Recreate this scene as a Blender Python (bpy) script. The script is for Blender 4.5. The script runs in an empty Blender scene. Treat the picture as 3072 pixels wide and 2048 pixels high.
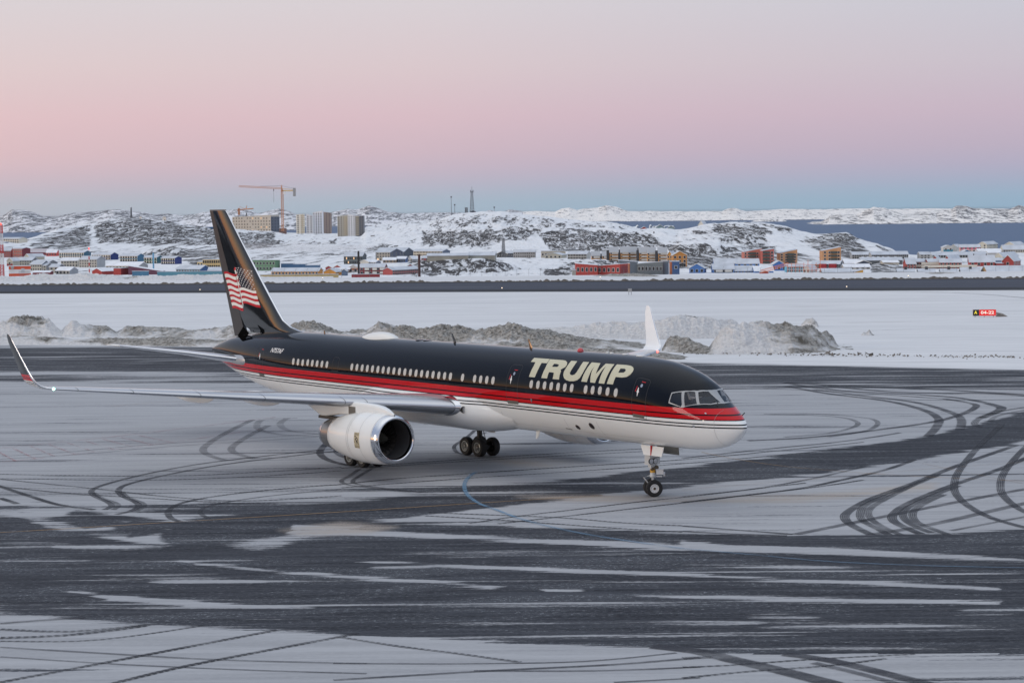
import bpy, bmesh, math, random
import numpy as np
from mathutils import Vector, Matrix, noise as mnoise
from mathutils.geometry import tessellate_polygon
random.seed(4); RNG = np.random.default_rng(7)
R = math.radians

# ------------------------------------------------------------------ camera
F, PITCH, ROLL, HC = 6374.142, R(3.4886), R(.5333), 12.9659      # focal length in px of a 3072 px wide frame
CP, SP, CR, SR = math.cos(PITCH), math.sin(PITCH), math.cos(ROLL), math.sin(ROLL)
cam = bpy.data.cameras.new('camera'); camo = bpy.data.objects.new('camera', cam)
bpy.context.scene.collection.objects.link(camo)
_R, _U, _F = Vector((1, 0, 0)), Vector((0, SP, CP)), Vector((0, CP, -SP))
_r, _u = CR * _R - SR * _U, SR * _R + CR * _U
m = Matrix.Identity(4)
for i in range(3):
    m[i][0], m[i][1], m[i][2] = _r[i], _u[i], -_F[i]
m[2][3] = HC
camo.matrix_world = m
cam.sensor_width = 36; cam.lens = F / 3072 * 36; cam.clip_start = .5; cam.clip_end = 250000
S = bpy.context.scene
S.camera = camo

# ------------------------------------------------------------------ sky and sun
SUN_AZ = math.atan2(-.42, -.91); SUN_EL = R(7)
w = bpy.data.worlds.new('World'); S.world = w; w.use_nodes = True
nt = w.node_tree; N = nt.nodes; LK = nt.links
for n in list(N): N.remove(n)
def ramp(nodes, stops, interp='LINEAR'):
    r = nodes.new('ShaderNodeValToRGB'); cr = r.color_ramp; cr.interpolation = interp
    while len(cr.elements) > 1: cr.elements.remove(cr.elements[-1])
    cr.elements[0].position = stops[0][0]; cr.elements[0].color = (*stops[0][1], 1)
    for p, c in stops[1:]:
        e = cr.elements.new(p); e.color = (*c, 1)
    return r
def lin(*c): return tuple((v / 255 / 12.92) if v / 255 <= .04045 else ((v / 255 + .055) / 1.055) ** 2.4 for v in c)
tc = N.new('ShaderNodeTexCoord'); sep = N.new('ShaderNodeSeparateXYZ'); LK.new(tc.outputs['Generated'], sep.inputs[0])
sq = N.new('ShaderNodeMapRange'); sq.inputs['From Min'].default_value = -.05; sq.inputs['From Max'].default_value = .95
LK.new(sep.outputs['Z'], sq.inputs['Value'])
def e_(z): return (z + .05) / 1.0
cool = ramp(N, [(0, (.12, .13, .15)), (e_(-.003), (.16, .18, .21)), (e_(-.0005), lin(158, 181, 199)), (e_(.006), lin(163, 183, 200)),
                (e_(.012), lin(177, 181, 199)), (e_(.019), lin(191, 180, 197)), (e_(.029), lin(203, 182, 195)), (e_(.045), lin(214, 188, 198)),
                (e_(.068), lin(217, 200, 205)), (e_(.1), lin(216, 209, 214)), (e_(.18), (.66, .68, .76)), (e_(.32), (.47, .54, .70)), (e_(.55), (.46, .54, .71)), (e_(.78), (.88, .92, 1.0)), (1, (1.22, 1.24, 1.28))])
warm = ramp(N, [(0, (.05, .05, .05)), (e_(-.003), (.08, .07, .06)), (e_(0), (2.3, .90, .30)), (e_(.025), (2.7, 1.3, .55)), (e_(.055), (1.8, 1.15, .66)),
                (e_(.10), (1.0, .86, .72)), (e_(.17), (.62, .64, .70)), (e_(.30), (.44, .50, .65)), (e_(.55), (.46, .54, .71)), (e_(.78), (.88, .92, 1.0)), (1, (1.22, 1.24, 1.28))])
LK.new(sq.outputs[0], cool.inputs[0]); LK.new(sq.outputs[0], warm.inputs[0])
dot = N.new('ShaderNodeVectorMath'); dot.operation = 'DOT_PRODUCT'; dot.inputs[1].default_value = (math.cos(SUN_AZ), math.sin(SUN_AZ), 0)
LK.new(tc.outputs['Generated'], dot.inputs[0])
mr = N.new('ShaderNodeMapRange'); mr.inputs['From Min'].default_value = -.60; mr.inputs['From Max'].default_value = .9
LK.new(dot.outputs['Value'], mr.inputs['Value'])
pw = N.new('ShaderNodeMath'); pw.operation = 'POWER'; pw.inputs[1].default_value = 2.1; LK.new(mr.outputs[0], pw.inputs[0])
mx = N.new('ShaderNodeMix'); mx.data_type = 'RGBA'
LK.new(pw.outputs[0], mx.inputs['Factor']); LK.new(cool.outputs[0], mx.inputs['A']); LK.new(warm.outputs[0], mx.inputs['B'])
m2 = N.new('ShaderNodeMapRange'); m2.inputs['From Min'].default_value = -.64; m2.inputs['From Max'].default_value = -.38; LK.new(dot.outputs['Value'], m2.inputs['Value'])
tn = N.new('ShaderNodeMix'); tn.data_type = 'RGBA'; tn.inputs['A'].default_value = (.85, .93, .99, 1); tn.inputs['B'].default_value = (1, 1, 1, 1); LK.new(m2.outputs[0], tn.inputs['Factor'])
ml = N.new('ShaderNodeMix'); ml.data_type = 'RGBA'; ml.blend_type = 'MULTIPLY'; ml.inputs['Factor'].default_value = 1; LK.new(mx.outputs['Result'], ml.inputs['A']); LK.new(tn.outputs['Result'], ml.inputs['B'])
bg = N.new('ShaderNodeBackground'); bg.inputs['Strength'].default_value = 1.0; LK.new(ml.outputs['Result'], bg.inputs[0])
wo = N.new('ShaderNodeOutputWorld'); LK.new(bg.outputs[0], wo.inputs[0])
sun = bpy.data.lights.new('sun', 'SUN'); sun.energy = 1.0; sun.angle = R(20); sun.color = (1, .86, .70)
suno = bpy.data.objects.new('sun', sun); S.collection.objects.link(suno)
sd = Vector((math.cos(SUN_AZ) * math.cos(SUN_EL), math.sin(SUN_AZ) * math.cos(SUN_EL), math.sin(SUN_EL)))
suno.rotation_euler = sd.to_track_quat('Z', 'Y').to_euler()
S.view_settings.view_transform = 'Standard'; S.view_settings.look = 'None'; S.view_settings.exposure = 0; S.view_settings.gamma = 1
S.cycles.max_bounces = 6; S.cycles.transparent_max_bounces = 12; S.cycles.diffuse_bounces = 3

# ------------------------------------------------------------------ picture <-> place
def ray(px, py):
    u0, v0 = px - 1536, py - 1024
    u, v = u0 * CR - v0 * SR, u0 * SR + v0 * CR
    x, z = u / F, -v / F
    return x, CP + z * SP, -SP + z * CP
def at(px, py, Y):                       # point on the line of sight at depth Y
    x, y, z = ray(px, py); return Vector((x / y * Y, Y, HC + z / y * Y))
def gnd(px, py, z=0):
    d = ray(px, py); t = (z - HC) / d[2]; return Vector((d[0] * t, d[1] * t, z))
def project(X, Y, Z):
    Z = Z - HC
    y = Y * CP - Z * SP; z = Y * SP + Z * CP; u = F * X / y; v = -F * z / y
    return 1536 + u * CR + v * SR, 1024 - u * SR + v * CR

# ------------------------------------------------------------------ materials
MATS = {}
def mat(name, col, rough=.6, metal=0, spec=.5, coat=0, var=0, vscale=4, bump=0, bscale=20, emit=0, alpha=1):
    if name in MATS: return MATS[name]
    mt = bpy.data.materials.new(name); mt.use_nodes = True; n = mt.node_tree.nodes; l = mt.node_tree.links
    b = n['Principled BSDF']; b.inputs['Base Color'].default_value = (*col, 1); b.inputs['Roughness'].default_value = rough
    b.inputs['Metallic'].default_value = metal; b.inputs['Specular IOR Level'].default_value = spec; b.inputs['Coat Weight'].default_value = coat
    b.inputs['Coat Roughness'].default_value = .04; b.inputs['Alpha'].default_value = alpha
    t = n.new('ShaderNodeTexCoord')
    if var:
        z = n.new('ShaderNodeTexNoise'); z.inputs['Scale'].default_value = vscale; z.inputs['Detail'].default_value = 6
        l.new(t.outputs['Object'], z.inputs['Vector'])
        h = n.new('ShaderNodeHueSaturation'); h.inputs['Color'].default_value = (*col, 1)
        q = n.new('ShaderNodeMapRange'); q.inputs['From Min'].default_value = .3; q.inputs['From Max'].default_value = .7
        q.inputs['To Min'].default_value = 1 - var; q.inputs['To Max'].default_value = 1 + var
        l.new(z.outputs[0], q.inputs[0]); l.new(q.outputs[0], h.inputs['Value']); l.new(h.outputs[0], b.inputs['Base Color'])
    if bump:
        z = n.new('ShaderNodeTexNoise'); z.inputs['Scale'].default_value = bscale; z.inputs['Detail'].default_value = 5
        l.new(t.outputs['Object'], z.inputs['Vector']); bp = n.new('ShaderNodeBump'); bp.inputs['Strength'].default_value = bump
        bp.inputs['Distance'].default_value = .3; l.new(z.outputs[0], bp.inputs['Height']); l.new(bp.outputs[0], b.inputs['Normal'])
    if emit:
        b.inputs['Emission Color'].default_value = (*col, 1); b.inputs['Emission Strength'].default_value = emit
    MATS[name] = mt; return mt
class NT:                                # small node-writing helper
    def __init__(s, name):
        s.m = bpy.data.materials.new(name); s.m.use_nodes = True; s.n = s.m.node_tree.nodes; s.l = s.m.node_tree.links
        s.b = s.n['Principled BSDF']; MATS[name] = s.m
    def new(s, t, **k):
        x = s.n.new('ShaderNode' + t)
        for a, v in k.items(): setattr(x, a, v)
        return x
    def inp(s, node, key, v):
        if hasattr(v, 'is_output'): s.l.new(v, node.inputs[key])
        else: node.inputs[key].default_value = v
    def math(s, op, a, b=0.0, c=None, clamp=False):
        x = s.new('Math', operation=op, use_clamp=clamp); s.inp(x, 0, a); s.inp(x, 1, b)
        if c is not None: s.inp(x, 2, c)
        return x.outputs[0]
    def pos(s, scale=(1, 1, 1), src='Object', rot=0):
        t = s.new('TexCoord'); mp = s.new('Mapping'); mp.inputs['Scale'].default_value = scale; mp.inputs['Rotation'].default_value = (0, 0, rot)
        s.l.new(t.outputs[src], mp.inputs[0]); return mp.outputs[0]
    def noise(s, vec, scale, detail=5, rough=.5, dist=0):
        x = s.new('TexNoise'); s.inp(x, 'Scale', scale); s.inp(x, 'Detail', detail); s.inp(x, 'Roughness', rough); s.inp(x, 'Distortion', dist)
        s.l.new(vec, x.inputs['Vector']); return x.outputs[0]
    def rng(s, v, a, b, c=0., d=1., kind='LINEAR'):
        x = s.new('MapRange', interpolation_type=kind); s.inp(x, 'Value', v); s.inp(x, 'From Min', a); s.inp(x, 'From Max', b); s.inp(x, 'To Min', c); s.inp(x, 'To Max', d)
        return x.outputs[0]
    def mix(s, f, a, b):
        x = s.new('Mix', data_type='RGBA'); s.inp(x, 'Factor', f)
        for k, v in (('A', a), ('B', b)):
            if isinstance(v, tuple): v = (*v, 1)
            s.inp(x, k, v)
        return x.outputs['Result']
    def attr(s, name): return s.new('Attribute', attribute_name=name).outputs['Fac']
    def bump(s, h, st=.5, dist=.1):
        x = s.new('Bump'); s.inp(x, 'Strength', st); s.inp(x, 'Distance', dist); s.l.new(h, x.inputs['Height']); s.l.new(x.outputs[0], s.b.inputs['Normal'])

# snow / ice / asphalt apron, patchiness steered by a per-vertex amount "bare" (0 snow .. 1 bare)
def apron_material():
    t = NT('apron_ice_and_asphalt'); bare = t.attr('bare'); dirt = t.attr('grit')
    streak = t.noise(t.pos((.035, .55, 1), rot=R(2)), 1, 9, .62, .3)
    streak2 = t.noise(t.pos((.16, 2.6, 1), rot=R(3)), 1, 8, .6, .2)
    fine = t.noise(t.pos((4, 9, 1)), 1, 6, .7)
    grain = t.noise(t.pos((14, 14, 1)), 1, 3, .8)
    streak3 = t.noise(t.pos((.07, 1.3, 1), rot=R(1)), 1, 9, .65, .5)
    s = t.math('ADD', t.math('MULTIPLY', streak, .42), t.math('MULTIPLY', streak3, .34))
    s = t.math('ADD', s, t.math('ADD', t.math('MULTIPLY', streak2, .16), t.math('MULTIPLY', fine, .14)))
    v = t.math('ADD', bare, t.math('MULTIPLY', t.math('SUBTRACT', s, .51), 5.2))
    f = t.rng(v, .36, .64, kind='SMOOTHSTEP')
    ice = t.mix(t.rng(streak3, .38, .62), lin(152, 154, 158), lin(168, 170, 174))
    ice = t.mix(t.rng(streak, .5, .72, 0, .35), ice, lin(132, 134, 141))
    ice = t.mix(t.rng(streak2, .5, .66, 0, .22), ice, lin(122, 124, 131))
    ice = t.mix(t.rng(fine, .45, .75, 0, .35), ice, lin(186, 188, 193))
    wet = t.mix(t.rng(streak3, .40, .62), (.019, .021, .027), (.036, .039, .048))
    blot = t.noise(t.pos((.11, .55, 1)), 1, 7, .7, .6)
    wet = t.mix(t.rng(blot, .50, .62, 0, .8), wet, (.066, .071, .082))
    wet = t.mix(t.rng(streak2, .47, .62, 0, .6), wet, (.070, .076, .090))
    wet = t.mix(t.rng(fine, .48, .66, 0, .65), wet, (.10, .107, .122))
    spk = t.rng(t.noise(t.pos((5, 8, 1)), 1, 3, .8), .56, .64); spkm = t.rng(blot, .46, .58)
    wet = t.mix(t.math('MULTIPLY', t.math('MULTIPLY', spk, spkm), .8), wet, (.30, .32, .35))
    col = t.mix(f, ice, wet)
    gm = t.math('MULTIPLY', dirt, t.rng(t.math('ADD', t.math('MULTIPLY', grain, .5), t.math('MULTIPLY', streak2, .5)), .40, .55))
    col = t.mix(gm, col, lin(168, 158, 148))
    sw = t.attr('snowy'); col = t.mix(sw, col, t.mix(t.rng(streak3, .4, .6), (.54, .55, .57), (.68, .69, .71)))
    t.inp(t.b, 'Base Color', col); t.inp(t.b, 'Roughness', t.rng(f, 0, 1, .8, .7)); t.inp(t.b, 'Specular IOR Level', .05)
    h = t.math('ADD', t.math('MULTIPLY', t.math('SUBTRACT', 1., f), .3), t.math('MULTIPLY', grain, .12)); t.bump(h, .4, .04)
    return t.m
def snow_material(name, c1, c2, sx, sy, sc=1., dark=None, dk=(.7, .8)):
    t = NT(name); a = t.noise(t.pos((sx, sy, sc)), 1, 9, .6); b = t.noise(t.pos((sx * 5, sy * 6, sc * 5)), 1, 6, .65)
    col = t.mix(t.rng(t.math('ADD', t.math('MULTIPLY', a, .6), t.math('MULTIPLY', b, .4)), .38, .62), c1, c2)
    if dark: col = t.mix(t.rng(t.math('ADD', t.math('MULTIPLY', a, .4), t.math('MULTIPLY', b, .6)), *dk), col, dark)
    t.inp(t.b, 'Base Color', col); t.inp(t.b, 'Roughness', .8); t.inp(t.b, 'Specular IOR Level', .05); t.bump(b, .5, .25)
    return t.m
def rock_material(name, sx, sy, sz, snow=(.78, .80, .83), rock=(.032, .032, .036), warm=0.0):
    t = NT(name); dens = t.attr('rock')
    base = t.pos((sx, sy, sz))
    a = t.noise(base, 1, 8, .55, .7); b = t.noise(base, 3.3, 5, .6, .4)
    vo = t.new('TexVoronoi', feature='F1'); t.l.new(t.pos((sx * 1.7, sy, sz * 1.9)), vo.inputs['Vector']); t.inp(vo, 'Scale', 1.)
    v = t.math('ADD', t.math('MULTIPLY', a, .52), t.math('MULTIPLY', b, .42)); v = t.math('ADD', v, t.math('MULTIPLY', vo.outputs['Distance'], .13))
    th = t.rng(dens, 0, 1, .34, .84)
    f = t.rng(t.math('SUBTRACT', th, v), -.012, .022, kind='SMOOTHSTEP')
    c1 = t.noise(t.pos((sx * 1.1, sy, sz * 1.25), rot=.25), 1.9, 5, .55, 1.2); c2 = t.noise(t.pos((sx, sy, sz)), 6.5, 4, .6, .6)
    w_ = t.math('ADD', t.math('MULTIPLY', c1, .7), t.math('MULTIPLY', c2, .3)); gap = t.rng(w_, .445, .475)
    vein = t.rng(t.math('ABSOLUTE', t.math('SUBTRACT', t.noise(t.pos((sx * .9, sy, sz * 1.1), rot=-.5), 1.4, 4, .55, 1.5), .5)), .008, .03, .25, 1)
    f = t.math('MULTIPLY', t.math('MULTIPLY', f, gap), vein)
    rk = t.mix(t.rng(b, .35, .7), rock, tuple(x * 2.3 for x in rock)); rk = t.mix(t.rng(a, .3, .5, 0, .5), rk, (.075, .07, .066))
    sn = t.mix(t.rng(b, .35, .65), tuple(x * .88 for x in snow), snow)
    sn = t.mix(t.math('MULTIPLY', t.rng(t.math('SUBTRACT', th, v), -.09, 0), .35), sn, (.40, .42, .46))
    t.inp(t.b, 'Base Color', t.mix(f, sn, rk)); t.inp(t.b, 'Roughness', .85); t.inp(t.b, 'Specular IOR Level', .1)
    t.bump(t.math('ADD', t.math('MULTIPLY', f, .4), b), .7, 2.)
    return t.m
M_APRON = apron_material()
M_SNOW = snow_material('ground_snow', (.54, .55, .57), (.69, .70, .72), .012, .10, dark=(.42, .42, .43), dk=(.55, .64))
M_RUN = snow_material('runway_asphalt', (.060, .067, .088), (.082, .09, .115), .008, .35, dark=(.15, .16, .19), dk=(.60, .72))
M_SHOULDER = snow_material('runway_shoulder', (.040, .043, .05), (.055, .058, .066), .02, .4)
M_BERM = None

# ------------------------------------------------------------------ objects
def link(name, me, parent=None):
    o = bpy.data.objects.new(name, me); S.collection.objects.link(o)
    if parent is not None: o.parent = parent
    return o
def tag(o, label=None, cat=None, group=None, kind=None):
    for k, v in (('label', label), ('category', cat), ('group', group), ('kind', kind)):
        if v: o[k] = v
    return o
def empty(name, loc, rz=0, **k):
    o = link(name, None); o.location = loc; o.rotation_euler = (0, 0, rz); o.empty_display_size = .3; return tag(o, **k)
def mesh(name, V, Fc, mats, parent=None, smooth=False, mi=None, sharp=None):
    me = bpy.data.meshes.new(name); me.from_pydata([tuple(v) for v in V], [], Fc)
    for x in (mats if isinstance(mats, (list, tuple)) else [mats]): me.materials.append(x)
    if mi is not None: me.polygons.foreach_set('material_index', mi)
    me.update()
    if smooth:
        me.polygons.foreach_set('use_smooth', [True] * len(me.polygons))
        if sharp: me.set_sharp_from_angle(angle=R(sharp))
    return link(name, me, parent)
def grid(name, P, mats, parent=None, smooth=True, attrs=None, mi=None, flip=False):      # P: rows x cols x 3 array
    r, c = P.shape[:2]; me = bpy.data.meshes.new(name)
    me.vertices.add(r * c); me.vertices.foreach_set('co', P.reshape(-1).astype(np.float32))
    i = np.arange(r * c).reshape(r, c); q = np.stack([i[:-1, :-1], i[:-1, 1:], i[1:, 1:], i[1:, :-1]], -1).reshape(-1, 4)
    if flip: q = q[:, ::-1]
    me.loops.add(q.size); me.loops.foreach_set('vertex_index', q.reshape(-1).astype(np.int32))
    me.polygons.add(len(q)); me.polygons.foreach_set('loop_start', np.arange(0, q.size, 4, dtype=np.int32))
    me.polygons.foreach_set('loop_total', np.full(len(q), 4, dtype=np.int32))
    for x in (mats if isinstance(mats, (list, tuple)) else [mats]): me.materials.append(x)
    if mi is not None: me.polygons.foreach_set('material_index', mi.reshape(-1).astype(np.int32))
    me.update(calc_edges=True)
    me.polygons.foreach_set('use_smooth', np.full(len(q), smooth))
    for k, v in (attrs or {}).items():
        a = me.attributes.new(k, 'FLOAT', 'POINT'); a.data.foreach_set('value', v.reshape(-1).astype(np.float32))
    me.validate(); return link(name, me, parent)
class MB:                                # collects primitives into ONE mesh
    def __init__(s): s.v = []; s.f = []; s.mi = []
    def add(s, V, Fc, k=0):
        n = len(s.v); s.v += [tuple(x) for x in V]; s.f += [tuple(i + n for i in f) for f in Fc]; s.mi += [k] * len(Fc); return s
    def box(s, x0, x1, y0, y1, z0, z1, k=0, M=None):
        V = [Vector((x, y, z)) for z in (z0, z1) for y in (y0, y1) for x in (x0, x1)]
        if M: V = [M @ v for v in V]
        return s.add(V, [(0, 2, 3, 1), (4, 5, 7, 6), (0, 1, 5, 4), (2, 6, 7, 3), (0, 4, 6, 2), (1, 3, 7, 5)], k)
    def tube(s, pts, r, n=8, k=0, cap=True):
        pts = [Vector(p) for p in pts]; rs = r if isinstance(r, (list, tuple)) else [r] * len(pts); rings = []
        for i, p in enumerate(pts):
            d = (pts[min(i + 1, len(pts) - 1)] - pts[max(i - 1, 0)]).normalized()
            a = d.cross(Vector((0, 0, 1)) if abs(d.z) < .95 else Vector((1, 0, 0))).normalized(); b = d.cross(a)
            rings.append([p + (a * math.cos(2 * math.pi * j / n) + b * math.sin(2 * math.pi * j / n)) * rs[i] for j in range(n)])
        V = [v for g in rings for v in g]; Fc = []
        for i in range(len(pts) - 1):
            for j in range(n): Fc.append((i * n + j, i * n + (j + 1) % n, (i + 1) * n + (j + 1) % n, (i + 1) * n + j))
        if cap: Fc += [tuple(range(n))[::-1], tuple(range((len(pts) - 1) * n, len(pts) * n))]
        return s.add(V, Fc, k)
    def lathe(s, prof, org, ax='x', n=48, k=0, caps=(False, False)):    # prof: (along, radius)
        V = []
        for a, r in prof:
            for j in range(n):
                c, q = math.cos(2 * math.pi * j / n) * r, math.sin(2 * math.pi * j / n) * r
                p = (a, c, q) if ax == 'x' else ((c, a, q) if ax == 'y' else (c, q, a))
                V.append((org[0] + p[0], org[1] + p[1], org[2] + p[2]))
        Fc = []
        for i in range(len(prof) - 1):
            for j in range(n): Fc.append((i * n + j, (i + 1) * n + j, (i + 1) * n + (j + 1) % n, i * n + (j + 1) % n))
        if caps[0]: Fc.append(tuple(range(n)))
        if caps[1]: Fc.append(tuple(range((len(prof) - 1) * n, len(prof) * n))[::-1])
        return s.add(V, Fc, k)
    def prism(s, poly, d0, d1, ax='y', k=0):                            # polygon in the other two axes
        n = len(poly); V = []
        for d in (d0, d1):
            for a, b in poly: V.append((a, d, b) if ax == 'y' else ((d, a, b) if ax == 'x' else (a, b, d)))
        Fc = [tuple(range(n)), tuple(range(n, 2 * n))[::-1]] + [(i, i + n, (i + 1) % n + n, (i + 1) % n) for i in range(n)]
        return s.add(V, Fc, k)
    def build(s, name, mats, parent=None, smooth=False, sharp=35):
        o = mesh(name, s.v, s.f, mats, parent, smooth, s.mi, sharp)
        bm = bmesh.new(); bm.from_mesh(o.data); bmesh.ops.recalc_face_normals(bm, faces=bm.faces); bm.to_mesh(o.data); bm.free()
        return o
def fbm(X, Y, sc, oct=4, seed=0):        # cheap value noise on arrays
    out = np.zeros(np.broadcast(X, Y).shape); amp = 1.; tot = 0
    for o in range(oct):
        xs, ys = X / sc * 2 ** o + seed * 13.7 + o * 7.1, Y / sc * 2 ** o + seed * 5.3 + o * 3.3
        xi, yi = np.floor(xs), np.floor(ys); fx, fy = xs - xi, ys - yi; fx = fx * fx * (3 - 2 * fx); fy = fy * fy * (3 - 2 * fy)
        def hsh(a, b): q = np.sin(a * 127.1 + b * 311.7 + seed * 17.) * 43758.5453; return q - np.floor(q)
        v = (hsh(xi, yi) * (1 - fx) + hsh(xi + 1, yi) * fx) * (1 - fy) + (hsh(xi, yi + 1) * (1 - fx) + hsh(xi + 1, yi + 1) * fx) * fy
        out += amp * (v - .5) * 2; tot += amp; amp *= .5
    return out / tot
def sstep(x, a, b): t = np.clip((x - a) / (b - a), 0, 1); return t * t * (3 - 2 * t)
def polydist(U, V, poly, sx=1.):         # signed distance (inside positive), U squeezed by sx
    P = np.array(poly, float); P[:, 0] *= sx; U = U * sx; d = np.full(U.shape, 1e9); ins = np.zeros(U.shape, bool)
    for i in range(len(P)):
        a, b = P[i], P[(i + 1) % len(P)]; e = b - a; L = max(e @ e, 1e-9)
        t = np.clip(((U - a[0]) * e[0] + (V - a[1]) * e[1]) / L, 0, 1)
        d = np.minimum(d, np.hypot(U - a[0] - t * e[0], V - a[1] - t * e[1]))
        c = (a[1] > V) != (b[1] > V)
        if b[1] != a[1]: ins ^= c & (U < (b[0] - a[0]) * (V - a[1]) / (b[1] - a[1]) + a[0])
    return np.where(ins, d, -d)

# ================================================================== THE SETTING
# ---- ground: one snow sheet, flat airfield then falling away towards the town
def zA(p): return (p[0] / 2.297, 900 + p[1] / 2.297)
def zC(p): return (p[0] / 2.297, 1250 + p[1] / 2.297)
def zD(p): return (1024 + p[0] / 2.297, 1300 + p[1] / 2.297)
def z4(p): return (2048 + p[0] / 2.297, 1050 + p[1] / 2.297)
def z5(p): return (2048 + p[0] / 2.297, 1400 + p[1] / 2.297)
def z6(p): return (p[0] / 2.138, 1600 + p[1] / 2.138)
def z7(p): return (1000 + p[0] / 2.138, 1600 + p[1] / 2.138)
PLANE0, PLANES = -11.5, .0038
xs = np.linspace(-900, 900, 60); ys = np.r_[np.linspace(-900, 420, 40), 432, 445, 470, 500, 540]
X, Y = np.meshgrid(xs, ys); Z = -13.5 * sstep(Y, 430, 520) - .01
tag(grid('ground', np.stack([X, Y, Z], -1), M_SNOW, smooth=False), kind='structure')

# ---- apron sheet with bare strips, drifts and wind streaks
pys = np.r_[np.linspace(1010, 1500, 190), np.linspace(1500, 2200, 200)[1:]]
uu = np.linspace(-.33, .33, 560)
Yr = HC * F / (pys - 635); Yg = np.repeat(Yr[:, None], len(uu), 1); Xg = Yg * uu[None]
U, V = project(Xg, Yg, np.zeros_like(Xg))
bare = np.full(U.shape, .05)
def area(pts, val, soft=8, sx=.35):
    global bare
    d = polydist(U, V, pts, sx); f = sstep(d, -soft * 1.3, soft * 1.3); bare = bare * (1 - f) + val * f
W0, W1 = -900, 4000
area([(W0, 1040), (700, 1043), (1500, 1060), (2100, 1090), (W1, 1112), (W1, 1155), (2150, 1150), (1500, 1145), (650, 1118), (W0, 1110)], .66, 7)
area([(W0, 1118), (800, 1124), (2200, 1148), (W1, 1160), (W1, 1172), (2200, 1166), (W0, 1136)], .46, 6)
area([zC(p) for p in ((300, 620), (700, 640), (1000, 600), (1600, 560), (2352, 545))] + [(1250, 1475), (1677, 1444), (1677, 1470), (1024, 1520), (700, 1560)], .45, 12)
main = [(1024, 1509), (1416, 1471), (1677, 1444), (2048, 1402), (2483, 1350), (2788, 1307), (3072, 1237), (W1, 1010), (W1, 1100), (3072, 1322), (2919, 1350),
        (2701, 1385), (2440, 1420), (2135, 1452), (1851, 1480), (1546, 1513), (1285, 1544), (1040, 1572), (696, 1600), (522, 1640), (200, 1600), (100, 1570), (230, 1530), (522, 1563), (696, 1546), (850, 1525)]
area(main, .84, 6)
area([(1200, 1475), (1560, 1450), (2000, 1420), (2050, 1450), (1700, 1480), (1300, 1510)], .72, 12)
big = [(W0, 1545), (60, 1540), (300, 1570), (500, 1585), (700, 1560), (1067, 1566), (1300, 1570), (1700, 1583), (2048, 1600), (2353, 1608), (2614, 1607), (2853, 1604), (3072, 1591), (W1, 1560),
       (W1, 2040), (3072, 1992), (2701, 1975), (2440, 1966), (2135, 1957), (2048, 1950), (1795, 1937), (1374, 1922), (1100, 1904), (935, 1885), (608, 1876), (421, 1866), (234, 1852), (0, 1824), (W0, 1750)]
area(big, .80, 10)
area([(W0, 1790), (600, 1835), (1400, 1860), (2400, 1880), (W1, 1900), (W1, 1990), (2400, 1950), (1400, 1905), (600, 1865), (W0, 1800)], .60, 26)
area([(W0, 1640), (900, 1660), (900, 1690), (W0, 1690)], .64, 20); area([(1000, 1625), (2000, 1660), (2000, 1680), (1000, 1650)], .66, 14)
# wind-blown tongues and patches inside the bare strip
area([zC(p) for p in ((-400, 600), (0, 608), (320, 572), (300, 590), (160, 640), (300, 690), (600, 762), (870, 728), (845, 745), (765, 782), (945, 797), (880, 832), (1165, 774), (1090, 850), (1190, 885), (900, 862), (500, 800), (300, 765), (150, 700), (0, 662), (-400, 640))], .30, 6)
area([zC(p) for p in ((2500, 745), (2300, 750), (2000, 800), (1800, 840), (1530, 884), (1600, 905), (1780, 930), (1950, 900), (2050, 850), (2500, 800))], .36, 8)
area([(880, 1572), (1024, 1582), (1100, 1588), (1300, 1598), (2048, 1634), (2048, 1648), (1300, 1615), (1024, 1603), (860, 1600)], .0, 6)
area([z5(p) for p in ((0, 515), (350, 540), (1000, 560), (1900, 598), (2352, 638), (3000, 690), (3000, 700), (2352, 646), (1500, 625), (900, 602), (0, 566))], .0, 6)
area([z5(p) for p in ((0, 630), (500, 640), (1200, 690), (2352, 720), (2352, 760), (1300, 750), (600, 700), (0, 680))], .52, 8)
area([(1040, 1680), (1300, 1686), (1515, 1697), (1930, 1716), (2100, 1722), (2483, 1738), (3000, 1762), (3000, 1770), (2483, 1748), (2100, 1730), (1515, 1708), (1200, 1695)], .06, 6)
area([(540, 1683), (700, 1693), (795, 1706), (950, 1716), (1100, 1729), (1374, 1745), (1514, 1756), (1470, 1763), (1374, 1757), (1100, 1737), (795, 1715), (600, 1695)], .10, 6)
area([(1630, 1767), (1745, 1770), (1740, 1777), (1640, 1773)], .1, 6); area([(1880, 1780), (2353, 1790), (2701, 1797), (3000, 1805), (3000, 1815), (2701, 1806), (2353, 1803), (1900, 1791)], .05, 6)
area([(196, 1770), (300, 1780), (468, 1794), (655, 1810), (935, 1824), (935, 1832), (655, 1822), (468, 1806), (330, 1798)], .0, 6)
for cx, cy, rx, ry, v in ((330, 1640, 170, 7, .35), (120, 1680, 150, 7, .38), (620, 1745, 170, 9, .48), (1400, 1660, 260, 6, .52), (2350, 1850, 120, 9, .42), (2560, 1880, 300, 14, .5), (2850, 1890, 240, 12, .5), (1500, 1830, 260, 10, .56), (1700, 1870, 320, 12, .56),
                          (2120, 1868, 170, 14, .52), (1200, 1700, 90, 5, .2), (100, 1630, 110, 4, .3), (2800, 1840, 220, 6, .45), (450, 1720, 200, 6, .5), (1950, 1900, 260, 9, .55), (700, 1830, 300, 10, .62), (3000, 1830, 120, 16, .5)):
    area([(cx + rx * math.cos(a), cy + ry * math.sin(a)) for a in np.linspace(0, 2 * math.pi, 14)[:-1]], v, 6)
bare = np.where(V > 1960, np.minimum(bare, .3), bare)
bare = np.where((V > 1900) & (bare < .4), bare - .12, bare)
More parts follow.
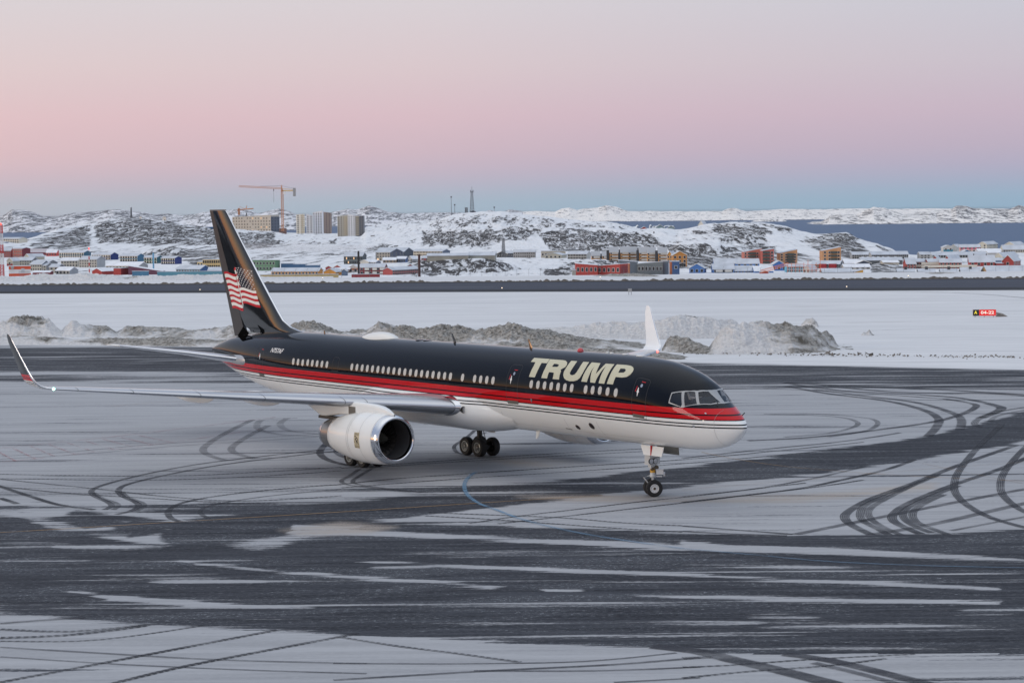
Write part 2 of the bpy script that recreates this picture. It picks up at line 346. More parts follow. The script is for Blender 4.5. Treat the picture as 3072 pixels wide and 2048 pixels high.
grit = np.zeros(U.shape)
for pts in ([(1560, 1488), (1850, 1484), (2048, 1490), (2400, 1486), (2800, 1450), (2800, 1466), (2400, 1504), (2048, 1508), (1700, 1500)],
            [(850, 1590), (1024, 1565), (1180, 1580), (1100, 1598), (900, 1604)], [(1430, 1368), (1560, 1380), (1640, 1396), (1540, 1394)]):
    grit = np.maximum(grit, sstep(polydist(U, V, pts, .3), -10, 6) * .8)
snowy = sstep(np.interp(U, [0, 640, 1500, 2100, 3072], [1036, 1040, 1058, 1088, 1110]) + fbm(U, V * 0, 300, 3, 5) * 2 - V, -2, 3)
bare = bare * (1 - snowy)
tag(grid('apron', np.stack([Xg, Yg, np.zeros_like(Xg)], -1), M_APRON, attrs={'bare': bare, 'grit': grit, 'snowy': snowy}, flip=True), kind='structure')

tag(mesh('apron', [(-55, -60, .002), (-60, 40, .002), (-190, 425, .002), (-430, 425, .002), (-430, -400, .002), (-55, -400, .002)], [(0, 1, 2, 3, 4, 5)], M_SHOULDER), kind='structure')  # unseen dark sheet added left of view for the glossy paint to mirror
tag(mesh('apron', [(-55, -60, .003), (-55, -400, .003), (430, -400, .003), (430, -60, .003)], [(0, 1, 2, 3)], M_SHOULDER), kind='structure')  # second unseen dark sheet, added behind the camera for the same reflections
# ---- runway beyond the snow field
def rline(py_l, py_r): return gnd(-700, py_l - 700 * 0), gnd(3800, py_r)
def strip(name, top, bot, mt, z, n=2):
    a, b = [Vector((p.x, p.y, z)) for p in (gnd(-1500, top[0], z), gnd(4600, top[1], z))]; c, d = [Vector((p.x, p.y, z)) for p in (gnd(-1500, bot[0], z), gnd(4600, bot[1], z))]
    return tag(mesh(name, [c, d, b, a], [(0, 1, 2, 3)], mt), kind='structure')
sl = -(874 - 852) / 3072.
def ry(y0, s): return (y0 + 1500 * s, y0 - 4600 * s)
strip('runway_shoulder', ry(855.5, .0068), ry(880.5, .0034), M_SHOULDER, .004)
strip('runway', ry(858, .0068), ry(874, .0040), M_RUN, .008)
# ================================================================== TYRE TRACKS AND PAINTED LINES
def smooth_line(P, step=.6):
    P = [Vector(p) for p in P]; out = []
    if len(P) == 2: P = [P[0], P[0].lerp(P[1], .5), P[1]]
    for i in range(len(P) - 1):
        p0, p1, p2, p3 = P[max(i - 1, 0)], P[i], P[i + 1], P[min(i + 2, len(P) - 1)]
        n = max(2, int((p2 - p1).length / step)); n = min(n, 60)
        for k in range(n):
            t = k / n
            out.append(.5 * ((2 * p1) + (p2 - p0) * t + (2 * p0 - 5 * p1 + 4 * p2 - p3) * t * t + (3 * p1 - p0 - 3 * p2 + p3) * t ** 3))
    out.append(P[-1]); return out
class Ribbons:
    def __init__(s): s.v = []; s.f = []; s.uv = []; s.k = 0
    def add(s, pts, wd, z=.012, strength=1.):
        wd *= .62; L = smooth_line([gnd(*p) for p in pts]); n0 = len(s.v); acc = 0; s.k += 1; zz = z + .0008 * (s.k % 12)
        for i, p in enumerate(L):
            d = (L[min(i + 1, len(L) - 1)] - L[max(i - 1, 0)]); d.z = 0; d.normalize(); q = Vector((-d.y, d.x, 0)) * wd / 2
            if i: acc += (p - L[i - 1]).length
            s.v += [(p.x - q.x, p.y - q.y, zz), (p.x + q.x, p.y + q.y, zz)]; s.uv += [(acc, 0, strength), (acc, 1, strength)]
            if i: s.f.append((n0 + 2 * i - 2, n0 + 2 * i, n0 + 2 * i + 1, n0 + 2 * i - 1))
    def build(s, name, mt):
        o = mesh(name, s.v, s.f, mt); uv = np.array(s.uv)
        for k, nm in enumerate(('along', 'across', 'power')):
            a = o.data.attributes.new(nm, 'FLOAT', 'POINT'); a.data.foreach_set('value', uv[:, k].astype(np.float32))
        return tag(o, kind='structure')
def track_mat(name, style, col):
    t = NT(name); al, ac, pw_ = t.attr('along'), t.attr('across'), t.attr('power'); wob = t.noise(t.pos((.25, .6, 1)), 1, 6, .6); fi = t.noise(t.pos((5, 8, 1)), 1, 4, .7)
    edge = t.math('MULTIPLY', t.rng(ac, 0, .12), t.rng(ac, 1, .88))
    if style == 'chain':
        ph = t.math('ADD', t.math('MULTIPLY', al, 4.2), t.math('MULTIPLY', t.math('ABSOLUTE', t.math('SUBTRACT', ac, .5)), .6))
        fr = t.math('FRACT', ph); a = t.math('MULTIPLY', t.rng(fr, .05, .25), t.rng(fr, .85, .65)); a = t.math('ADD', t.math('MULTIPLY', a, .5), .45)
    elif style == 'ribs':
        fr = t.math('FRACT', t.math('MULTIPLY', ac, 5.)); a = t.math('MULTIPLY', t.rng(fr, .05, .3), t.rng(fr, .95, .7)); a = t.math('ADD', t.math('MULTIPLY', a, .75), .25)
    else: a = t.rng(ac, 0, 1, .85, .85)
    a = t.math('MULTIPLY', t.math('MULTIPLY', a, edge), t.math('MULTIPLY', pw_, t.rng(t.math('ADD', t.math('MULTIPLY', wob, .7), t.math('MULTIPLY', fi, .3)), .36, .56, .35, 1)))
    t.inp(t.b, 'Base Color', (*col, 1)); t.inp(t.b, 'Alpha', a); t.inp(t.b, 'Roughness', .8); t.inp(t.b, 'Specular IOR Level', .1); return t.m
ch, rb, sf = Ribbons(), Ribbons(), Ribbons()
def T(r, f, pts, wd, st=1.): r.add([f(p) for p in pts], wd, strength=st)
I = lambda p: p
for r, f, pts, wd, st in (
    (ch, zC, [(-200, 385), (0, 395), (600, 405), (1200, 408), (1900, 375), (2352, 347)], .38, .9), (ch, zC, [(-200, 420), (0, 425), (700, 435), (1300, 430), (1900, 402), (2352, 372)], .38, .8),
    (ch, zD, [(0, 240), (600, 195), (1200, 155), (1700, 125), (2352, 92)], .40, 1), (ch, zD, [(200, 235), (800, 195), (1400, 160), (2352, 110)], .40, .8),
    (ch, zD, [(0, 350), (400, 310), (900, 275), (1500, 235), (2352, 180), (2900, 130), (3600, 60)], .42, 1), (ch, zD, [(0, 375), (500, 335), (1000, 300), (1600, 262), (2352, 208), (2900, 160), (3600, 95)], .42, .9),
    (ch, zC, [(0, 430), (600, 490), (1200, 555), (1700, 580), (2352, 545)], .40, .8), (ch, zC, [(0, 480), (500, 530), (1000, 560), (1500, 590), (1900, 600)], .40, .8),
    (ch, zC, [(-100, 455), (0, 480), (200, 545), (400, 605), (650, 640)], .6, 1.), (ch, zC, [(0, 560), (120, 600)], .6, 1.),
    (ch, zC, [(0, 490), (800, 497), (1500, 495), (2352, 470)], .3, .6), (ch, zC, [(0, 520), (800, 525), (1600, 520), (2352, 500)], .3, .6),
    (ch, zC, [(2352, 465), (1900, 500), (1500, 545), (1250, 595), (1160, 650), (1180, 700), (1240, 720)], .55, .9), (sf, zC, [(2352, 500), (1900, 540), (1550, 590), (1400, 630), (1385, 670), (1440, 700)], .45, .6),
    (ch, zD, [(880, 620), (1200, 572), (1600, 525), (2100, 465), (2352, 440), (2700, 400), (3200, 340)], .38, 1.), (ch, zD, [(1080, 622), (1500, 575), (1900, 530), (2352, 478), (2800, 425), (3300, 365), (3600, 320)], .42, 1.),
    (ch, zD, [(600, 545), (1000, 560), (1500, 580), (2000, 620), (2352, 635)], .4, .85), (ch, zD, [(580, 568), (1000, 590), (1500, 625), (2000, 660), (2352, 680)], .4, .85),
    (sf, zC, [(2352, 215), (1900, 262), (1400, 322), (1050, 385), (780, 450), (640, 500), (650, 545), (740, 585), (770, 615), (720, 640)], .55, .75),
    (sf, zC, [(2352, 232), (1900, 283), (1500, 335), (1150, 400), (880, 465), (815, 510), (850, 550), (930, 585), (955, 615), (900, 650), (800, 672)], .55, .75),
    (rb, zC, [(640, 520), (700, 560), (790, 590), (815, 615), (780, 640)], .5, .6), (rb, zC, [(830, 515), (890, 560), (975, 590), (990, 615), (940, 650)], .5, .6),
    (sf, zC, [(0, 275), (500, 240), (1000, 195), (1700, 150), (2200, 118)], .5, .35), (sf, zC, [(0, 292), (600, 255), (1100, 210), (1800, 165), (2300, 130)], .5, .35),
    (sf, zC, [(1740, 20), (1560, 110), (1430, 190), (1400, 235), (1450, 270), (1550, 300)], .8, .4), (sf, zC, [(1850, 60), (1700, 140), (1600, 210), (1620, 250), (1760, 290)], .8, .4),
    (sf, zC, [(2050, 10), (1820, 20), (1770, 60), (1800, 95), (1950, 125), (2200, 135)], .8, .3), (sf, zC, [(1980, 10), (1930, 50), (1990, 95), (2200, 120), (2350, 125)], .8, .3),
    # main gear skids
    (sf, I, [(1424, 1291), (1400, 1312), (1372, 1330), (1362, 1342), (1372, 1358), (1404, 1366)], .42, .85), (sf, I, [(1458, 1296), (1435, 1310), (1420, 1322)], .42, .5),
    (sf, I, [(982, 1328), (965, 1345), (960, 1360), (975, 1375), (1010, 1388), (1050, 1396)], .75, .9), (sf, I, [(1010, 1345), (1010, 1358), (1025, 1368), (1042, 1374)], .6, .7),
    (sf, zD, [(130, 240), (60, 290), (0, 325), (30, 350), (120, 365), (400, 395), (600, 405)], .45, .6), (sf, zD, [(210, 240), (130, 290), (80, 325), (110, 350), (300, 378), (560, 405)], .45, .6),
    # right-hand sweeps
    (rb, z5, [(2300, -150), (1900, -10), (1600, 110), (1300, 220), (1140, 310), (1120, 360), (1180, 410), (1300, 468)], 0.73, 1.), (rb, z5, [(1750, 60), (1500, 160), (1280, 250), (1225, 310), (1240, 370), (1350, 430), (1420, 468)], 0.63, .9),
    (rb, z5, [(1600, 120), (1400, 220), (1290, 290), (1290, 350), (1370, 410), (1500, 468)], 0.59, .8),
    (rb, z5, [(2500, -120), (2200, 10), (1850, 130), (1560, 250), (1450, 330), (1460, 380), (1560, 430), (1640, 462)], 0.73, 1.), (rb, z5, [(1900, 130), (1650, 230), (1530, 300), (1530, 360), (1620, 420), (1720, 455)], 0.63, .9),
    (rb, z5, [(1800, 190), (1650, 260), (1585, 320), (1610, 380), (1700, 420), (1830, 468)], 0.63, .8),
    (rb, z5, [(2200, -290), (2050, -150), (1910, 20), (1870, 130), (1900, 210), (2000, 290), (2150, 360), (2400, 430)], 0.66, 1.), (rb, z5, [(2500, -260), (2330, -100), (2215, 40), (2190, 140), (2220, 210), (2320, 290), (2500, 370)], 0.66, 1.),
    (sf, z5, [(780, 465), (1300, 360), (1800, 260), (2400, 145)], .8, .7), (sf, z5, [(1300, 468), (1700, 400), (2100, 310), (2500, 220)], .9, .6), (sf, z5, [(1850, 440), (2352, 345), (2600, 300)], .5, .6),
    (sf, z5, [(0, 408), (300, 430), (760, 465)], .5, .9), (sf, z5, [(0, 445), (400, 465), (720, 475)], .5, .8),
    (ch, z5, [(0, 205), (500, 150), (900, 80), (1250, 0)], .5, .8), (ch, z5, [(0, 245), (400, 200), (800, 150), (1100, 90), (1400, 20), (1600, -50)], .6, 1.),
    (sf, z4, [(450, 625), (900, 600), (1300, 555), (1700, 500), (1900, 450), (2010, 400), (2000, 370), (1800, 335)], .9, .8), (sf, z4, [(0, 745), (600, 680), (1100, 630), (1500, 570)], .6, .8),
    (rb, z4, [(700, 600), (1000, 575), (1180, 530), (1200, 495), (1100, 465), (900, 450), (600, 445)], 0.59, .6), (rb, z4, [(1000, 600), (1250, 560), (1340, 515), (1320, 480), (1200, 460), (900, 438), (560, 440)], 0.59, .6),
    (sf, z4, [(720, 250), (1000, 300), (1400, 350), (1650, 410), (1760, 470), (1750, 530), (1690, 595)], 1.0, .75), (sf, z4, [(900, 270), (1200, 310), (1600, 360), (1850, 430), (1920, 480), (1910, 550)], 1.0, .7),
    (sf, z4, [(750, 235), (1100, 280), (1500, 300), (1900, 330), (2150, 380), (2190, 410), (2050, 470)], 1.2, .8), (rb, z4, [(2050, 530), (2010, 510), (2050, 470), (2200, 420), (2400, 390)], 0.79, .7), (rb, z4, [(2120, 490), (2180, 450), (2400, 405)], 0.66, .6),
    (sf, z4, [(700, 225), (1100, 245), (1700, 270), (2400, 310)], 1.8, .8), (sf, z4, [(1000, 250), (1500, 290), (2100, 300), (2500, 330)], 1.2, .8), (sf, z4, [(1300, 330), (1700, 345), (2400, 340)], .8, .5), (sf, z4, [(200, 265), (700, 270), (1300, 300), (1900, 345)], .8, .6),
    (sf, I, [(-200, 950), (500, 945), (1000, 947), (1500, 944), (2200, 949), (3200, 940)], 1.2, .22), (sf, I, [(1200, 905), (1700, 903), (2300, 906), (3200, 900)], 1.5, .2), (sf, I, [(2600, 872), (2900, 880), (3200, 905)], 2., .35), (sf, I, [(2500, 1000), (2800, 985), (3200, 990)], .7, .25),
    # near foreground
    (ch, z6, [(-100, 990), (0, 955), (400, 880), (900, 785), (1400, 690), (1780, 618)], .42, 1.), (ch, z6, [(650, 980), (1100, 870), (1500, 790), (1900, 715), (2300, 640)], .42, 1.), (ch, z6, [(0, 670), (400, 655), (800, 610), (950, 585)], .6, 1.),
    (sf, z6, [(0, 578), (300, 555), (550, 540)], .5, .9), (ch, z6, [(0, 615), (450, 630), (900, 590)], .5, .7), (ch, z6, [(0, 690), (500, 690), (900, 650), (1300, 590)], .35, .7),
    (sf, z6, [(0, 730), (600, 765), (1400, 810), (2352, 835)], .3, .6), (sf, z6, [(0, 790), (800, 840), (1600, 875), (2352, 898)], .3, .6),
    (sf, z7, [(0, 832), (800, 835), (1600, 820), (2200, 765)], .28, .8), (sf, z7, [(0, 940), (1000, 880), (1800, 840), (2352, 795)], .4, .9), (ch, z7, [(50, 665), (400, 720), (800, 770), (1200, 825)], .4, .7), (sf, z7, [(900, 880), (1700, 880), (2352, 855)], .3, .8), (sf, z7, [(1800, 955), (2352, 925)], .3, .7),
    (ch, z5, [(0, 1380), (300, 1368), (900, 1325), (1400, 1300), (1600, 1290)], .3, .8), (ch, z5, [(0, 1455), (450, 1410), (1000, 1370), (1400, 1320)], .35, .9), (sf, z5, [(-200, 1235), (100, 1270), (350, 1330), (700, 1410), (1050, 1500)], 1.3, .95), (sf, z5, [(700, 1290), (1000, 1330), (1300, 1400), (1700, 1500)], 1.0, .95), (sf, z5, [(900, 1350), (1200, 1420), (1500, 1500)], .6, .7),
    (sf, z5, [(0, 1320), (200, 1310)], .6, .9),
): T(r, f, pts, wd, st)
ch.build('tyre_tracks', track_mat('track_tread', 'chain', (.05, .053, .062))); rb.build('tyre_tracks', track_mat('track_ribs', 'ribs', (.06, .064, .075))); sf.build('tyre_tracks', track_mat('track_smear', 'soft', (.055, .058, .07)))
def paint(name, col, lines, thr=(.3, .5), k=.9):
    r = Ribbons()
    for pts, wd, st in lines: r.add(pts, wd, z=.03, strength=st)
    t = NT(name + '_paint'); n_ = t.noise(t.pos((.15, .9, 1)), 1, 8, .65); edge = t.math('MULTIPLY', t.rng(t.attr('across'), 0, .2), t.rng(t.attr('across'), 1, .8))
    t.inp(t.b, 'Alpha', t.math('MULTIPLY', t.math('MULTIPLY', t.rng(n_, *thr), k), t.math('MULTIPLY', edge, t.attr('power')))); t.inp(t.b, 'Base Color', (*col, 1)); t.inp(t.b, 'Roughness', .7)
    return r.build(name, t.m)
paint('taxi_line', (.36, .20, .06), [([(-300, 1610), zC((0, 800)), zC((1000, 740)), zC((2352, 658)), zD((900, 485)), zD((1800, 428))], .17, 1.),
      ([z4((130, 705)), z4((300, 740)), z4((600, 790)), z4((900, 822)), z4((1500, 865)), z4((2352, 905))], .15, .75), ([z5((0, 160)), z5((800, 95)), z5((1600, 25)), z5((2352, -30))], .14, .35), ([z5((1650, -20)), z5((2100, 70)), z5((2400, 130))], .14, .35),
      ([z4((900, 330)), z4((1600, 318)), z4((2352, 308))], .2, .3), ([(330, 1220), (470, 1208), (700, 1196)], .2, .35)])
paint('blue_line', (.13, .27, .42), [([zD((930, 265)), zD((880, 300)), zD((850, 345)), zD((855, 400)), zD((890, 445)), zD((960, 490)), zD((1060, 525)), zD((1200, 580))], .42, .65), ([zD((1200, 580)), zD((1400, 635)), zD((1750, 708)), z5((0, 566))], .5, .4), ([z5((0, 566)), z5((500, 610)), z5((1000, 655)), z5((1700, 685)), z5((2400, 700))], .35, .35)], (.32, .5))
redl = [([zC((0, 218)), zC((600, 158)), zC((1200, 90)), zC((1900, 5))], .3, .5), ([zC((0, 315)), zC((500, 262)), zC((1200, 175)), zC((1800, 85))], .3, .5)]
for k in range(9): redl.append(([zC((-100 + 125 * k + 60, 228 - 12 * k)), zC((80 + 135 * k + 30, 308 - 16 * k))], .3, .5))
paint('red_line', (.42, .17, .18), redl, (.4, .6))
paint('runway_marking', (.5, .52, .55), [([(1180, 863), (1480, 862)], .9, .6), ([(1640, 857), (1700, 856.5)], .9, .6)], (.3, .5))

# ---- ploughed snow banks along the taxiway: dirty lumpy ridges
def berm_material(name, white=0.):
    t = NT(name); d = t.attr('dirty'); a = t.noise(t.pos((.5, .5, .9)), 1, 8, .65, .4); b = t.noise(t.pos((3, 3, 4)), 1, 6, .7)
    v = t.math('ADD', t.math('MULTIPLY', a, .65), t.math('MULTIPLY', b, .35)); f = t.rng(t.math('ADD', t.math('SUBTRACT', v, .5), t.math('MULTIPLY', t.math('SUBTRACT', d, .5), .55)), -.045, .06)
    cl = t.mix(t.rng(b, .35, .65), (.60, .61, .63), (.84, .84, .85)); dt = t.mix(t.rng(b, .36, .60), (.12, .113, .10), (.50, .49, .47)); dt = t.mix(t.rng(a, .57, .68), dt, (.12, .113, .10))
    t.inp(t.b, 'Base Color', t.mix(f, cl, dt)); t.inp(t.b, 'Roughness', .85); t.inp(t.b, 'Specular IOR Level', .1); t.bump(t.math('ADD', b, t.math('MULTIPLY', a, 1.)), 1., .4); return t.m
M_BERM = berm_material('dirty_snow')
def interp(pts, q): p = np.array(pts, float); return np.interp(q, p[:, 0], p[:, 1])
def bank(name, base, crest, dirty, wf, wb, nx=900, nt_=70, lump=.35, seed=1, mt=None, kind='structure'):
    px = np.linspace(base[0][0], base[-1][0], nx); by = interp(base, px); cy = interp(crest, px)
    G_ = np.array([tuple(gnd(a, b)) for a, b in zip(px, by)]); Yc = G_[:, 1] + wf
    Hh = np.array([at(a, c, y)[2] for a, c, y in zip(px, cy, Yc)]); Hh = np.clip(Hh - .32, 0.02, 9)
    tt = np.linspace(0, 1, nt_); prof = np.where(tt < .5, np.sin(tt * math.pi) ** 1.0, np.cos((tt - .5) * math.pi) ** 1.2)
    off = np.where(tt < .5, tt * 2 * wf, wf + (tt - .5) * 2 * wb)
    Yy = G_[None, :, 1] + off[:, None]; Xx = G_[None, :, 0] * Yy / G_[None, :, 1]
    nz = fbm(Xx, Yy, 2.6, 5, seed); big = fbm(Xx, Yy, 7., 3, seed + 3)
    rid = 1 - np.abs(fbm(Xx, Yy, 1.1, 4, seed + 5)) * 2.6
    Zz = Hh[None] * prof[:, None] * (1 + .22 * big) + lump * (nz * 1.15 + .5 * rid + .5 * fbm(Xx, Yy, .55, 3, seed + 9)) * np.sqrt(np.clip(prof, 0, 1))[:, None] * np.clip(Hh[None] / 1.2, .15, 1.2) - .05
    dr = interp(dirty, px)[None] - .06 + big * .5 + .25 * (prof[:, None] - .5)
    ew = min(25, .14 * (px[-1] - px[0])); ends = np.minimum(sstep(px, px[0], px[0] + ew), 1 - sstep(px, px[-1] - ew, px[-1])); Zz = Zz * ends[None] - .04 * (1 - ends[None])
    o = grid(name, np.stack([Xx, Yy, Zz], -1), mt or M_BERM, attrs={'dirty': np.clip(dr, 0, 1)}, flip=True); return tag(o, kind=kind) if kind else o
b8 = lambda x, y: (1950 + x / 2.096, 850 + y / 2.096)
bank('snow_bank', [(-260, 1036), (0, 1034), (300, 1035), (640, 1041), (900, 1044), (1300, 1052), (2000, 1078), (2100, 1082)],
     [(-260, 1000), (0, 1001), (150, 1003), (300, 1006), (500, 1004), (640, 1010), (900, 1012), (1200, 1012), (1600, 1020), (2000, 1050), (2100, 1070)], [(-260, .62), (2100, .62)], 2.6, 5, 1100, 50, .32, 2)
bank('snow_bank', [(-200, 1012), (0, 1010), (400, 1012), (700, 1018), (1000, 1025), (1500, 1040), (1900, 1048), (2000, 1052)],
     [(-200, 965), (0, 964), (20, 962), (50, 953), (100, 951), (150, 957), (170, 975), (185, 985), (200, 970), (218, 956), (240, 966), (285, 973), (320, 974), (350, 990), (380, 976), (450, 978), (560, 980), (640, 982), (680, 975),
      (700, 968), (760, 985), (860, 982), (880, 972), (930, 965), (980, 972), (1020, 985), (1100, 985), (1135, 962), (1200, 970), (1250, 985), (1300, 977), (1420, 982), (1500, 977), (1535, 972), (1580, 982), (1700, 1000), (1800, 1010), (1900, 1020), (2000, 1040)],
     [(-200, .5), (0, .42), (60, .75), (130, .6), (165, .25), (240, .2), (300, .55), (350, .35), (420, .7), (600, .6), (900, .8), (1000, .75), (1300, .6), (1530, .78), (1800, .6), (2000, .6)], 5, 8, 1500, 60, .5, 3)
# whiter bank behind
bank('snow_bank', [(1560, 1012), (1700, 1014), (2000, 1018), (2250, 1012)], [(1560, 990), (1620, 978), (1720, 972), (1800, 962), (1900, 960), (1960, 952), (2030, 948), (2120, 952), (2200, 960), (2250, 985)], [(1560, .22), (2250, .08)], 3.5, 6, 700, 50, .34, 6)
for nm, lb, base, crest, dirt, wf, wb, sd_ in (
    ('snow_pile', 'largest rounded heap of grey dirty snow right of the white winglet', [b8(320, 450), b8(900, 440), b8(1120, 432), b8(1320, 432)],
     [b8(320, 448), b8(350, 405), b8(390, 360), b8(430, 315), b8(455, 275), b8(520, 225), b8(600, 207), b8(680, 215), b8(760, 245), b8(860, 240), b8(940, 265), b8(1010, 270), b8(1080, 310), b8(1130, 370), b8(1200, 395), b8(1260, 412), b8(1320, 430)], [(2130, .75), (2170, .2), (2230, .35), (2300, .7), (2480, .75)], 5, 6, 11),
    ('snow_pile', 'broken steep-sided snow block at the right end of the heap', [b8(980, 425), b8(1250, 400)], [b8(980, 425), b8(1000, 340), b8(1060, 290), b8(1110, 285), b8(1150, 320), b8(1180, 370), b8(1250, 395)], [(2400, .8), (2560, .4)], 2.5, 4, 12),
    ('snow_pile', 'brown lumpy snow mound directly behind the white winglet', [b8(60, 430), b8(420, 448)], [b8(60, 428), b8(85, 345), b8(130, 312), b8(180, 310), b8(240, 322), b8(320, 355), b8(420, 400)], [(1950, .85), (2150, .8)], 3, 4, 13),
    ('snow_pile', 'pale snow boulder standing behind the dirty heap', [b8(940, 270), b8(1070, 275)], [b8(940, 270), b8(955, 235), b8(980, 205), b8(1020, 198), b8(1050, 225), b8(1070, 260)], [(2390, .2), (2480, .3)], 1.5, 2, 14),
    ('snow_pile', 'small snow lump alone between the heap and the red sign', [b8(1300, 330), b8(1460, 328)], [b8(1300, 329), b8(1320, 315), b8(1345, 285), b8(1360, 290), b8(1380, 272), b8(1400, 300), b8(1420, 305), b8(1440, 320), b8(1460, 328)], [(2560, .45), (2660, .4)], 1.2, 1.5, 15)):
    tag(bank(nm, base, crest, dirt, wf, wb, 260, 60, .4, sd_, kind=None), lb, 'snow pile', 'heaps of ploughed snow by the taxiway')
# grit and clods along the edge of the cleared strip
mb = MB()
for k in range(260):
    px = random.uniform(2050, 3150); py = 1066 + (px - 2500) * .012 + random.gauss(0, 2.2); s_ = random.uniform(.05, .16)
    if 2480 < px < 2620: s_ *= 2.0
    p = gnd(px, py); q = [p + Vector((random.uniform(-1, 1) * s_, random.uniform(-1, 1) * s_, random.uniform(0, 1.3) * s_)) for _ in range(6)]
    mb.add(q, [(0, 1, 2), (0, 2, 3), (0, 3, 4), (0, 4, 5), (1, 2, 5), (2, 3, 5), (1, 4, 3)])
tag(mb.build('snow_clods', mat('clod', (.22, .20, .18), .9, var=.3)), kind='stuff')
# ragged dark turf edge beyond the runway
pxs = np.linspace(-700, 3800, 2200); e0 = 855.5 - .0068 * pxs
G_ = np.array([tuple(gnd(a, b)) for a, b in zip(pxs, e0)]); jag = np.abs(fbm(G_[:, 0], G_[:, 0] * 0, 1.1, 4, 3)) * .55 + .08
rows = [np.c_[G_[:, 0], G_[:, 1] - .3, np.full(len(pxs), .0)], np.c_[G_[:, 0], G_[:, 1] + .1, jag], np.c_[G_[:, 0], G_[:, 1] + .6, np.full(len(pxs), .0)]]
tag(grid('grass_verge', np.stack(rows), mat('frozen_verge', (.11, .10, .09), .9, var=.4, vscale=2), smooth=False), kind='stuff')
# low ploughed snow ridge just beyond the runway, in front of the town
bank('snow_bank', [(-400, 846), (0, 845), (700, 840), (1000, 838)], [(-400, 824), (0, 826), (60, 830), (120, 822), (200, 826), (260, 820), (380, 828), (500, 824), (700, 822), (860, 830), (1000, 834)], [(-400, .12), (1000, .12)], 8, 14, 800, 40, .8, 21)
bank('snow_bank', [(1770, 829), (2000, 830)], [(1770, 826), (1830, 818), (1900, 816), (1960, 820), (2000, 828)], [(1770, .5), (2000, .55)], 4, 6, 200, 30, .6, 22)
bank('snow_bank', [(2760, 822), (2900, 821)], [(2760, 818), (2810, 812), (2860, 812), (2900, 819)], [(2760, .5), (2900, .55)], 4, 6, 200, 30, .6, 23)

# ---- land falling to the coast, hills and the far islands
def r1(x, y): return (x / 3.0625, 540 + y / 3.0625)
def r2(x, y): return (640 + x / 3.0625, 540 + y / 3.0625)
def r3(x, y): return (1300 + x / 3.0625, 540 + y / 3.0625)
def r4(x, y): return (1980 + x / 3.92, 580 + y / 3.92)
def r5(x, y): return (2472 + x / 3.92, 580 + y / 3.92)
RR = {1: r1, 2: r2, 3: r3, 4: r4, 5: r5}
def horizon(px): return 648.6 - .00931 * px
def zplane(D): return PLANE0 - PLANES * D
CREST = [(-700, 723, 1900), (0, 723, 1900), (60, 724, 1950), (100, 715, 2000), (147, 700, 2200), (196, 687, 2400), (261, 677, 2600), (327, 664, 2700), (392, 659, 2750), (440, 661, 2750), (490, 666, 2750), (588, 684, 2800), (640, 692, 2850),
         (690, 697, 3000), (823, 699, 3200), (868, 703, 3300), (950, 703, 3300), (1085, 700, 3200), (1100, 687, 3000), (1156, 677, 3000), (1211, 671, 2950), (1326, 658, 2900), (1349, 651, 2900), (1414, 643, 2900), (1463, 641, 2900), (1512, 638, 2850),
         (1594, 648, 2800), (1692, 659, 2700), (1790, 666, 2600), (1855, 674, 2500), (1920, 686, 2400), (1986, 685, 2400), (2031, 690, 2400), (2095, 682.5, 2300), (2143, 673, 2300), (2197, 671, 2300), (2260, 675, 2250), (2312, 679.5, 2200), (2363, 684, 2200),
         (2414, 699, 2100), (2452, 705, 2000), (2503, 703, 2000), (2541, 701, 2000), (2556, 707.5, 1950), (2571, 719, 1950), (2600, 730, 1900), (2635, 736, 1850), (2671, 753, 1750), (2700, 765, 1650), (2750, 768, 1550), (2800, 760, 1550), (2829, 755, 1550), (2900, 752, 1550), (3072, 750, 1550), (3800, 750, 1550)]
CR_ = np.array(CREST, float); CU = (CR_[:, 0] - 1536) / F
CZ = np.array([at(a, b, d)[2] for a, b, d in CREST])
FOOT = interp([(-700, 1300), (100, 1650), (500, 1750), (800, 1750), (1100, 1900), (1300, 1750), (1700, 1500), (2100, 1250), (2600, 1300), (2750, 1200), (3800, 1200)], CR_[:, 0])
NEAR = [  # rocky outcrops in front: px, py of the top, distance, half depth front/back
    ([(1235, 790), (1290, 782), (1349, 775), (1447, 773), (1483, 779), (1528, 794), (1561, 806), (1600, 820)], 1080, 110, 160),
    ([(1610, 828), (1650, 812), (1692, 798), (1741, 784), (1790, 778), (1855, 783), (1920, 800), (1960, 820)], 1180, 120, 120),
    ([(2590, 815), (2612, 798), (2638, 791), (2689, 792), (2727, 803), (2760, 818)], 1060, 80, 80),
    ([(420, 768), (450, 750), (506, 741), (540, 744), (580, 765)], 1700, 90, 150),
    ([(2640, 800), (2700, 803)], 1300, 60, 60),
    ([(1990, 770), (2040, 738), (2100, 735), (2160, 740), (2190, 770)], 1500, 120, 150)]
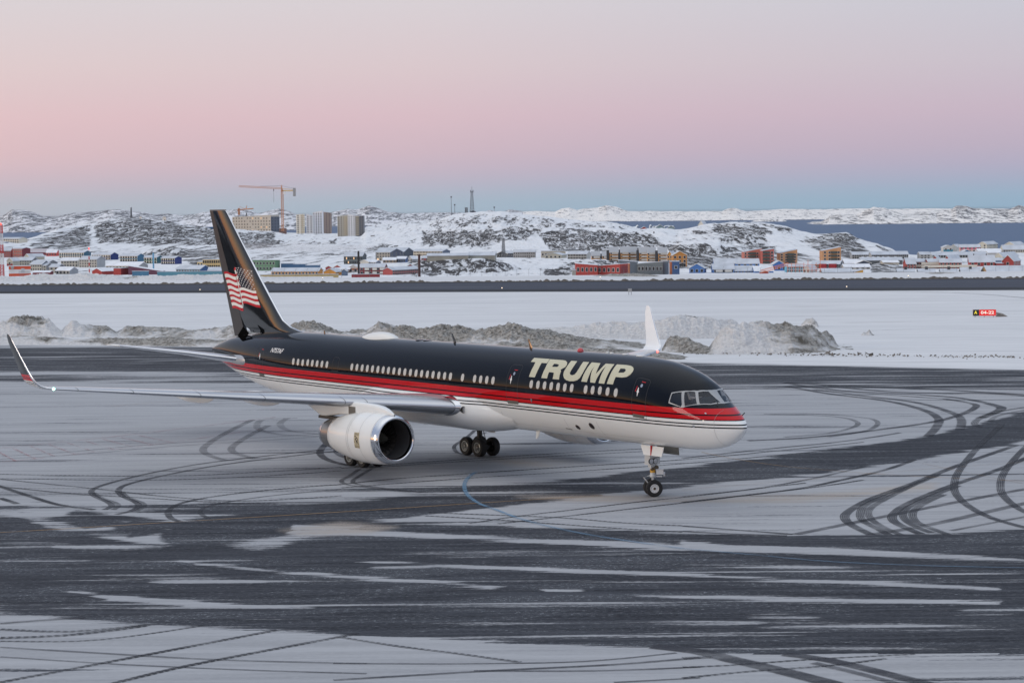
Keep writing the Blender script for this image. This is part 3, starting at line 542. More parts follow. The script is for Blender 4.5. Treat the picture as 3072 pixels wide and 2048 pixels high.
def land(X, Y, detail=True):
    u = X / Y; px = 1536 + u * F
    D = np.interp(u, CU, CR_[:, 2]); zc = np.interp(u, CU, CZ); ft = np.interp(u, CU, FOOT)
    base = zplane(Y); rise = sstep(Y, ft, D) ** 1.15
    z = base + (zc - zplane(D)) * rise
    for top, d0, wf, wb in NEAR:
        tu = (np.array([t[0] for t in top]) - 1536) / F; tz = np.array([at(a, b, d0)[2] for a, b in top]) - zplane(d0)
        h = np.interp(u, tu, tz, left=0, right=0) * np.where(Y < d0, sstep(Y, d0 - wf, d0), 1 - sstep(Y, d0, d0 + wb)); z = z + np.maximum(h, 0)
    if detail:
        rg = fbm(X, Y * .45, 90, 5, 9); rg2 = 1 - 2 * np.abs(fbm(X, Y * .4, 55, 4, 11))
        amp = sstep(Y, ft + 60, ft + 500) * (1 - sstep(Y, D - 120, D) * .82)
        z = z + amp * (3.4 * rg + 3.0 * rg2 + 1.2 * fbm(X, Y * .5, 18, 3, 13))
        crest = np.exp(-((Y - D) / 110) ** 2); z = z + crest * (fbm(X, Y * .1, 40, 5, 4) * 1.5 + .3)
    z = np.where(Y > D, z - sstep(Y, D, D + 450) * 110, z)
    return z
us = np.linspace(-.335, .335, 900); Ys = np.r_[np.linspace(520, 900, 10), np.linspace(910, 3900, 330)]
Yt = np.repeat(Ys[:, None], len(us), 1); Xt = Yt * us[None]; Zt = land(Xt, Yt)
Zt = np.where(Yt < 560, -13.6 - (560 - Yt) * .002, Zt)
Ut, Vt = project(Xt, Yt, Zt); dens = np.full(Ut.shape, .20)
def rocks(pts, v, soft=10, k='max'):
    global dens
    v = v * .90 if k == 'max' else v; f = sstep(polydist(Ut, Vt, pts), -soft * 1.9, soft * 1.2); dens = np.maximum(dens, v * f) if k == 'max' else dens * (1 - f) + v * f
rocks([r1(*p) for p in ((-400, 560), (250, 570), (300, 640), (-400, 640))], .3)
rocks([r1(*p) for p in ((280, 590), (500, 500), (700, 440), (900, 400), (1200, 345), (1500, 380), (1900, 440), (2100, 470), (2100, 600), (1500, 610), (1000, 580), (900, 610), (500, 640), (300, 640))], .68, 14)
rocks([r1(*p) for p in ((860, 430), (900, 560), (840, 600), (830, 480))], .2, 8, 'set'); rocks([r1(*p) for p in ((900, 600), (1500, 612), (1950, 620), (1900, 650), (1300, 640), (950, 640))], .1, 6, 'set')
rocks([r1(*p) for p in ((1300, 690), (1400, 640), (1600, 610), (1700, 640), (2050, 620), (2050, 790), (1800, 790), (1650, 720))], .62, 8)
rocks([r1(*p) for p in ((500, 640), (1300, 640), (1300, 680), (500, 680))], .36, 8)
rocks([r2(*p) for p in ((230, 480), (560, 485), (560, 560), (700, 600), (230, 640))], .66, 8)
rocks([r2(*p) for p in ((560, 550), (1150, 540), (1200, 600), (560, 620))], .38, 8)
rocks([r2(*p) for p in ((330, 650), (1200, 650), (1400, 640), (1400, 720), (900, 740), (330, 760))], .42, 10)
rocks([r2(*p) for p in ((1400, 620), (1560, 590), (1700, 600), (1500, 660), (1400, 670))], .55, 6)
rocks([r2(*p) for p in ((1600, 380), (2352, 300), (2352, 470), (1800, 420))], .36, 10)
rocks([r2(*p) for p in ((1920, 520), (2100, 470), (2352, 460), (2352, 600), (1940, 590))], .62, 8)
rocks([r3(*p) for p in ((-100, 470), (600, 460), (700, 430), (960, 450), (1000, 480), (1300, 440), (1700, 480), (2000, 500), (2150, 620), (1500, 660), (1100, 640), (960, 540), (650, 560), (400, 610), (-100, 600))], .70, 10)
rocks([r3(*p) for p in ((950, 500), (1010, 600), (950, 640), (870, 560))], .15, 8, 'set')
rocks([r3(*p) for p in ((0, 330), (400, 310), (900, 330), (1800, 440), (1300, 450), (600, 440), (0, 460))], .40, 8)
rocks([r3(*p) for p in ((1100, 640), (1400, 600), (1700, 610), (1700, 660))], .6, 6)
rocks([r4(*p) for p in ((80, 620), (560, 600), (640, 700), (650, 880), (240, 880))], .84, 8)
rocks([r4(*p) for p in ((640, 640), (1200, 600), (1350, 640), (1400, 720), (1600, 640), (1900, 760), (1850, 800), (640, 780))], .66, 8)
rocks([r4(*p) for p in ((650, 355), (1300, 385), (1550, 420), (1550, 480), (1250, 480), (1250, 620), (1100, 640), (700, 560), (620, 420))], .60, 10)
rocks([r4(*p) for p in ((200, 420), (600, 430), (760, 500), (400, 500))], .42, 6)
rocks([r4(*p) for p in ((1300, 420), (1850, 760), (1500, 640))], .1, 8, 'set')
rocks([r4(*p) for p in ((1650, 560), (1900, 500), (2250, 470), (2350, 560), (2352, 780), (1900, 690))], .68, 8)
rocks([r5(*p) for p in ((-50, 480), (250, 465), (390, 560), (520, 690), (330, 770), (-50, 700))], .74, 8); rocks([r5(*p) for p in ((620, 610), (800, 690), (720, 700))], .7, 5)
rocks([r3(*p) for p in ((-200, 740), (300, 715), (560, 730), (800, 820), (600, 840), (200, 870), (-200, 870))], .60, 8); rocks([r3(*p) for p in ((980, 870), (1200, 790), (1350, 745), (1750, 740), (1750, 860))], .72, 6)
rocks([r5(*p) for p in ((560, 850), (660, 825), (860, 830), (1050, 890), (900, 930), (560, 930))], .74, 5)
rocks([r2(*p) for p in ((1880, 760), (2400, 720), (2400, 870), (1900, 860))], .42, 8)
M_ROCK = rock_material('hill_snow_and_rock', .085, .006, .15)
tag(grid('hills', np.stack([Xt, Yt, Zt], -1), M_ROCK, attrs={'rock': dens}, flip=True), kind='structure')
# sea
ZSEA = -60.
t_ = NT('sea_water'); nz_ = t_.noise(t_.pos((.006, .02, 1)), 1, 6, .7)
t_.inp(t_.b, 'Base Color', t_.mix(t_.rng(nz_, .35, .65), (.055, .10, .185), (.078, .13, .225))); t_.inp(t_.b, 'Roughness', .65); t_.inp(t_.b, 'Specular IOR Level', .25)
rad = 120000; mb = MB(); n = 96
mb.add([(0, 0, ZSEA)] + [(rad * math.cos(2 * math.pi * k / n), rad * math.sin(2 * math.pi * k / n), ZSEA) for k in range(n)], [(0, k + 1, (k + 1) % n + 1) for k in range(n)])
tag(mb.build('sea', t_.m), kind='structure')
# far mountains and islands standing in the sea
def far_land(crest, D, depth, rock, seed, mt, relief=.28, name='hills', nt2=90, nx=None):
    px = np.linspace(crest[0][0], crest[-1][0], nx or int((crest[-1][0] - crest[0][0]) / 1.6)); cy = interp(crest, px)
    # add craggy irregularity to the traced crest
    u_ = (px - 1536) / F; Dc = D + depth * .55
    ctr = np.array([at(a, c, Dc)[2] for a, c in zip(px, cy)]) - ZSEA
    tt = np.r_[np.linspace(-.02, .55, nt2), np.linspace(.6, 1, 8)]; prof = np.where(tt < .55, np.clip(tt, 0, 1) / .55, 1 - (tt - .55) / .45); prof = np.clip(prof, 0, 1) ** .75
    Yf = D + tt[:, None] * depth + 0 * u_[None]; Xf = Yf * u_[None]
    nn = fbm(Xf, Yf * .35, 420, 6, seed) * .7 + (1 - 2 * np.abs(fbm(Xf, Yf * .3, 260, 5, seed + 2))) * .5
    mid = np.sin(np.clip(tt / .55, 0, 1) * math.pi)[:, None]
    Zf = ZSEA + ctr[None] * prof[:, None] * (1 + relief * nn * mid) + fbm(Xf, Yf * .1, 90, 5, seed + 7) * 5 * prof[:, None] - 2 * (tt[:, None] < 0)
    ends = np.minimum(sstep(px, px[0], px[0] + 12), 1 - sstep(px, px[-1] - 12, px[-1])); Zf = ZSEA + (Zf - ZSEA) * ends[None] - 1.5
    ctr_n = np.clip((Zf - ZSEA) / 150, 0, 1); rk = rock + .16 * ctr_n + .1 * fbm(Xf, Yf * .3, 900, 2, seed + 4); rk = np.where(tt[:, None] < .012, .98, rk)
    return tag(grid(name, np.stack([Xf, Yf, Zf], -1), mt, attrs={'rock': np.clip(rk, 0, 1)}, flip=True), kind='structure')
M_FAR = rock_material('far_snow_and_rock', .018, .0028, .04, snow=(.80, .80, .83), rock=(.065, .07, .085))  # pale bluish rock: distance haze put into the colour
M_FAR2 = rock_material('far_island_snow', .02, .003, .06, snow=(.88, .85, .82), rock=(.075, .075, .085))  # rock lightened towards blue here too, haze held in its colour
far_land([r1(-900, 300), r1(-300, 330), r1(0, 345), r1(40, 330), r1(130, 272), r1(230, 275), r1(310, 292), r1(430, 330), r1(520, 330), r1(700, 300), r1(850, 292), r1(960, 282), r1(1060, 268), r1(1200, 282), r1(1350, 295), r1(1460, 318), r1(1560, 312), r1(1700, 325), r1(1900, 290), r1(1960, 287),
          r2(150, 280), r2(240, 272), r2(350, 285), r2(420, 305), r2(520, 282), r2(620, 260), r2(700, 275), r2(780, 310), r2(850, 330)], 9600, 3200, .36, 31, M_FAR)
far_land([r2(600, 330), r2(900, 330), r2(1080, 300), r2(1250, 262), r2(1330, 268), r2(1450, 232), r2(1530, 255), r2(1620, 292), r2(1720, 300), r2(1820, 305), r2(2000, 298), r2(2200, 296), r3(150, 298), r3(300, 300), r3(480, 290), r3(530, 275), r3(640, 296), r3(710, 270), r3(860, 292)], 12000, 3500, .34, 37, M_FAR)
far_land([r3(420, 300), r3(640, 300), r3(980, 283), r3(1130, 290), r3(1190, 262), r3(1260, 250), r3(1330, 275), r3(1400, 262), r3(1520, 255), r3(1600, 231), r3(1690, 245), r3(1760, 272), r3(1800, 283), r3(2352, 285), r4(0, 203), r4(330, 205), r4(740, 203), r4(800, 175), r4(850, 166), r4(915, 172), r4(960, 196), r4(1020, 205),
          r4(1300, 196), r4(1450, 184), r4(1650, 180), r4(1900, 186), r5(0, 190), r5(250, 180), r5(700, 182), r5(1200, 178), r5(1500, 180), r5(2352, 185), r5(3600, 190)], 14500, 4200, .20, 41, M_FAR2, .2)
far_land([r4(1050, 334), r4(1150, 315), r4(1300, 298), r4(1400, 296), r4(1520, 325)], 12600, 500, .30, 43, M_FAR2, .2)
far_land([r4(1700, 345), r4(1900, 330), r4(1990, 280), r5(60, 262), r5(200, 238), r5(400, 240), r5(520, 190), r5(590, 160), r5(730, 178), r5(790, 205), r5(950, 232), r5(1120, 226), r5(1240, 210), r5(1330, 232), r5(1420, 200), r5(1500, 190), r5(1560, 146), r5(1680, 145), r5(1760, 172), r5(1900, 176), r5(2080, 188), r5(2180, 185), r5(2290, 138), r5(2352, 150), r5(2700, 170), r5(3600, 190)], 9900, 2600, .36, 47, M_FAR2, .3)
# unseen dark ridge added to the left and behind, for the glossy paint to mirror
an = np.radians(np.linspace(140, 330, 160)); rr_ = np.array([430, 470, 560, 700, 900.])
hh = 4 + 15 * np.abs(fbm(an * 10, an * 0, 1.4, 5, 51)) + 3
P_ = np.stack([np.stack([r_ * np.cos(an), r_ * np.sin(an), hh * k - .3 + 0 * an], -1) for r_, k in zip(rr_, (0, .55, 1, .8, -.2))])
tag(grid('hills', P_, M_ROCK, attrs={'rock': np.full((5, 160), .97)}, smooth=False), kind='structure')

# ================================================================== THE TOWN
WC = {}
def wall(c, nm): return mat('wall_' + nm, c, .75, var=.08, vscale=.4)
ROOF = mat('roof_snow', (.50, .54, .60), .8, var=.12, vscale=.25); ROOFW = mat('roof_deep_snow', (.72, .75, .80), .85, var=.08, vscale=.3)
GLASS = mat('window_dark', (.028, .032, .04), .15); FRM = mat('window_frame_white', (.62, .62, .60), .6); FRD = mat('window_frame_dark', (.06, .065, .07), .6); LIT = mat('window_lit', (1., .62, .30), .5, emit=.5)
TRIM = mat('trim_white', (.68, .67, .63), .6); DARKM = mat('dark_metal', (.045, .048, .055), .5); CONC = mat('foundation', (.17, .165, .155), .9)
WMESH = {}
def wmesh(w_, h_, fr, lit=False):
    k = (round(w_, 1), round(h_, 1), fr.name, lit)
    if k not in WMESH:
        b = MB(); w_, h_ = k[0], k[1]; b.box(-w_ / 2 - .1, w_ / 2 + .1, -.05, .05, -h_ / 2 - .1, h_ / 2 + .1, 0); b.box(-w_ / 2, w_ / 2, -.08, .0, -h_ / 2, h_ / 2, 1)
        if w_ > 1.3: b.box(-.05, .05, -.1, -.05, -h_ / 2, h_ / 2, 0)
        me = bpy.data.meshes.new('window'); me.from_pydata(b.v, [], b.f); me.materials.append(fr); me.materials.append(LIT if lit else GLASS); me.polygons.foreach_set('material_index', b.mi); me.update(); WMESH[k] = me
    return WMESH[k]
def depth_of(px, py):
    t = (py - horizon(px)) / F - PLANES; return 24.5 / max(t, .004)
def ground_hit(px, py):
    x, y, z = ray(px, py); Yq = np.arange(600, 4000, 6.); Xq = x / y * Yq; Zq = HC + z / y * Yq; h = land(Xq, Yq, False); k = np.nonzero(Zq <= h)[0]
    return float(Yq[k[0]]) if len(k) else None
def building(r, x0, x1, x2, ye, yb, yr, kind, wc, rows, cols, label, cat='house', roof=None, group=None, D=None, fr=None, side=0, dp=9., ww=1.1, wh=1.2, extra=None, lit=0, wall2=None, gab=None, name=None, trim=True):
    f = RR[r]; P0 = f(x0, yb); P1 = f(x1, yb); gh = ground_hit((P0[0] + P1[0]) / 2, P0[1]); D = (min(D, gh + 4) if gh else D) if D else (gh or depth_of((P0[0] + P1[0]) / 2, P0[1])); ppm = F / D; k = 3.92 if r > 3 else 3.0625
    Wpx = (x1 - x0) / k; h = (yb - ye) / k / ppm; hr = max(0, (ye - yr) / k / ppm); Dp = dp; a = 0.
    if x2 is not None:
        s_ = (abs(x2 - (x1 if x2 > x1 else x0))) / k / ppm; sn = min(.72, max(.12, s_ / dp)); Dp = s_ / sn; a = -math.asin(sn) if x2 > x1 else math.asin(sn)
    Wd = Wpx / ppm / math.cos(a)
    left = x2 is not None and x2 < x0
    ref = at(*(P0 if left else P1), D) if x2 is not None else at(*P0, D)
    if x2 is not None and not left: org = ref - Vector((math.cos(a), math.sin(a), 0)) * Wd
    else: org = ref
    nm = name or {'house': 'house', 'apartment block': 'apartment_block', 'tower block': 'tower_block', 'warehouse': 'warehouse', 'shed': 'shed', 'office': 'office_building', 'container': 'container', 'hut': 'hut', 'wall': 'wall', 'garage': 'garage'}.get(cat, 'building')
    o = empty(nm, org, a, label=label, cat=cat, group=group); wcm = wall(wc, nm + '_' + '_'.join('%d' % (c * 255) for c in wc)); ma = [wcm, CONC]
    b = MB(); zb = -6.
    b.box(0, Wd, 0, Dp, zb, h, 0)
    if kind == 'g': b.add([(0, 0, h), (0, Dp, h), (0, Dp / 2, h + hr), (Wd, 0, h), (Wd, Dp, h), (Wd, Dp / 2, h + hr)], [(0, 2, 1), (3, 4, 5)])
    if kind == 'ge': b.add([(0, 0, h), (Wd, 0, h), (Wd / 2, 0, h + hr), (0, Dp, h), (Wd, Dp, h), (Wd / 2, Dp, h + hr)], [(0, 1, 2), (3, 5, 4)])
    if kind == 'm': b.add([(0, 0, h - hr * 0), (Wd, 0, h), (Wd, 0, h + hr), (0, Dp, h), (Wd, Dp, h), (Wd, Dp, h + hr)], [(0, 1, 2), (3, 5, 4), (1, 4, 5, 2), (0, 2, 5, 3)])
    if kind == 'ml': b.add([(0, 0, h), (Wd, 0, h), (0, 0, h + hr), (0, Dp, h), (Wd, Dp, h), (0, Dp, h + hr)], [(0, 1, 2), (3, 5, 4), (0, 2, 5, 3), (1, 4, 5, 2)])
    wo_ = b.build('wall', ma, o)
    t = .22; e = .35; R_ = MB(); rm = roof or ROOF
    def slab(a_, b_, c_, d_): V = [Vector(q) for q in (a_, b_, c_, d_)]; U2 = [v + Vector((0, 0, t)) for v in V]; R_.add(V + U2, [(3, 2, 1, 0), (4, 5, 6, 7), (0, 1, 5, 4), (1, 2, 6, 5), (2, 3, 7, 6), (3, 0, 4, 7)])
    if kind == 'g':
        sl_ = hr / (Dp / 2) * e; slab((-e, -e, h - sl_ + .02), (Wd + e, -e, h - sl_ + .02), (Wd + e, Dp / 2, h + hr + .02), (-e, Dp / 2, h + hr + .02)); slab((-e, Dp / 2, h + hr + .025), (Wd + e, Dp / 2, h + hr + .025), (Wd + e, Dp + e, h - sl_ + .025), (-e, Dp + e, h - sl_ + .025))
    elif kind == 'ge':
        sl_ = hr / (Wd / 2) * e; slab((-e, -e, h - sl_ + .02), (Wd / 2, -e, h + hr + .02), (Wd / 2, Dp + e, h + hr + .02), (-e, Dp + e, h - sl_ + .02)); slab((Wd / 2, -e, h + hr + .025), (Wd + e, -e, h - sl_ + .025), (Wd + e, Dp + e, h - sl_ + .025), (Wd / 2, Dp + e, h + hr + .025))
        if trim:
            tb = MB(); tb.prism([(-e, h - sl_), (Wd / 2, h + hr), (Wd + e, h - sl_), (Wd + e, h - sl_ + t + .05), (Wd / 2, h + hr + t + .07), (-e, h - sl_ + t + .05)], -e - .06, -e - .005); tb.build('barge_board', [TRIM], o)
    elif kind == 'm': slab((-.1, -.1, h + .02), (Wd + .1, -.1, h + hr + .02), (Wd + .1, Dp, h + hr + .02), (-.1, Dp, h + .02))
    elif kind == 'ml': slab((-.1, -.1, h + hr + .02), (Wd + .1, -.1, h + .02), (Wd + .1, Dp, h + .02), (-.1, Dp, h + hr + .02))
    elif kind == 'h': 
        b2 = [(-e, -e, h), (Wd + e, -e, h), (Wd + e, Dp + e, h), (-e, Dp + e, h), (Wd * .3, Dp / 2, h + hr), (Wd * .7, Dp / 2, h + hr)]; R_.add(b2, [(0, 1, 5, 4), (1, 2, 5), (2, 3, 4, 5), (3, 0, 4), (3, 2, 1, 0)])
    else: slab((-.15, -.15, h + .01), (Wd + .15, -.15, h + .01), (Wd + .15, Dp + .15, h + .01), (-.15, Dp + .15, h + .01))
    R_.build('roof', [rm], o)
    if wall2:                       # contrasting lower storey or panel: (z0 frac, z1 frac, colour)
        for q, (f0, f1, c) in enumerate(wall2): bb = MB(); bb.box(-.03, Wd + .03, -.04 - .01 * q, 0.02, h * f0, h * f1); bb.build('cladding_band', [wall(c, 'c' + '_'.join('%d' % (v * 255) for v in c))], o)
    if gab: bb = MB(); bb.add([(Wd + .03, -.02, zb), (Wd + .03, Dp + .02, zb), (Wd + .03, Dp + .02, h), (Wd + .03, Dp / 2, h + (hr if kind == 'g' else 0)), (Wd + .03, -.02, h)], [(0, 1, 2, 3, 4)]); bb.build('end_wall', [wall(gab, 'e' + '_'.join('%d' % (v * 255) for v in gab))], o)  # separate end-wall colour, mostly darker: shade of the sunless side painted in
    fr = fr or FRM; ww = min(ww, Wd / max(cols, 1) * .5); wh_ = min(wh, h / max(rows, 1) * .55)
    for i in range(rows):
        for j in range(cols):
            if rows * cols > 60 and (i + j) % 9 == 8: continue
            wn = link('window', wmesh(ww, wh_, fr, lit and random.random() < lit), o); wn.location = (Wd * (j + .5) / cols, -.06 if not wall2 else -.12, h * (i + .52) / rows)
    if side and abs(a) > .1:
        for i in range(rows):
            for j in range(side):
                wn = link('window', wmesh(ww, wh_, fr), o)
                if left: wn.location = (-.05, Dp * (j + .5) / side, h * (i + .52) / rows); wn.rotation_euler = (0, 0, -math.pi / 2)
                else: wn.location = (Wd + .07, Dp * (j + .5) / side, h * (i + .52) / rows); wn.rotation_euler = (0, 0, math.pi / 2)
    if extra:
        for e_2 in extra:
            ty = e_2[0]
            if ty == 'balc':       # columns of balconies: x frac, width m, rows
                for i in range(e_2[3]):
                    bb = MB(); x_ = Wd * e_2[1]; z_ = h * (i + .3) / e_2[3]; bb.box(x_ - e_2[2] / 2, x_ + e_2[2] / 2, -1.1, -.02, z_ - .1, z_, 0); bb.box(x_ - e_2[2] / 2, x_ + e_2[2] / 2, -1.15, -1.08, z_, z_ + 1.0, 0)
                    bb.box(x_ - e_2[2] / 2, x_ - e_2[2] / 2 + .06, -1.08, -.02, z_, z_ + 1., 0); bb.box(x_ + e_2[2] / 2 - .06, x_ + e_2[2] / 2, -1.08, -.02, z_, z_ + 1., 0); bb.build('balcony', [e_2[4]], o)
            if ty == 'chim': bb = MB(); x_ = Wd * e_2[1]; bb.tube([(x_, Dp * .5, h), (x_, Dp * .5, h + hr + e_2[2])], .25); bb.build('chimney', [DARKM], o)
            if ty == 'stack': bb = MB(); x_ = Wd * e_2[1]; bb.box(x_ - .6, x_ + .6, Dp * .3, Dp * .3 + 1, h, h + e_2[2]); bb.build('roof_vent', [DARKM], o)
    return o, Wd, Dp, h, hr
B = building
RED, DRED, BRICK = (.34, .045, .04), (.16, .03, .045), (.40, .10, .075); BEI, GRY, LGR = (.42, .40, .34), (.22, .235, .25), (.40, .40, .39)
BLU, NAV, TEAL, GRN = (.06, .17, .28), (.045, .07, .20), (.05, .16, .20), (.03, .17, .12); ORA, YEL, SAL = (.52, .24, .05), (.62, .47, .23), (.48, .16, .12); CRM = (.66, .62, .52); WHT = (.66, .67, .68)
ROYAL = (.08, .20, .48)
wb = [('balc', .5, 2.4, 3, mat('balcony_white', (.62, .61, .57), .7))]
# far left
B(1, -10, 100, None, 650, 712, 622, 'g', RED, 3, 6, 'red block cut by the left picture edge behind the striped mast', 'apartment block', fr=FRM)
B(1, 105, 205, 258, 632, 712, 622, 'g', RED, 3, 5, 'red three-storey block with shaded maroon end wall, far left', 'apartment block', gab=DRED)
B(1, 255, 425, None, 665, 690, 635, 'g', DRED, 0, 0, 'long snow-covered roof over a maroon wall behind the left houses', 'house', roof=mat('roof_mauve', (.45, .43, .47), .8))
B(1, 425, 520, None, 668, 700, 640, 'g', (.55, .05, .04), 1, 4, 'bright red low house left of the long blue terrace', 'house', roof=ROOFW)
for a in ((522, 770, 815, 668, 718, 650, BLU, 'longest blue terrace with white balcony fronts, left of the red and white pole', 11, (.06, .16, .24)), (824, 1015, 1068, 688, 735, 667, NAV, 'navy terrace with white fronts and dark blue end, right of the red and white pole', 8, (.02, .04, .16)),
          (1092, 1262, 1305, 698, 750, 677, BLU, 'mid-blue terrace with white fronts between the navy and the green terrace', 7, (.05, .15, .25)), (1318, 1440, 1478, 712, 768, 695, GRN, 'green terrace with white fronts behind the light blue chimney', 5, (.03, .11, .14)),
          (1474, 1605, 1650, 718, 775, 702, NAV, 'dark blue terrace with white fronts right of the light blue chimney', 6, (.03, .05, .2))):
    B(1, a[0], a[1], a[2], a[3], a[4], a[5], 'g', a[6], 2, a[8], a[7], 'apartment block', group='blue and green terraces with white fronts', gab=a[9], wall2=[(.60, .97, CRM), (.14, .46, CRM)], fr=FRD, ww=.9, trim=False)
B(1, 0, 175, 215, 540, 580, 528, 'g', CRM, 2, 8, 'long cream building by the water at the far left', 'warehouse', D=1950, dp=16)
B(1, 20, 55, None, 572, 585, 570, 'f', (.03, .08, .2), 0, 0, 'small blue shed in front of the cream waterside building', 'shed', D=1900)
B(1, 60, 116, 150, 742, 790, 715, 'ge', BEI, 1, 1, 'beige gabled house with a red lower half, far left', 'house', wall2=[(0, .45, (.25, .04, .04))])
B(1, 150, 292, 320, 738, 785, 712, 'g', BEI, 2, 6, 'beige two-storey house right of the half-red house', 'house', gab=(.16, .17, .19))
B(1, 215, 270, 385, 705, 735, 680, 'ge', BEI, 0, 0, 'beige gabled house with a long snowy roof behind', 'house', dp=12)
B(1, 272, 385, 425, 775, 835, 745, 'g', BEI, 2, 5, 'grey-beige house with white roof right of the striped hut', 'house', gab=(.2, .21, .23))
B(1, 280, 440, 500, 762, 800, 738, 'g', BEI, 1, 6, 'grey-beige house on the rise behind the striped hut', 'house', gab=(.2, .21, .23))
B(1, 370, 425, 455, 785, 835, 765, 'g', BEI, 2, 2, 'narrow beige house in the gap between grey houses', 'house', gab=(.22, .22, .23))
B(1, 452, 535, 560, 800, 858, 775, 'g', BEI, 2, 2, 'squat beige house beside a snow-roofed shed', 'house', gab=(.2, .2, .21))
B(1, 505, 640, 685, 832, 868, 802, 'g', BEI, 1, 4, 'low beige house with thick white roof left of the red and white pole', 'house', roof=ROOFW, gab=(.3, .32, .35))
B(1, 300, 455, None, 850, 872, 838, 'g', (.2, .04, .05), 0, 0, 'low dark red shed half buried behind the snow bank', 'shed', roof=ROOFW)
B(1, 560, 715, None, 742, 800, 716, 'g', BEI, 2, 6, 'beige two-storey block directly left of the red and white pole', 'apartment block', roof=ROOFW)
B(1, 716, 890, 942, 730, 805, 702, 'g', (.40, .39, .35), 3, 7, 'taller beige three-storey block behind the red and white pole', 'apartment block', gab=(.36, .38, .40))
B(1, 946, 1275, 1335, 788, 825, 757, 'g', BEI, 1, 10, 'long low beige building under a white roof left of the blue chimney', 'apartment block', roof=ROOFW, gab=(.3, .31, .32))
B(1, 835, 935, 1050, 838, 872, 812, 'ge', RED, 0, 0, 'red gabled shed with snowy roof right of the red and white pole', 'shed', roof=ROOFW, dp=12, trim=False)
B(1, 1040, 1112, 1158, 812, 875, 810, 'f', RED, 0, 0, 'plain flat-topped red shed next to the gabled red shed', 'shed', gab=(.22, .03, .035))
B(1, 1180, 1490, None, 842, 872, 790, 'ml', (.13, .05, .08), 0, 0, 'slanted white roof over a maroon hall below the light blue chimney', 'warehouse', roof=ROOFW)
B(1, 1215, 1366, None, 840, 872, 838, 'f', BLU, 0, 0, 'small blue panel wall in front of the slanted white roof', 'wall', dp=.5, D=900)
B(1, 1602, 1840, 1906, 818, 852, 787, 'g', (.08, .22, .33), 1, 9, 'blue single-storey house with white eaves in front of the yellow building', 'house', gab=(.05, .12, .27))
B(1, 1912, 2060, None, 832, 856, 806, 'g', (.08, .20, .33), 1, 6, 'low blue house partly hidden by the tail fin', 'house')
B(1, 1445, 2045, None, 844, 880, 843, 'f', (.10, .26, .33), 0, 0, 'long teal panel fence along the snow bank', 'wall', dp=.3, D=905, name='fence')
B(1, 1812, 1866, None, 753, 800, 745, 'f', YEL, 1, 2, 'lower yellow annex left of the yellow building', 'apartment block')
B(2, -98, 62, None, 732, 815, 731, 'f', YEL, 2, 8, 'big pale yellow building with tiny windows behind the tail fin', 'apartment block', fr=FRD, ww=.6)
# behind and right of the fin
o_ = B(2, 150, 530, 596, 338, 475, 322, 'm', (.50, .46, .40), 5, 14, 'long grey-beige apartment slab beside the big crane', 'apartment block', D=3100, ww=1.8, wh=1.5, fr=FRD, side=3, gab=(.12, .14, .18), extra=[('stack', .3, 6)], lit=.05, dp=22)
B(2, 764, 830, None, 320, 522, 312, 'm', (.72, .68, .60), 11, 2, 'left cream wing of the white tower group, with balconies', 'tower block', D=3200, dp=20, fr=FRD, extra=[('balc', .95, 4.5, 11, mat('balcony_cream', (.55, .48, .34), .7))], ww=1.6)
B(2, 856, 915, None, 330, 525, 312, 'ml', (.60, .60, .61), 10, 2, 'grey-white middle wing of the white tower group', 'tower block', D=3210, dp=20, fr=FRD, ww=1.4)
B(2, 916, 1002, None, 300, 520, 284, 'm', (.74, .74, .76), 9, 4, 'tallest white tower of the left group, rows of dark windows', 'tower block', D=3225, dp=22, fr=FRD, ww=.9, wh=2.0)
B(2, 1002, 1080, None, 303, 500, 293, 'ml', (.27, .22, .20), 10, 3, 'brown-grey shaded right side of the white tower group', 'tower block', D=3260, dp=20, fr=FRD, ww=1.4)  # brown-grey colour holds the shade on the group's right-hand face
B(2, 1142, 1238, None, 335, 528, 322, 'm', (.50, .48, .42), 10, 4, 'grey-beige wing with balconies of the right-hand tower', 'tower block', D=3180, dp=20, fr=FRD, extra=[('balc', .78, 5, 10, mat('balcony_cream', (.55, .48, .34), .7))], ww=1.6)
B(2, 1238, 1305, None, 328, 528, 312, 'ml', (.76, .76, .77), 10, 3, 'white middle slab of the right-hand tower', 'tower block', D=3175, dp=20, fr=FRD, ww=1.2)
B(2, 1305, 1382, None, 330, 532, 326, 'f', (.17, .18, .20), 10, 4, 'dark grey right wing of the right-hand tower', 'tower block', D=3190, dp=20, fr=FRD, ww=1.4, extra=[('balc', .25, 4, 10, mat('balcony_cream', (.55, .48, .34), .7))])
B(2, 1445, 1480, None, 508, 530, 507, 'f', (.30, .30, .29), 0, 0, 'tiny grey hut on the snow right of the towers', 'hut', D=3000)
B(2, 605, 668, None, 445, 474, 444, 'f', (.16, .10, .09), 0, 0, 'brown site hut at the foot of the big crane', 'hut', D=3080)
B(2, 1050, 1130, None, 498, 518, 496, 'f', (.09, .06, .07), 0, 0, 'dark low shed between the two tower groups', 'shed', D=3100)
B(2, 300, 570, 595, 742, 835, 740, 'f', (.13, .25, .15), 2, 9, 'green flat-roofed building right of the tail fin', 'apartment block', roof=wall((.12, .22, .14), 'green_roof'))
B(2, 622, 735, None, 770, 830, 768, 'f', (.07, .15, .27), 0, 0, 'tall blue shed left part behind the orange terrace', 'warehouse')
B(2, 735, 848, None, 775, 830, 773, 'f', (.07, .15, .27), 0, 0, 'blue shed middle part behind the orange terrace', 'warehouse')
B(2, 848, 970, None, 785, 830, 783, 'f', (.065, .14, .25), 0, 0, 'lower blue shed at the right end behind the orange terrace', 'warehouse')
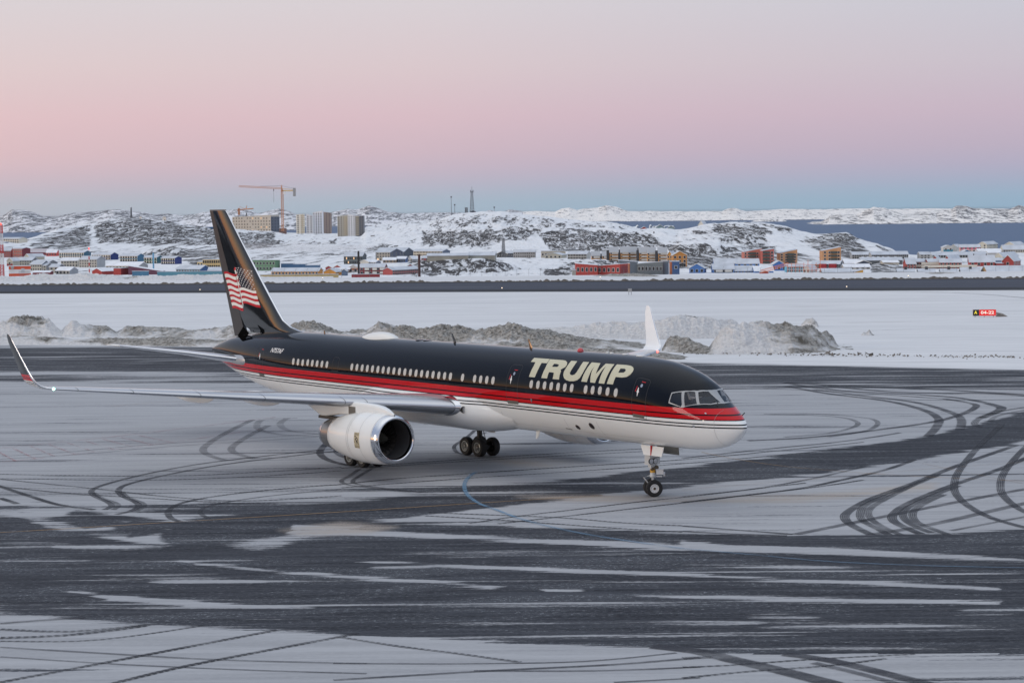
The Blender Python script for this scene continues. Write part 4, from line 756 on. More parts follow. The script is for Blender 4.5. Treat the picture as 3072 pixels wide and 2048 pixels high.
B(2, 526, 965, 992, 838, 876, 810, 'g', ORA, 1, 14, 'long orange terrace with a snowy roof beyond the runway', 'apartment block')
B(2, 1010, 1125, 1178, 845, 880, 815, 'ge', ORA, 0, 0, 'orange gabled house right of the orange terrace', 'house', dp=10, trim=False)
B(2, 1180, 1222, None, 835, 880, 818, 'ge', (.11, .16, .24), 0, 0, 'small slate-blue shed right of the orange gable', 'shed')
B(2, 430, 1150, None, 872, 880, 871, 'f', (.42, .33, .16), 0, 0, 'low yellow fence in front of the orange terrace', 'wall', dp=.3, D=905, name='fence')
B(2, 1030, 1090, 1130, 805, 830, 790, 'ge', (.30, .045, .045), 0, 0, 'small dark red gable behind the orange gabled house', 'house', dp=8, roof=ROOFW)
B(2, 1095, 1185, 1250, 808, 835, 782, 'ge', (.32, .045, .045), 0, 0, 'larger dark red gable under snow left of the black chimney', 'house', dp=10, roof=ROOFW)
B(2, 1120, 1250, None, 822, 855, 810, 'g', (.16, .12, .11), 1, 3, 'snow-roofed brown shed in front of the red gables', 'shed', roof=ROOFW)
B(2, 1238, 1330, None, 808, 852, 782, 'ge', (.62, .58, .54), 1, 2, 'cream gabled house with an orange panel left of the black chimney', 'house', wall2=[(.5, .95, (.6, .25, .14))])
B(2, 1197, 1368, 1398, 700, 775, 668, 'g', (.13, .16, .17), 2, 10, 'dark green-grey office with strips of lit windows behind the black chimney', 'office', fr=FRD, ww=2.2, lit=.25, gab=(.09, .11, .12))
B(2, 1348, 1425, 1490, 752, 775, 735, 'ge', (.55, .54, .50), 0, 0, 'pale gabled house with white boards behind the red block', 'house', dp=10, roof=ROOFW)
B(2, 1440, 1490, 1530, 755, 775, 740, 'g', (.5, .5, .5), 1, 3, 'white house with shaded grey end right of the pale gable', 'house', gab=(.2, .21, .25), roof=ROOFW)
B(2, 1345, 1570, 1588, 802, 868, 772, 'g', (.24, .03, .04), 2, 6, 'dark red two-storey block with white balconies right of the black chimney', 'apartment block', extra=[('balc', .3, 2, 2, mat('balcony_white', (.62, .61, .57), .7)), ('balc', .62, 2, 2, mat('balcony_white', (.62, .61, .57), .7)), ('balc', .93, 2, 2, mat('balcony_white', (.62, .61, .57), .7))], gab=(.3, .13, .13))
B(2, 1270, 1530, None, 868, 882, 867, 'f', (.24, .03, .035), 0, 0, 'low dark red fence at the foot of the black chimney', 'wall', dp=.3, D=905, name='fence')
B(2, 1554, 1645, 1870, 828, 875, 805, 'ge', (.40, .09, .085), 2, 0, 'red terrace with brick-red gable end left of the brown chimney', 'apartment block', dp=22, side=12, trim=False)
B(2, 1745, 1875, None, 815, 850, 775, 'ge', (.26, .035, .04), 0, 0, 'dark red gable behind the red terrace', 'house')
B(2, 1488, 1750, 1822, 660, 730, 625, 'g', (.13, .15, .18), 0, 0, 'big slate-grey building with a shaded dark gable behind the beige block', 'warehouse', gab=(.06, .075, .10), dp=24)
B(2, 1498, 1625, 1725, 665, 742, 635, 'g', (.36, .34, .29), 3, 5, 'beige block with shaded blue-grey end wall', 'apartment block', gab=(.10, .115, .16), dp=20, lit=.1, side=3)
B(2, 1558, 1678, None, 735, 762, 715, 'g', (.32, .23, .15), 1, 4, 'small tan house in front of the beige block', 'house', roof=ROOFW)
B(2, 1682, 1765, 1782, 725, 758, 705, 'g', (.09, .16, .32), 1, 4, 'small blue house with white windows beside the tan house', 'house', roof=ROOFW)
B(2, 1785, 1828, 1870, 725, 752, 700, 'ge', (.5, .5, .5), 1, 2, 'white porch house left of the brown chimney', 'house', roof=ROOFW)
B(2, 1818, 2104, 2172, 655, 700, 638, 'g', (.68, .63, .52), 2, 20, 'long cream warehouse with a row of small square windows', 'warehouse', gab=(.14, .17, .23), fr=FRD, ww=.8)
B(2, 1965, 2342, None, 698, 735, 678, 'g', (.34, .34, .30), 0, 0, 'left part of the long low grey hall behind the rocks', 'warehouse', D=1290)
B(3, 322, 562, 578, 692, 722, 665, 'g', (.34, .34, .30), 0, 0, 'right part of the long low grey hall ending at the black house', 'warehouse', D=1290)
B(2, 1910, 2010, 2047, 718, 737, 698, 'g', (.42, .04, .05), 1, 3, 'small bright red house right of the brown chimney', 'house', gab=(.2, .02, .04))
B(3, 303, 378, None, 700, 720, 699, 'f', (.50, .10, .07), 0, 0, 'orange-red shipping container before the grey hall', 'container', D=1150, roof=wall((.4, .1, .07), 'cont'))
B(3, 378, 422, None, 697, 720, 690, 'f', (.22, .03, .03), 0, 0, 'dark red shed beside the orange-red container', 'shed', D=1150)
B(3, 582, 680, 735, 678, 712, 655, 'ge', (.04, .045, .05), 1, 3, 'black gabled house with white windows at the lattice mast', 'house', dp=14)
B(3, 678, 735, None, 672, 712, 655, 'g', (.03, .045, .08), 1, 3, 'dark navy house wing right of the black gabled house', 'house')
B(3, 735, 935, 942, 660, 714, 642, 'g', (.33, .33, .33), 2, 10, 'light grey two-storey panel building in the middle of the town', 'apartment block', fr=FRM, ww=1.3)
B(3, 992, 1215, None, 655, 716, 653, 'f', (.42, .39, .33), 1, 8, 'beige flat-roofed office left part, behind the small gabled office', 'office', D=1480)
B(3, 1025, 1178, 1232, 690, 722, 670, 'ge', (.42, .40, .33), 1, 4, 'small beige gabled office with dark blue side wall', 'office', D=1420, dp=18, trim=False)
B(3, 1235, 1408, 1450, 680, 728, 655, 'g', (.48, .48, .46), 2, 12, 'white-grey office with two ribbon window rows left of the orange blocks', 'office', fr=FRD, ww=2.2, D=1440)
B(3, 1215, 1335, None, 640, 652, 632, 'f', (.10, .11, .12), 0, 0, 'dark flat-roofed house on the rocks above the office', 'house', D=1650)
MR = mat('roof_steep_metal', (.40, .43, .47), .55, var=.06)
for q, (a, b_, tp, mid, bt, lab) in enumerate(((1453, 1530, 657, 692, 728, 'lowest left orange block with steep grey roof'), (1553, 1618, 655, 692, 728, 'second low orange block with steep grey roof'), (1621, 1698, 618, 660, 745, 'first tall orange block from the left with steep grey roof'),
                                            (1722, 1790, 615, 660, 745, 'second tall orange block of the steep-roofed row'), (1791, 1868, 615, 660, 745, 'third tall orange block of the steep-roofed row'), (1895, 1965, 618, 662, 747, 'fourth tall orange block of the steep-roofed row'),
                                            (1966, 2040, 620, 665, 750, 'fifth tall orange block, second from the right end'), (2068, 2147, 622, 666, 752, 'rightmost tall orange block with steep grey roof'))):
    rws = 3 if tp < 630 else 1
    o2, Wd, Dp, h, hr = B(3, a, b_, None, mid, bt, tp, 'g', ORA, rws, 3, lab, 'apartment block', roof=MR, group='orange blocks with steep grey roofs', dp=3.2, D=1300, extra=[('balc', .62, 3.4, rws, mat('balcony_grey', (.48, .46, .42), .7))], trim=False)
    if q not in (0, 4, 6):
        bb = MB(); bb.box(-1.7, -.05, .6, 3, -6, h + hr * .4); bb.build('dark_gap_fill', [DARKM], o2)  # added dark box standing in for the dark gap between blocks
B(3, 2150, 2195, 2240, 690, 760, 655, 'ge', ORA, 2, 2, 'orange gabled house next to the orange blocks', 'house', D=1290, dp=8)
B(3, 2200, 2330, None, 692, 800, 655, 'ge', (.50, .23, .06), 3, 3, 'tall orange gabled house above the blue cube', 'house', D=1200)
B(3, 2265, 2315, None, 762, 800, 748, 'f', ORA, 1, 2, 'small orange annex with a snowy flat roof', 'shed', D=1100)
# modern red / grey / blue buildings right beyond the runway
B(3, 1310, 1510, None, 785, 865, 768, 'ml', (.38, .055, .045), 1, 5, 'long red modern building with a sagging white roof line, left half', 'office', D=905, dp=14, roof=ROOFW, ww=1.6, wh=1.6)
B(3, 1512, 1717, 1795, 790, 865, 772, 'm', (.38, .055, .045), 1, 5, 'long red modern building with a sagging white roof line, right half', 'office', D=905, dp=9, roof=ROOFW, gab=(.22, .035, .04), ww=1.6, wh=1.6)
B(3, 1797, 1806, None, 768, 862, 767, 'f', (.55, .20, .09), 0, 0, 'narrow orange wall fin between the red and grey buildings', 'wall', D=915, dp=8)
B(3, 1710, 1880, None, 755, 860, 740, 'ml', (.13, .16, .19), 0, 0, 'dark grey modern building with a sloping roof behind the red one', 'office', D=930, dp=12, roof=ROOF)
B(3, 1880, 2108, 2178, 770, 860, 752, 'm', (.15, .175, .185), 1, 7, 'grey modern building with porches right of the red one', 'office', D=925, dp=10, gab=(.10, .125, .16), ww=1.6, wh=1.5)
B(3, 2181, 2195, None, 752, 858, 751, 'f', (.50, .17, .09), 0, 0, 'rusty orange wall fin beside the blue cube', 'wall', D=920, dp=8)
B(3, 2196, 2262, None, 750, 858, 749, 'f', (.05, .10, .22), 1, 1, 'dark blue cube house at the end of the modern row', 'house', D=918, dp=8)
B(3, 1280, 1310, None, 828, 866, 827, 'f', (.30, .29, .27), 0, 0, 'small grey box at the left corner of the red modern building', 'hut', D=905)
# right: blue houses
B(4, 348, 522, 566, 880, 940, 828, 'ge', ROYAL, 1, 3, 'bright blue gabled house left of the blue terraces', 'house', gab=(.05, .11, .26), dp=9)
B(4, 640, 895, None, 825, 860, 772, 'g', ROYAL, 1, 4, 'upper blue terrace, left half, under a big snowy roof', 'apartment block', group=None)
B(4, 898, 1168, None, 828, 860, 774, 'g', ROYAL, 1, 4, 'upper blue terrace, right half, under a big snowy roof', 'apartment block')
B(4, 625, 872, None, 893, 937, 836, 'g', ROYAL, 1, 5, 'lower left blue house with white balcony boxes and large snowy roof', 'house', extra=[('balc', .28, 3, 1, mat('balcony_white', (.62, .61, .57), .7)), ('balc', .72, 3, 1, mat('balcony_white', (.62, .61, .57), .7))])
B(4, 880, 1108, None, 912, 937, 858, 'g', ROYAL, 1, 6, 'lower middle blue house almost hidden under its snowy roof', 'house')
B(4, 1112, 1335, None, 915, 937, 862, 'g', ROYAL, 0, 0, 'lower right blue house beside the orange scaffolding', 'house', roof=ROOFW)
B(4, 1308, 1492, None, 850, 910, 795, 'ge', (.06, .17, .45), 1, 3, 'large blue gable right of the lower blue houses', 'house')
B(4, 1200, 1275, None, 925, 938, 912, 'ge', (.34, .05, .04), 0, 0, 'tiny red roof peak in front of the blue houses', 'hut', D=915)
B(4, 1495, 1700, None, 862, 930, 838, 'g', (.16, .48, .62), 2, 8, 'turquoise two-storey house with white frames behind scaffolding', 'house')
B(4, 1690, 1760, 1890, 895, 935, 850, 'ge', (.55, .56, .54), 1, 2, 'white house with a grey roof slope right of the turquoise house', 'house', dp=12)
# slanted towers
for a in ((988, 1200, 692, 828, 650, SAL, 'larger salmon-red tower with a slanted roof', 4, 6, .48), (1206, 1340, 678, 832, 653, (.44, .12, .10), 'narrower salmon-red tower right of the larger one', 4, 3, .32), (1406, 1615, 707, 828, 663, (.52, .27, .13), 'left orange-tan tower with a slanted roof', 4, 4, .62), (1912, 2128, 677, 795, 634, (.53, .28, .14), 'right orange-tan tower with a slanted roof by the rocky hill', 3, 4, .62)):
    B(4, a[0], a[1], None, a[2], a[3], a[4], 'm', a[5], a[7], a[8], a[6], 'tower block', D=1330, dp=12, extra=[('balc', a[9], 3.6, a[7], mat('balcony_dark', (.06, .075, .07), .5))])
B(4, 1800, 2112, 2176, 832, 888, 797, 'g', (.13, .13, .125), 2, 8, 'dark grey two-storey house with red balconies below the right orange tower', 'apartment block', gab=(.085, .095, .12), extra=[('balc', .4, 3.5, 2, mat('balcony_red', (.30, .02, .03), .6)), ('balc', .76, 3.5, 2, mat('balcony_red', (.30, .02, .03), .6))])
B(4, 1915, 2262, None, 928, 938, 890, 'g', (.2, .2, .2), 0, 0, 'low snow-covered roof right of the white house at the runway fence', 'shed', D=930)
B(4, 2262, 2352, None, 715, 768, 692, 'g', (.30, .31, .32), 1, 3, 'small grey house under the rocky right hill', 'house')
B(4, 450, 515, 570, 372, 405, 325, 'ge', (.62, .60, .54), 0, 0, 'white church-like house alone on the hill crest', 'house', D=2250, dp=14)
B(4, 85, 175, None, 410, 425, 382, 'ge', (.20, .26, .27), 0, 0, 'small grey-green gable with white boards on the crest', 'house', D=2390)
B(3, 2040, 2125, None, 440, 455, 410, 'ge', (.16, .24, .26), 0, 0, 'teal-grey gable with white boards, largest on the crest', 'house', D=2390)
B(3, 2015, 2045, None, 442, 455, 425, 'ge', (.45, .46, .46), 0, 0, 'tiny white gable beside the teal-grey gable', 'house', D=2392)
B(3, 1905, 1965, None, 448, 458, 430, 'ge', (.34, .06, .06), 0, 0, 'small red gable at the left end of the crest houses', 'house', D=2395)
B(4, 826, 862, None, 520, 548, 518, 'f', (.45, .45, .44), 0, 0, 'pale box hut on the snow road on the right hill', 'hut', D=1900)
# far right
B(5, 335, 545, 560, 720, 770, 690, 'g', LGR, 2, 8, 'left grey-white long house with snowy roof under the hill', 'apartment block', fr=FRD)
B(5, 560, 992, None, 722, 775, 688, 'g', (.36, .36, .35), 2, 18, 'longest grey-white house at the water, behind the small dark gables', 'apartment block', fr=FRD)
B(5, 440, 925, None, 790, 822, 760, 'g', (.11, .115, .12), 0, 0, 'dark grey terrace body behind the row of small gables', 'apartment block')
for k, x_ in enumerate((468, 526, 590, 648, 705, 768, 850)):
    B(5, x_ - 22, x_ + 22, None, 775, 805, 748, 'ge', (.13, .14, .11), 1, 1, ['leftmost', 'second', 'third', 'fourth (middle)', 'fifth', 'sixth', 'rightmost, slightly separate,'][k] + ' small dark gable with white boards in the terrace row', 'house', group='row of small dark gables', D=1240, dp=5)
B(5, 240, 545, None, 870, 895, 838, 'g', (.50, .48, .44), 1, 5, 'cream low house with white roof left of the foreground rocks', 'house', roof=ROOFW)
B(5, 380, 555, None, 825, 850, 792, 'ge', (.07, .085, .12), 0, 0, 'dark blue gable beneath a wide white roof', 'house', roof=ROOFW, D=1150)
B(5, 245, 480, None, 822, 845, 780, 'g', (.12, .12, .13), 0, 0, 'grey house under a wide white roof above the dark blue gable', 'house', roof=ROOFW)
B(5, 700, 880, None, 815, 835, 795, 'g', (.52, .48, .40), 0, 0, 'cream wall and white roof on top of the foreground rocks', 'house', roof=ROOFW)
B(5, 972, 1080, None, 830, 890, 765, 'g', (.36, .055, .045), 2, 3, 'leftmost red house of the white-trimmed red row', 'house')
B(5, 1085, 1225, None, 808, 885, 775, 'g', (.38, .06, .05), 2, 4, 'second red house of the row with a long white balcony', 'apartment block', extra=[('balc', .5, 13, 1, mat('balcony_cream2', (.60, .57, .50), .7))])
B(5, 1228, 1365, None, 808, 885, 775, 'g', (.34, .05, .05), 2, 4, 'third red house of the row with deep dark balconies', 'apartment block', extra=[('balc', .5, 12, 2, mat('balcony_cream2', (.60, .57, .50), .7))])
B(5, 1368, 1618, 1656, 812, 888, 775, 'g', (.38, .06, .05), 2, 6, 'longest red house of the row, with a shaded red gable end', 'apartment block', gab=(.22, .03, .035), extra=[('balc', .5, 24, 1, mat('balcony_cream2', (.60, .57, .50), .7))])
B(5, 1275, 1335, 1420, 775, 800, 735, 'ge', (.30, .045, .045), 0, 0, 'red gable peak rising behind the red row', 'house', D=1150, dp=12)
B(5, 1425, 1470, 1700, 775, 800, 733, 'ge', (.30, .045, .045), 0, 0, 'second red gable with a blue-grey roof behind the red row', 'house', D=1160, dp=24)
B(5, 1718, 2008, 2032, 805, 858, 730, 'g', (.34, .05, .045), 1, 4, 'red house with a tall skylit grey roof', 'house', extra=[('chim', .2, .8), ('chim', .7, .8)], gab=(.2, .03, .03), dp=12)
B(5, 2025, 2110, None, 825, 858, 823, 'f', (.30, .04, .04), 0, 0, 'low red link building between the two big red houses', 'house')
B(5, 2105, 2228, 2420, 795, 858, 728, 'ge', (.34, .05, .045), 1, 1, 'big red gabled house at the right edge with white boards', 'house', dp=20, side=5)
B(5, 1132, 1250, None, 720, 772, 693, 'g', (.36, .36, .35), 2, 3, 'short grey house right of the sea gap', 'apartment block', gab=None)
B(5, 1275, 1915, None, 728, 760, 695, 'g', (.38, .38, .36), 1, 20, 'very long pale house with a snowy roof behind the red row', 'apartment block', fr=FRD)
B(5, 2012, 2100, 2420, 745, 790, 700, 'ge', (.55, .53, .45), 1, 2, 'cream gable with a long grey roof at the right edge', 'house', dp=30)
B(5, 2020, 2110, None, 790, 812, 765, 'g', (.06, .13, .26), 0, 0, 'small blue house squeezed left of the big red gabled house', 'house', D=1120)
for k, (a, b_, yb_, lab) in enumerate(((850, 1095, 935, 'leftmost half-buried grey roof at the runway fence, right side'), (1100, 1335, 935, 'second half-buried grey roof at the runway fence'), (1362, 1600, 935, 'third half-buried grey roof behind the dirt pile'), (1602, 1868, 935, 'fourth half-buried grey roof with a dark gable end'))):
    B(5, a + 20, b_ - 30, b_, 922, yb_, 880 if k == 3 else 893, 'g', (.12, .13, .15), 0, 0, lab, 'house', group='half-buried grey roofs by the fence', D=935, dp=9, extra=[('stack', .5, 2.2)])
B(5, 1925, 2420, None, 925, 938, 860, 'g', (.40, .25, .12), 0, 0, 'widest half-buried grey roof at the right end of the fence', 'house', D=935, dp=12)
B(5, 360, 460, None, 928, 938, 900, 'm', (.55, .30, .06), 0, 0, 'orange slanted roof corner at the fence', 'shed', D=930)
B(5, 1405, 1515, None, 635, 685, 613, 'ge', (.52, .52, .50), 1, 2, 'white gabled house on a teal base at the water', 'house', wall2=[(0, .52, (.05, .24, .34))], D=1490)
B(5, 1492, 1560, 1655, 630, 660, 602, 'ge', (.58, .57, .53), 0, 0, 'white gable with a blue-grey roof between the teal and the pink house', 'house', D=1500, dp=14)
B(5, 1602, 1836, 1848, 632, 690, 602, 'g', (.62, .46, .42), 2, 5, 'pink house with a darker pink upper floor', 'house', wall2=[(.5, .98, (.62, .16, .22))], D=1470, gab=(.35, .2, .3))
B(5, 1625, 1740, None, 695, 700, 665, 'ge', (.04, .13, .28), 0, 0, 'blue gable in front of the pink house', 'house', D=1400)
B(5, 1822, 1915, 2130, 600, 660, 570, 'ge', (.58, .55, .46), 2, 2, 'cream gabled block with a long dark grey side at the water', 'apartment block', dp=26, D=1500, side=8)
B(5, 2136, 2235, 2450, 605, 660, 573, 'ge', (.58, .55, .46), 2, 2, 'cream gabled block at the right picture edge by the water', 'apartment block', dp=26, D=1500, side=6)
B(5, 1818, 2085, None, 680, 698, 655, 'g', (.50, .52, .56), 1, 12, 'low white house with blue trim below the cream blocks', 'house', roof=ROOFW, D=1420)
B(5, 2108, 2450, None, 660, 700, 612, 'g', (.55, .52, .44), 1, 12, 'cream terrace with red doors at the right edge', 'apartment block', D=1440)
B(5, 1930, 2080, None, 700, 730, 678, 'g', (.4, .4, .4), 0, 0, 'small white-roofed house in front of the low white house', 'house', roof=ROOFW, D=1330)

# ---- chimneys, masts, cranes, dishes
def at_(r, x, y, D): return at(*RR[r](x, y), D)
def px_h(r, y0, y1, D): return abs(y1 - y0) / (3.92 if r > 3 else 3.0625) * D / F
def chimney(r, x, yb, yt, wpx, D, col, cap, label):
    p = at_(r, x, yb, D); h = px_h(r, yb, yt, D); rad = wpx / 3.0625 * D / F / 2; o = empty('chimney', p, label=label, cat='chimney')
    b = MB(); b.lathe([(-5, rad), (h * .88, rad * .95), (h * .9, rad * 1.02), (h * .92, rad * .95), (h * .965, rad * .95)], (0, 0, 0), 'z', 20); b.build('flue', [mat('flue_' + label[:5], col, .6, var=.15, vscale=.5)], o, True)
    b = MB(); b.lathe([(h * .96, rad * .8), (h, rad * .8), (h, rad * .3)], (0, 0, 0), 'z', 20); b.build('cap', [mat('cap_' + label[:5], cap, .6)], o, True); return o
chimney(1, 1410, 800, 665, 16, 1050, (.14, .34, .52), (.02, .02, .02), 'light blue chimney with a black top on the slanted roof')
chimney(2, 1336, 882, 652, 20, 925, (.014, .014, .018), (.02, .02, .02), 'black chimney in front of the dark red block')
chimney(2, 1893, 875, 678, 24, 925, (.055, .022, .022), (.16, .14, .10), 'dark brown chimney right of the red terrace')
def lattice(name, p, h, w0, w1, bays, mats_, label, cat, leg=.18, stripes=None, n=4):
    o = empty(name, p, label=label, cat=cat); b = MB(); cr_ = [(-1, -1), (1, -1), (1, 1), (-1, 1)]
    def q(c, t): w_ = (w0 + (w1 - w0) * t) / 2; return Vector((c[0] * w_, c[1] * w_, h * t))
    for i in range(bays):
        t0, t1 = i / bays, (i + 1) / bays; k = (i * (stripes or 0) // bays) % 2 if stripes else 0
        for j in range(4):
            c, d = cr_[j], cr_[(j + 1) % 4]
            b.tube([q(c, t0), q(c, t1)], leg, 4, k, False); b.tube([q(c, t0), q(d, t1)], leg * .6, 4, k, False); b.tube([q(d, t0), q(c, t1)], leg * .6, 4, k, False); b.tube([q(c, t1), q(d, t1)], leg * .6, 4, k, False)
    b.build('lattice', mats_, o); return o
MRED, MWH, MSTEEL = mat('mast_red', (.50, .035, .03), .5), mat('mast_white', (.68, .68, .68), .5), mat('galvanised', (.16, .17, .19), .5, .3); MCR = mat('crane_orange', (.55, .26, .14), .55)
# big tower crane
p = at_(2, 638, 470, 3060); hC = px_h(2, 470, 95, 3060)
cr = lattice('tower_crane', p, hC, 3.0, 3.0, 20, [MCR], 'tall orange tower crane beside the grey-beige slab', 'crane', .22)
s3 = 3060 / F / 3.0625
b = MB()
for k in range(38):
    x0 = -395 * s3 + k * (395 * s3 / 38); x1 = x0 + 395 * s3 / 38; z0_ = hC + 1.5 + 4 * (1 - k / 38.) * .9; z1_ = hC + 1.5 + 4 * (1 - (k + 1) / 38.) * .9
    for yy in (-.8, .8): b.tube([(x0, yy, z0_), (x1, yy, z1_)], .28, 4, 0, False)
    b.tube([(x0, 0, z0_ + 2), (x1, 0, z1_ + 2)], .28, 4, 0, False); b.tube([(x0, -.8, z0_), (x1, 0, z1_ + 2)], .16, 4, 0, False); b.tube([(x0, .8, z0_), (x1, 0, z1_ + 2)], .16, 4, 0, False)
b.build('jib', [MCR], cr)
b = MB(); b.box(0, 125 * s3, -1, 1, hC - 1.5, hC - .2); b.tube([(0, 0, hC + 2), (118 * s3, 0, hC + .5)], .3, 5); b.build('counter_jib', [mat('crane_yellow', (.55, .36, .10), .5)], cr)
b = MB(); b.box(100 * s3, 124 * s3, -1.6, 1.6, hC - 9, hC + 3); b.build('counterweight', [mat('concrete_block', (.30, .30, .30), .8)], cr)
b = MB(); b.tube([(0, 0, hC - 2), (-1, 0, px_h(2, 470, 48, 3060))], [1.5, .5], 4); b.build('tower_head', [MCR], cr)
b = MB(); b.tube([(-1, 0, px_h(2, 470, 55, 3060)), (-200 * s3, 0, hC + 6)], .14, 4); b.tube([(-1, 0, px_h(2, 470, 55, 3060)), (118 * s3, 0, hC + 2)], .14, 4); b.build('tie_rope', [DARKM], cr)
b = MB(); b.box(1.5, 5, -1.6, 1.6, hC - 6, hC - 2.2); b.build('cab', [MWH], cr)
b = MB(); b.tube([(-78 * s3, 0, hC + 2.4), (-78 * s3, 0, hC - 14)], .13, 4); b.box(-80 * s3, -74 * s3, -1, 1, hC - 1, hC + 1.5); b.box(-78.8 * s3, -77 * s3, -.6, .6, hC - 17, hC - 14); b.build('hook_block', [DARKM], cr)
p = at_(2, 236, 322, 3400); s4 = 3400 / F / 3.0625
cr = lattice('tower_crane', p, 62 * s4, 2.5, 2.5, 8, [MCR], 'small orange crane above the slab roof, next to the tail fin', 'crane', .35)
b = MB(); b.tube([(-18 * s4, 0, 42 * s4), (0, 0, 48 * s4), (133 * s4, 0, 58 * s4)], .9, 4); b.build('jib', [MCR], cr)
b = MB(); b.tube([(62 * s4, 1, 50 * s4), (72 * s4, 1, 84 * s4)], .6, 4); b.tube([(5 * s4, 0, 78 * s4), (60 * s4, 0, 55 * s4)], .25, 4); b.build('upper_jib', [MCR], cr)
# hilltop telecom towers
D_ = 2900; s5 = D_ / F / 3.0625
tw = lattice('telecom_mast', at_(3, 356, 312, D_), 205 * s5, 6.0, 2.2, 14, [MSTEEL], 'tallest grey lattice telecom tower on the central hill', 'mast', .26)
b = MB(); b.tube([(0, 0, 205 * s5), (0, 0, 250 * s5)], .25, 5)
for k in range(8): a = k * math.pi / 4; b.box(1.9 * math.cos(a) - .25, 1.9 * math.cos(a) + .25, 1.9 * math.sin(a) - .25, 1.9 * math.sin(a) + .25, 195 * s5, 218 * s5)
b.build('aerial', [MSTEEL], tw)
B(3, 340, 390, None, 290, 314, 280, 'ge', (.045, .055, .075), 0, 0, 'dark hut at the foot of the tallest lattice tower', 'hut', D=2880, dp=8, trim=False)
for x_, y0, y1, r_, lab in ((166, 315, 150, .45, 'tall thin pole mast left of the lattice tower'), (197, 310, 222, .4, 'shorter thin pole mast second from the left on the hill'), (560, 305, 245, .3, 'thin pole mast right of the lattice tower')):
    p = at_(3, x_, y0, D_); o = empty('pole_mast', p, label=lab, cat='mast'); b = MB(); b.tube([(0, 0, -4), (0, 0, px_h(3, y0, y1, D_))], [r_, r_ * .6], 5); b.build('pole', [MSTEEL], o); b = MB(); b.box(-1, 1, -.3, .3, px_h(3, y0, y1, D_) - 2, px_h(3, y0, y1, D_)); b.build('aerial', [MSTEEL], o)
tw = lattice('telecom_mast', at_(3, 304, 315, D_), 62 * s5, 3, 3, 6, [MSTEEL], 'short stubby lattice mast with drums left of the tallest tower', 'mast', .35)
b = MB()
for k in range(5): b.lathe([(-.3, .7), (.3, .7)], (-1.6 + (k % 2) * 3.2, -1.5, 2 + k * 1.5), 'y', 12, 0, (True, True))
b.build('dish', [MSTEEL], tw)
tw = lattice('telecom_mast', at_(3, 645, 712, 1330), 172 * 1330 / F / 3.0625, 2.6, 1.0, 16, [MSTEEL], 'grey lattice mast standing in the black gabled house', 'mast', .16)
tw = lattice('telecom_mast', at_(3, 2027, 640, 2000), 165 * 2000 / F / 3.0625, 2.2, .8, 12, [MSTEEL], 'slim lattice mast on the rocks above the orange blocks', 'mast', .22)
tw = lattice('telecom_mast', at_(1, 1207, 368, 2750), 115 * 2750 / F / 3.0625, 2.2, .8, 9, [MSTEEL], 'lattice mast on top of the left rocky hill', 'mast', .3)
for x_, y_, r_, lab in ((1510, 360, 25, 'large white satellite dish on the left hill crest'), (1292, 352, 17, 'smaller satellite dish beside the hilltop mast')):
    p = at_(1, x_, y_ + r_ * 1.1, 2745); rad = r_ * 2745 / F / 3.0625; o = empty('satellite_dish', p, R(-40), label=lab, cat='satellite dish')
    b = MB(); b.lathe([(rad * .45 * (q / 8) ** 2 - rad * .4, rad * q / 8) for q in range(9)][::-1], (0, 0, rad * 1.15), 'y', 28); mo = b.build('reflector', [mat('dish_white', (.70, .69, .66), .5)], o, True); mo.scale = (1, -1, 1)
    b = MB(); b.tube([(0, .2 * rad, -2), (0, .2 * rad, rad)], rad * .18, 8); b.build('pedestal', [MSTEEL], o)
B(1, 1240, 1272, None, 355, 372, 353, 'f', (.42, .42, .40), 0, 0, 'pale hut between the hilltop mast and the smaller dish', 'hut', D=2745)
B(1, 1310, 1334, None, 360, 376, 358, 'f', (.20, .05, .05), 0, 0, 'dark red hut right of the smaller dish', 'hut', D=2745)
B(1, 1840, 1900, 1960, 432, 450, 430, 'f', (.04, .16, .34), 0, 0, 'blue waterside shed left of the tail fin tip', 'warehouse', D=2900)
# airfield kit beyond the runway
p = gnd(6, 828); o = lattice('antenna_mast', p, 153 * p.y / F, .85, .6, 18, [MRED, MWH], 'red and white lattice antenna mast at the left picture edge', 'mast', .05, 5)
b = MB(); b.lathe([(153 * p.y / F, .2), (153 * p.y / F + .4, .15)], (0, 0, 0), 'z', 10, 0, (True, True)); b.build('obstruction_light', [mat('red_lamp', (1, .08, .05), .4, emit=1.5)], o)
p = gnd(268.5, 836); hp = 93 * p.y / F; o = empty('striped_pole', p, label='slim red and white banded pole left of centre beyond the runway', cat='pole')
b = MB()
for k in range(7): b.tube([(0, 0, hp * .72 * k / 7), (0, 0, hp * .72 * (k + 1) / 7)], .12, 8, k % 2)
b.build('pole', [MRED, MWH], o); b = MB(); b.tube([(0, 0, hp * .72), (0, 0, hp * .95)], .03, 6); b.lathe([(hp * .94, .12), (hp * .98, .12), (hp, .03)], (0, 0, 0), 'z', 10, 1, (True, True)); b.build('top_lamp', [MSTEEL, mat('red_lamp', (1, .08, .05), .4, emit=1.5)], o)
p = gnd(27, 829); k_ = p.y / F; o = empty('equipment_hut', p, R(14), label='orange and white striped equipment hut beside the antenna mast', cat='hut')
OR_ = mat('signal_orange', (.62, .085, .03), .55)
for z0_, z1_, m_ in ((0, .27, OR_), (.27, .68, MWH), (.68, 1, OR_)):
    b = MB(); b.box(0, 2.1, 0, 6.5, 2.0 * z0_ + .05, 2.0 * z1_ + .05) if False else b.box(0, 65 * k_ * .99, 0, 2.6, 30 * k_ * z0_, 30 * k_ * z1_); b.build('wall_band', [m_], o)
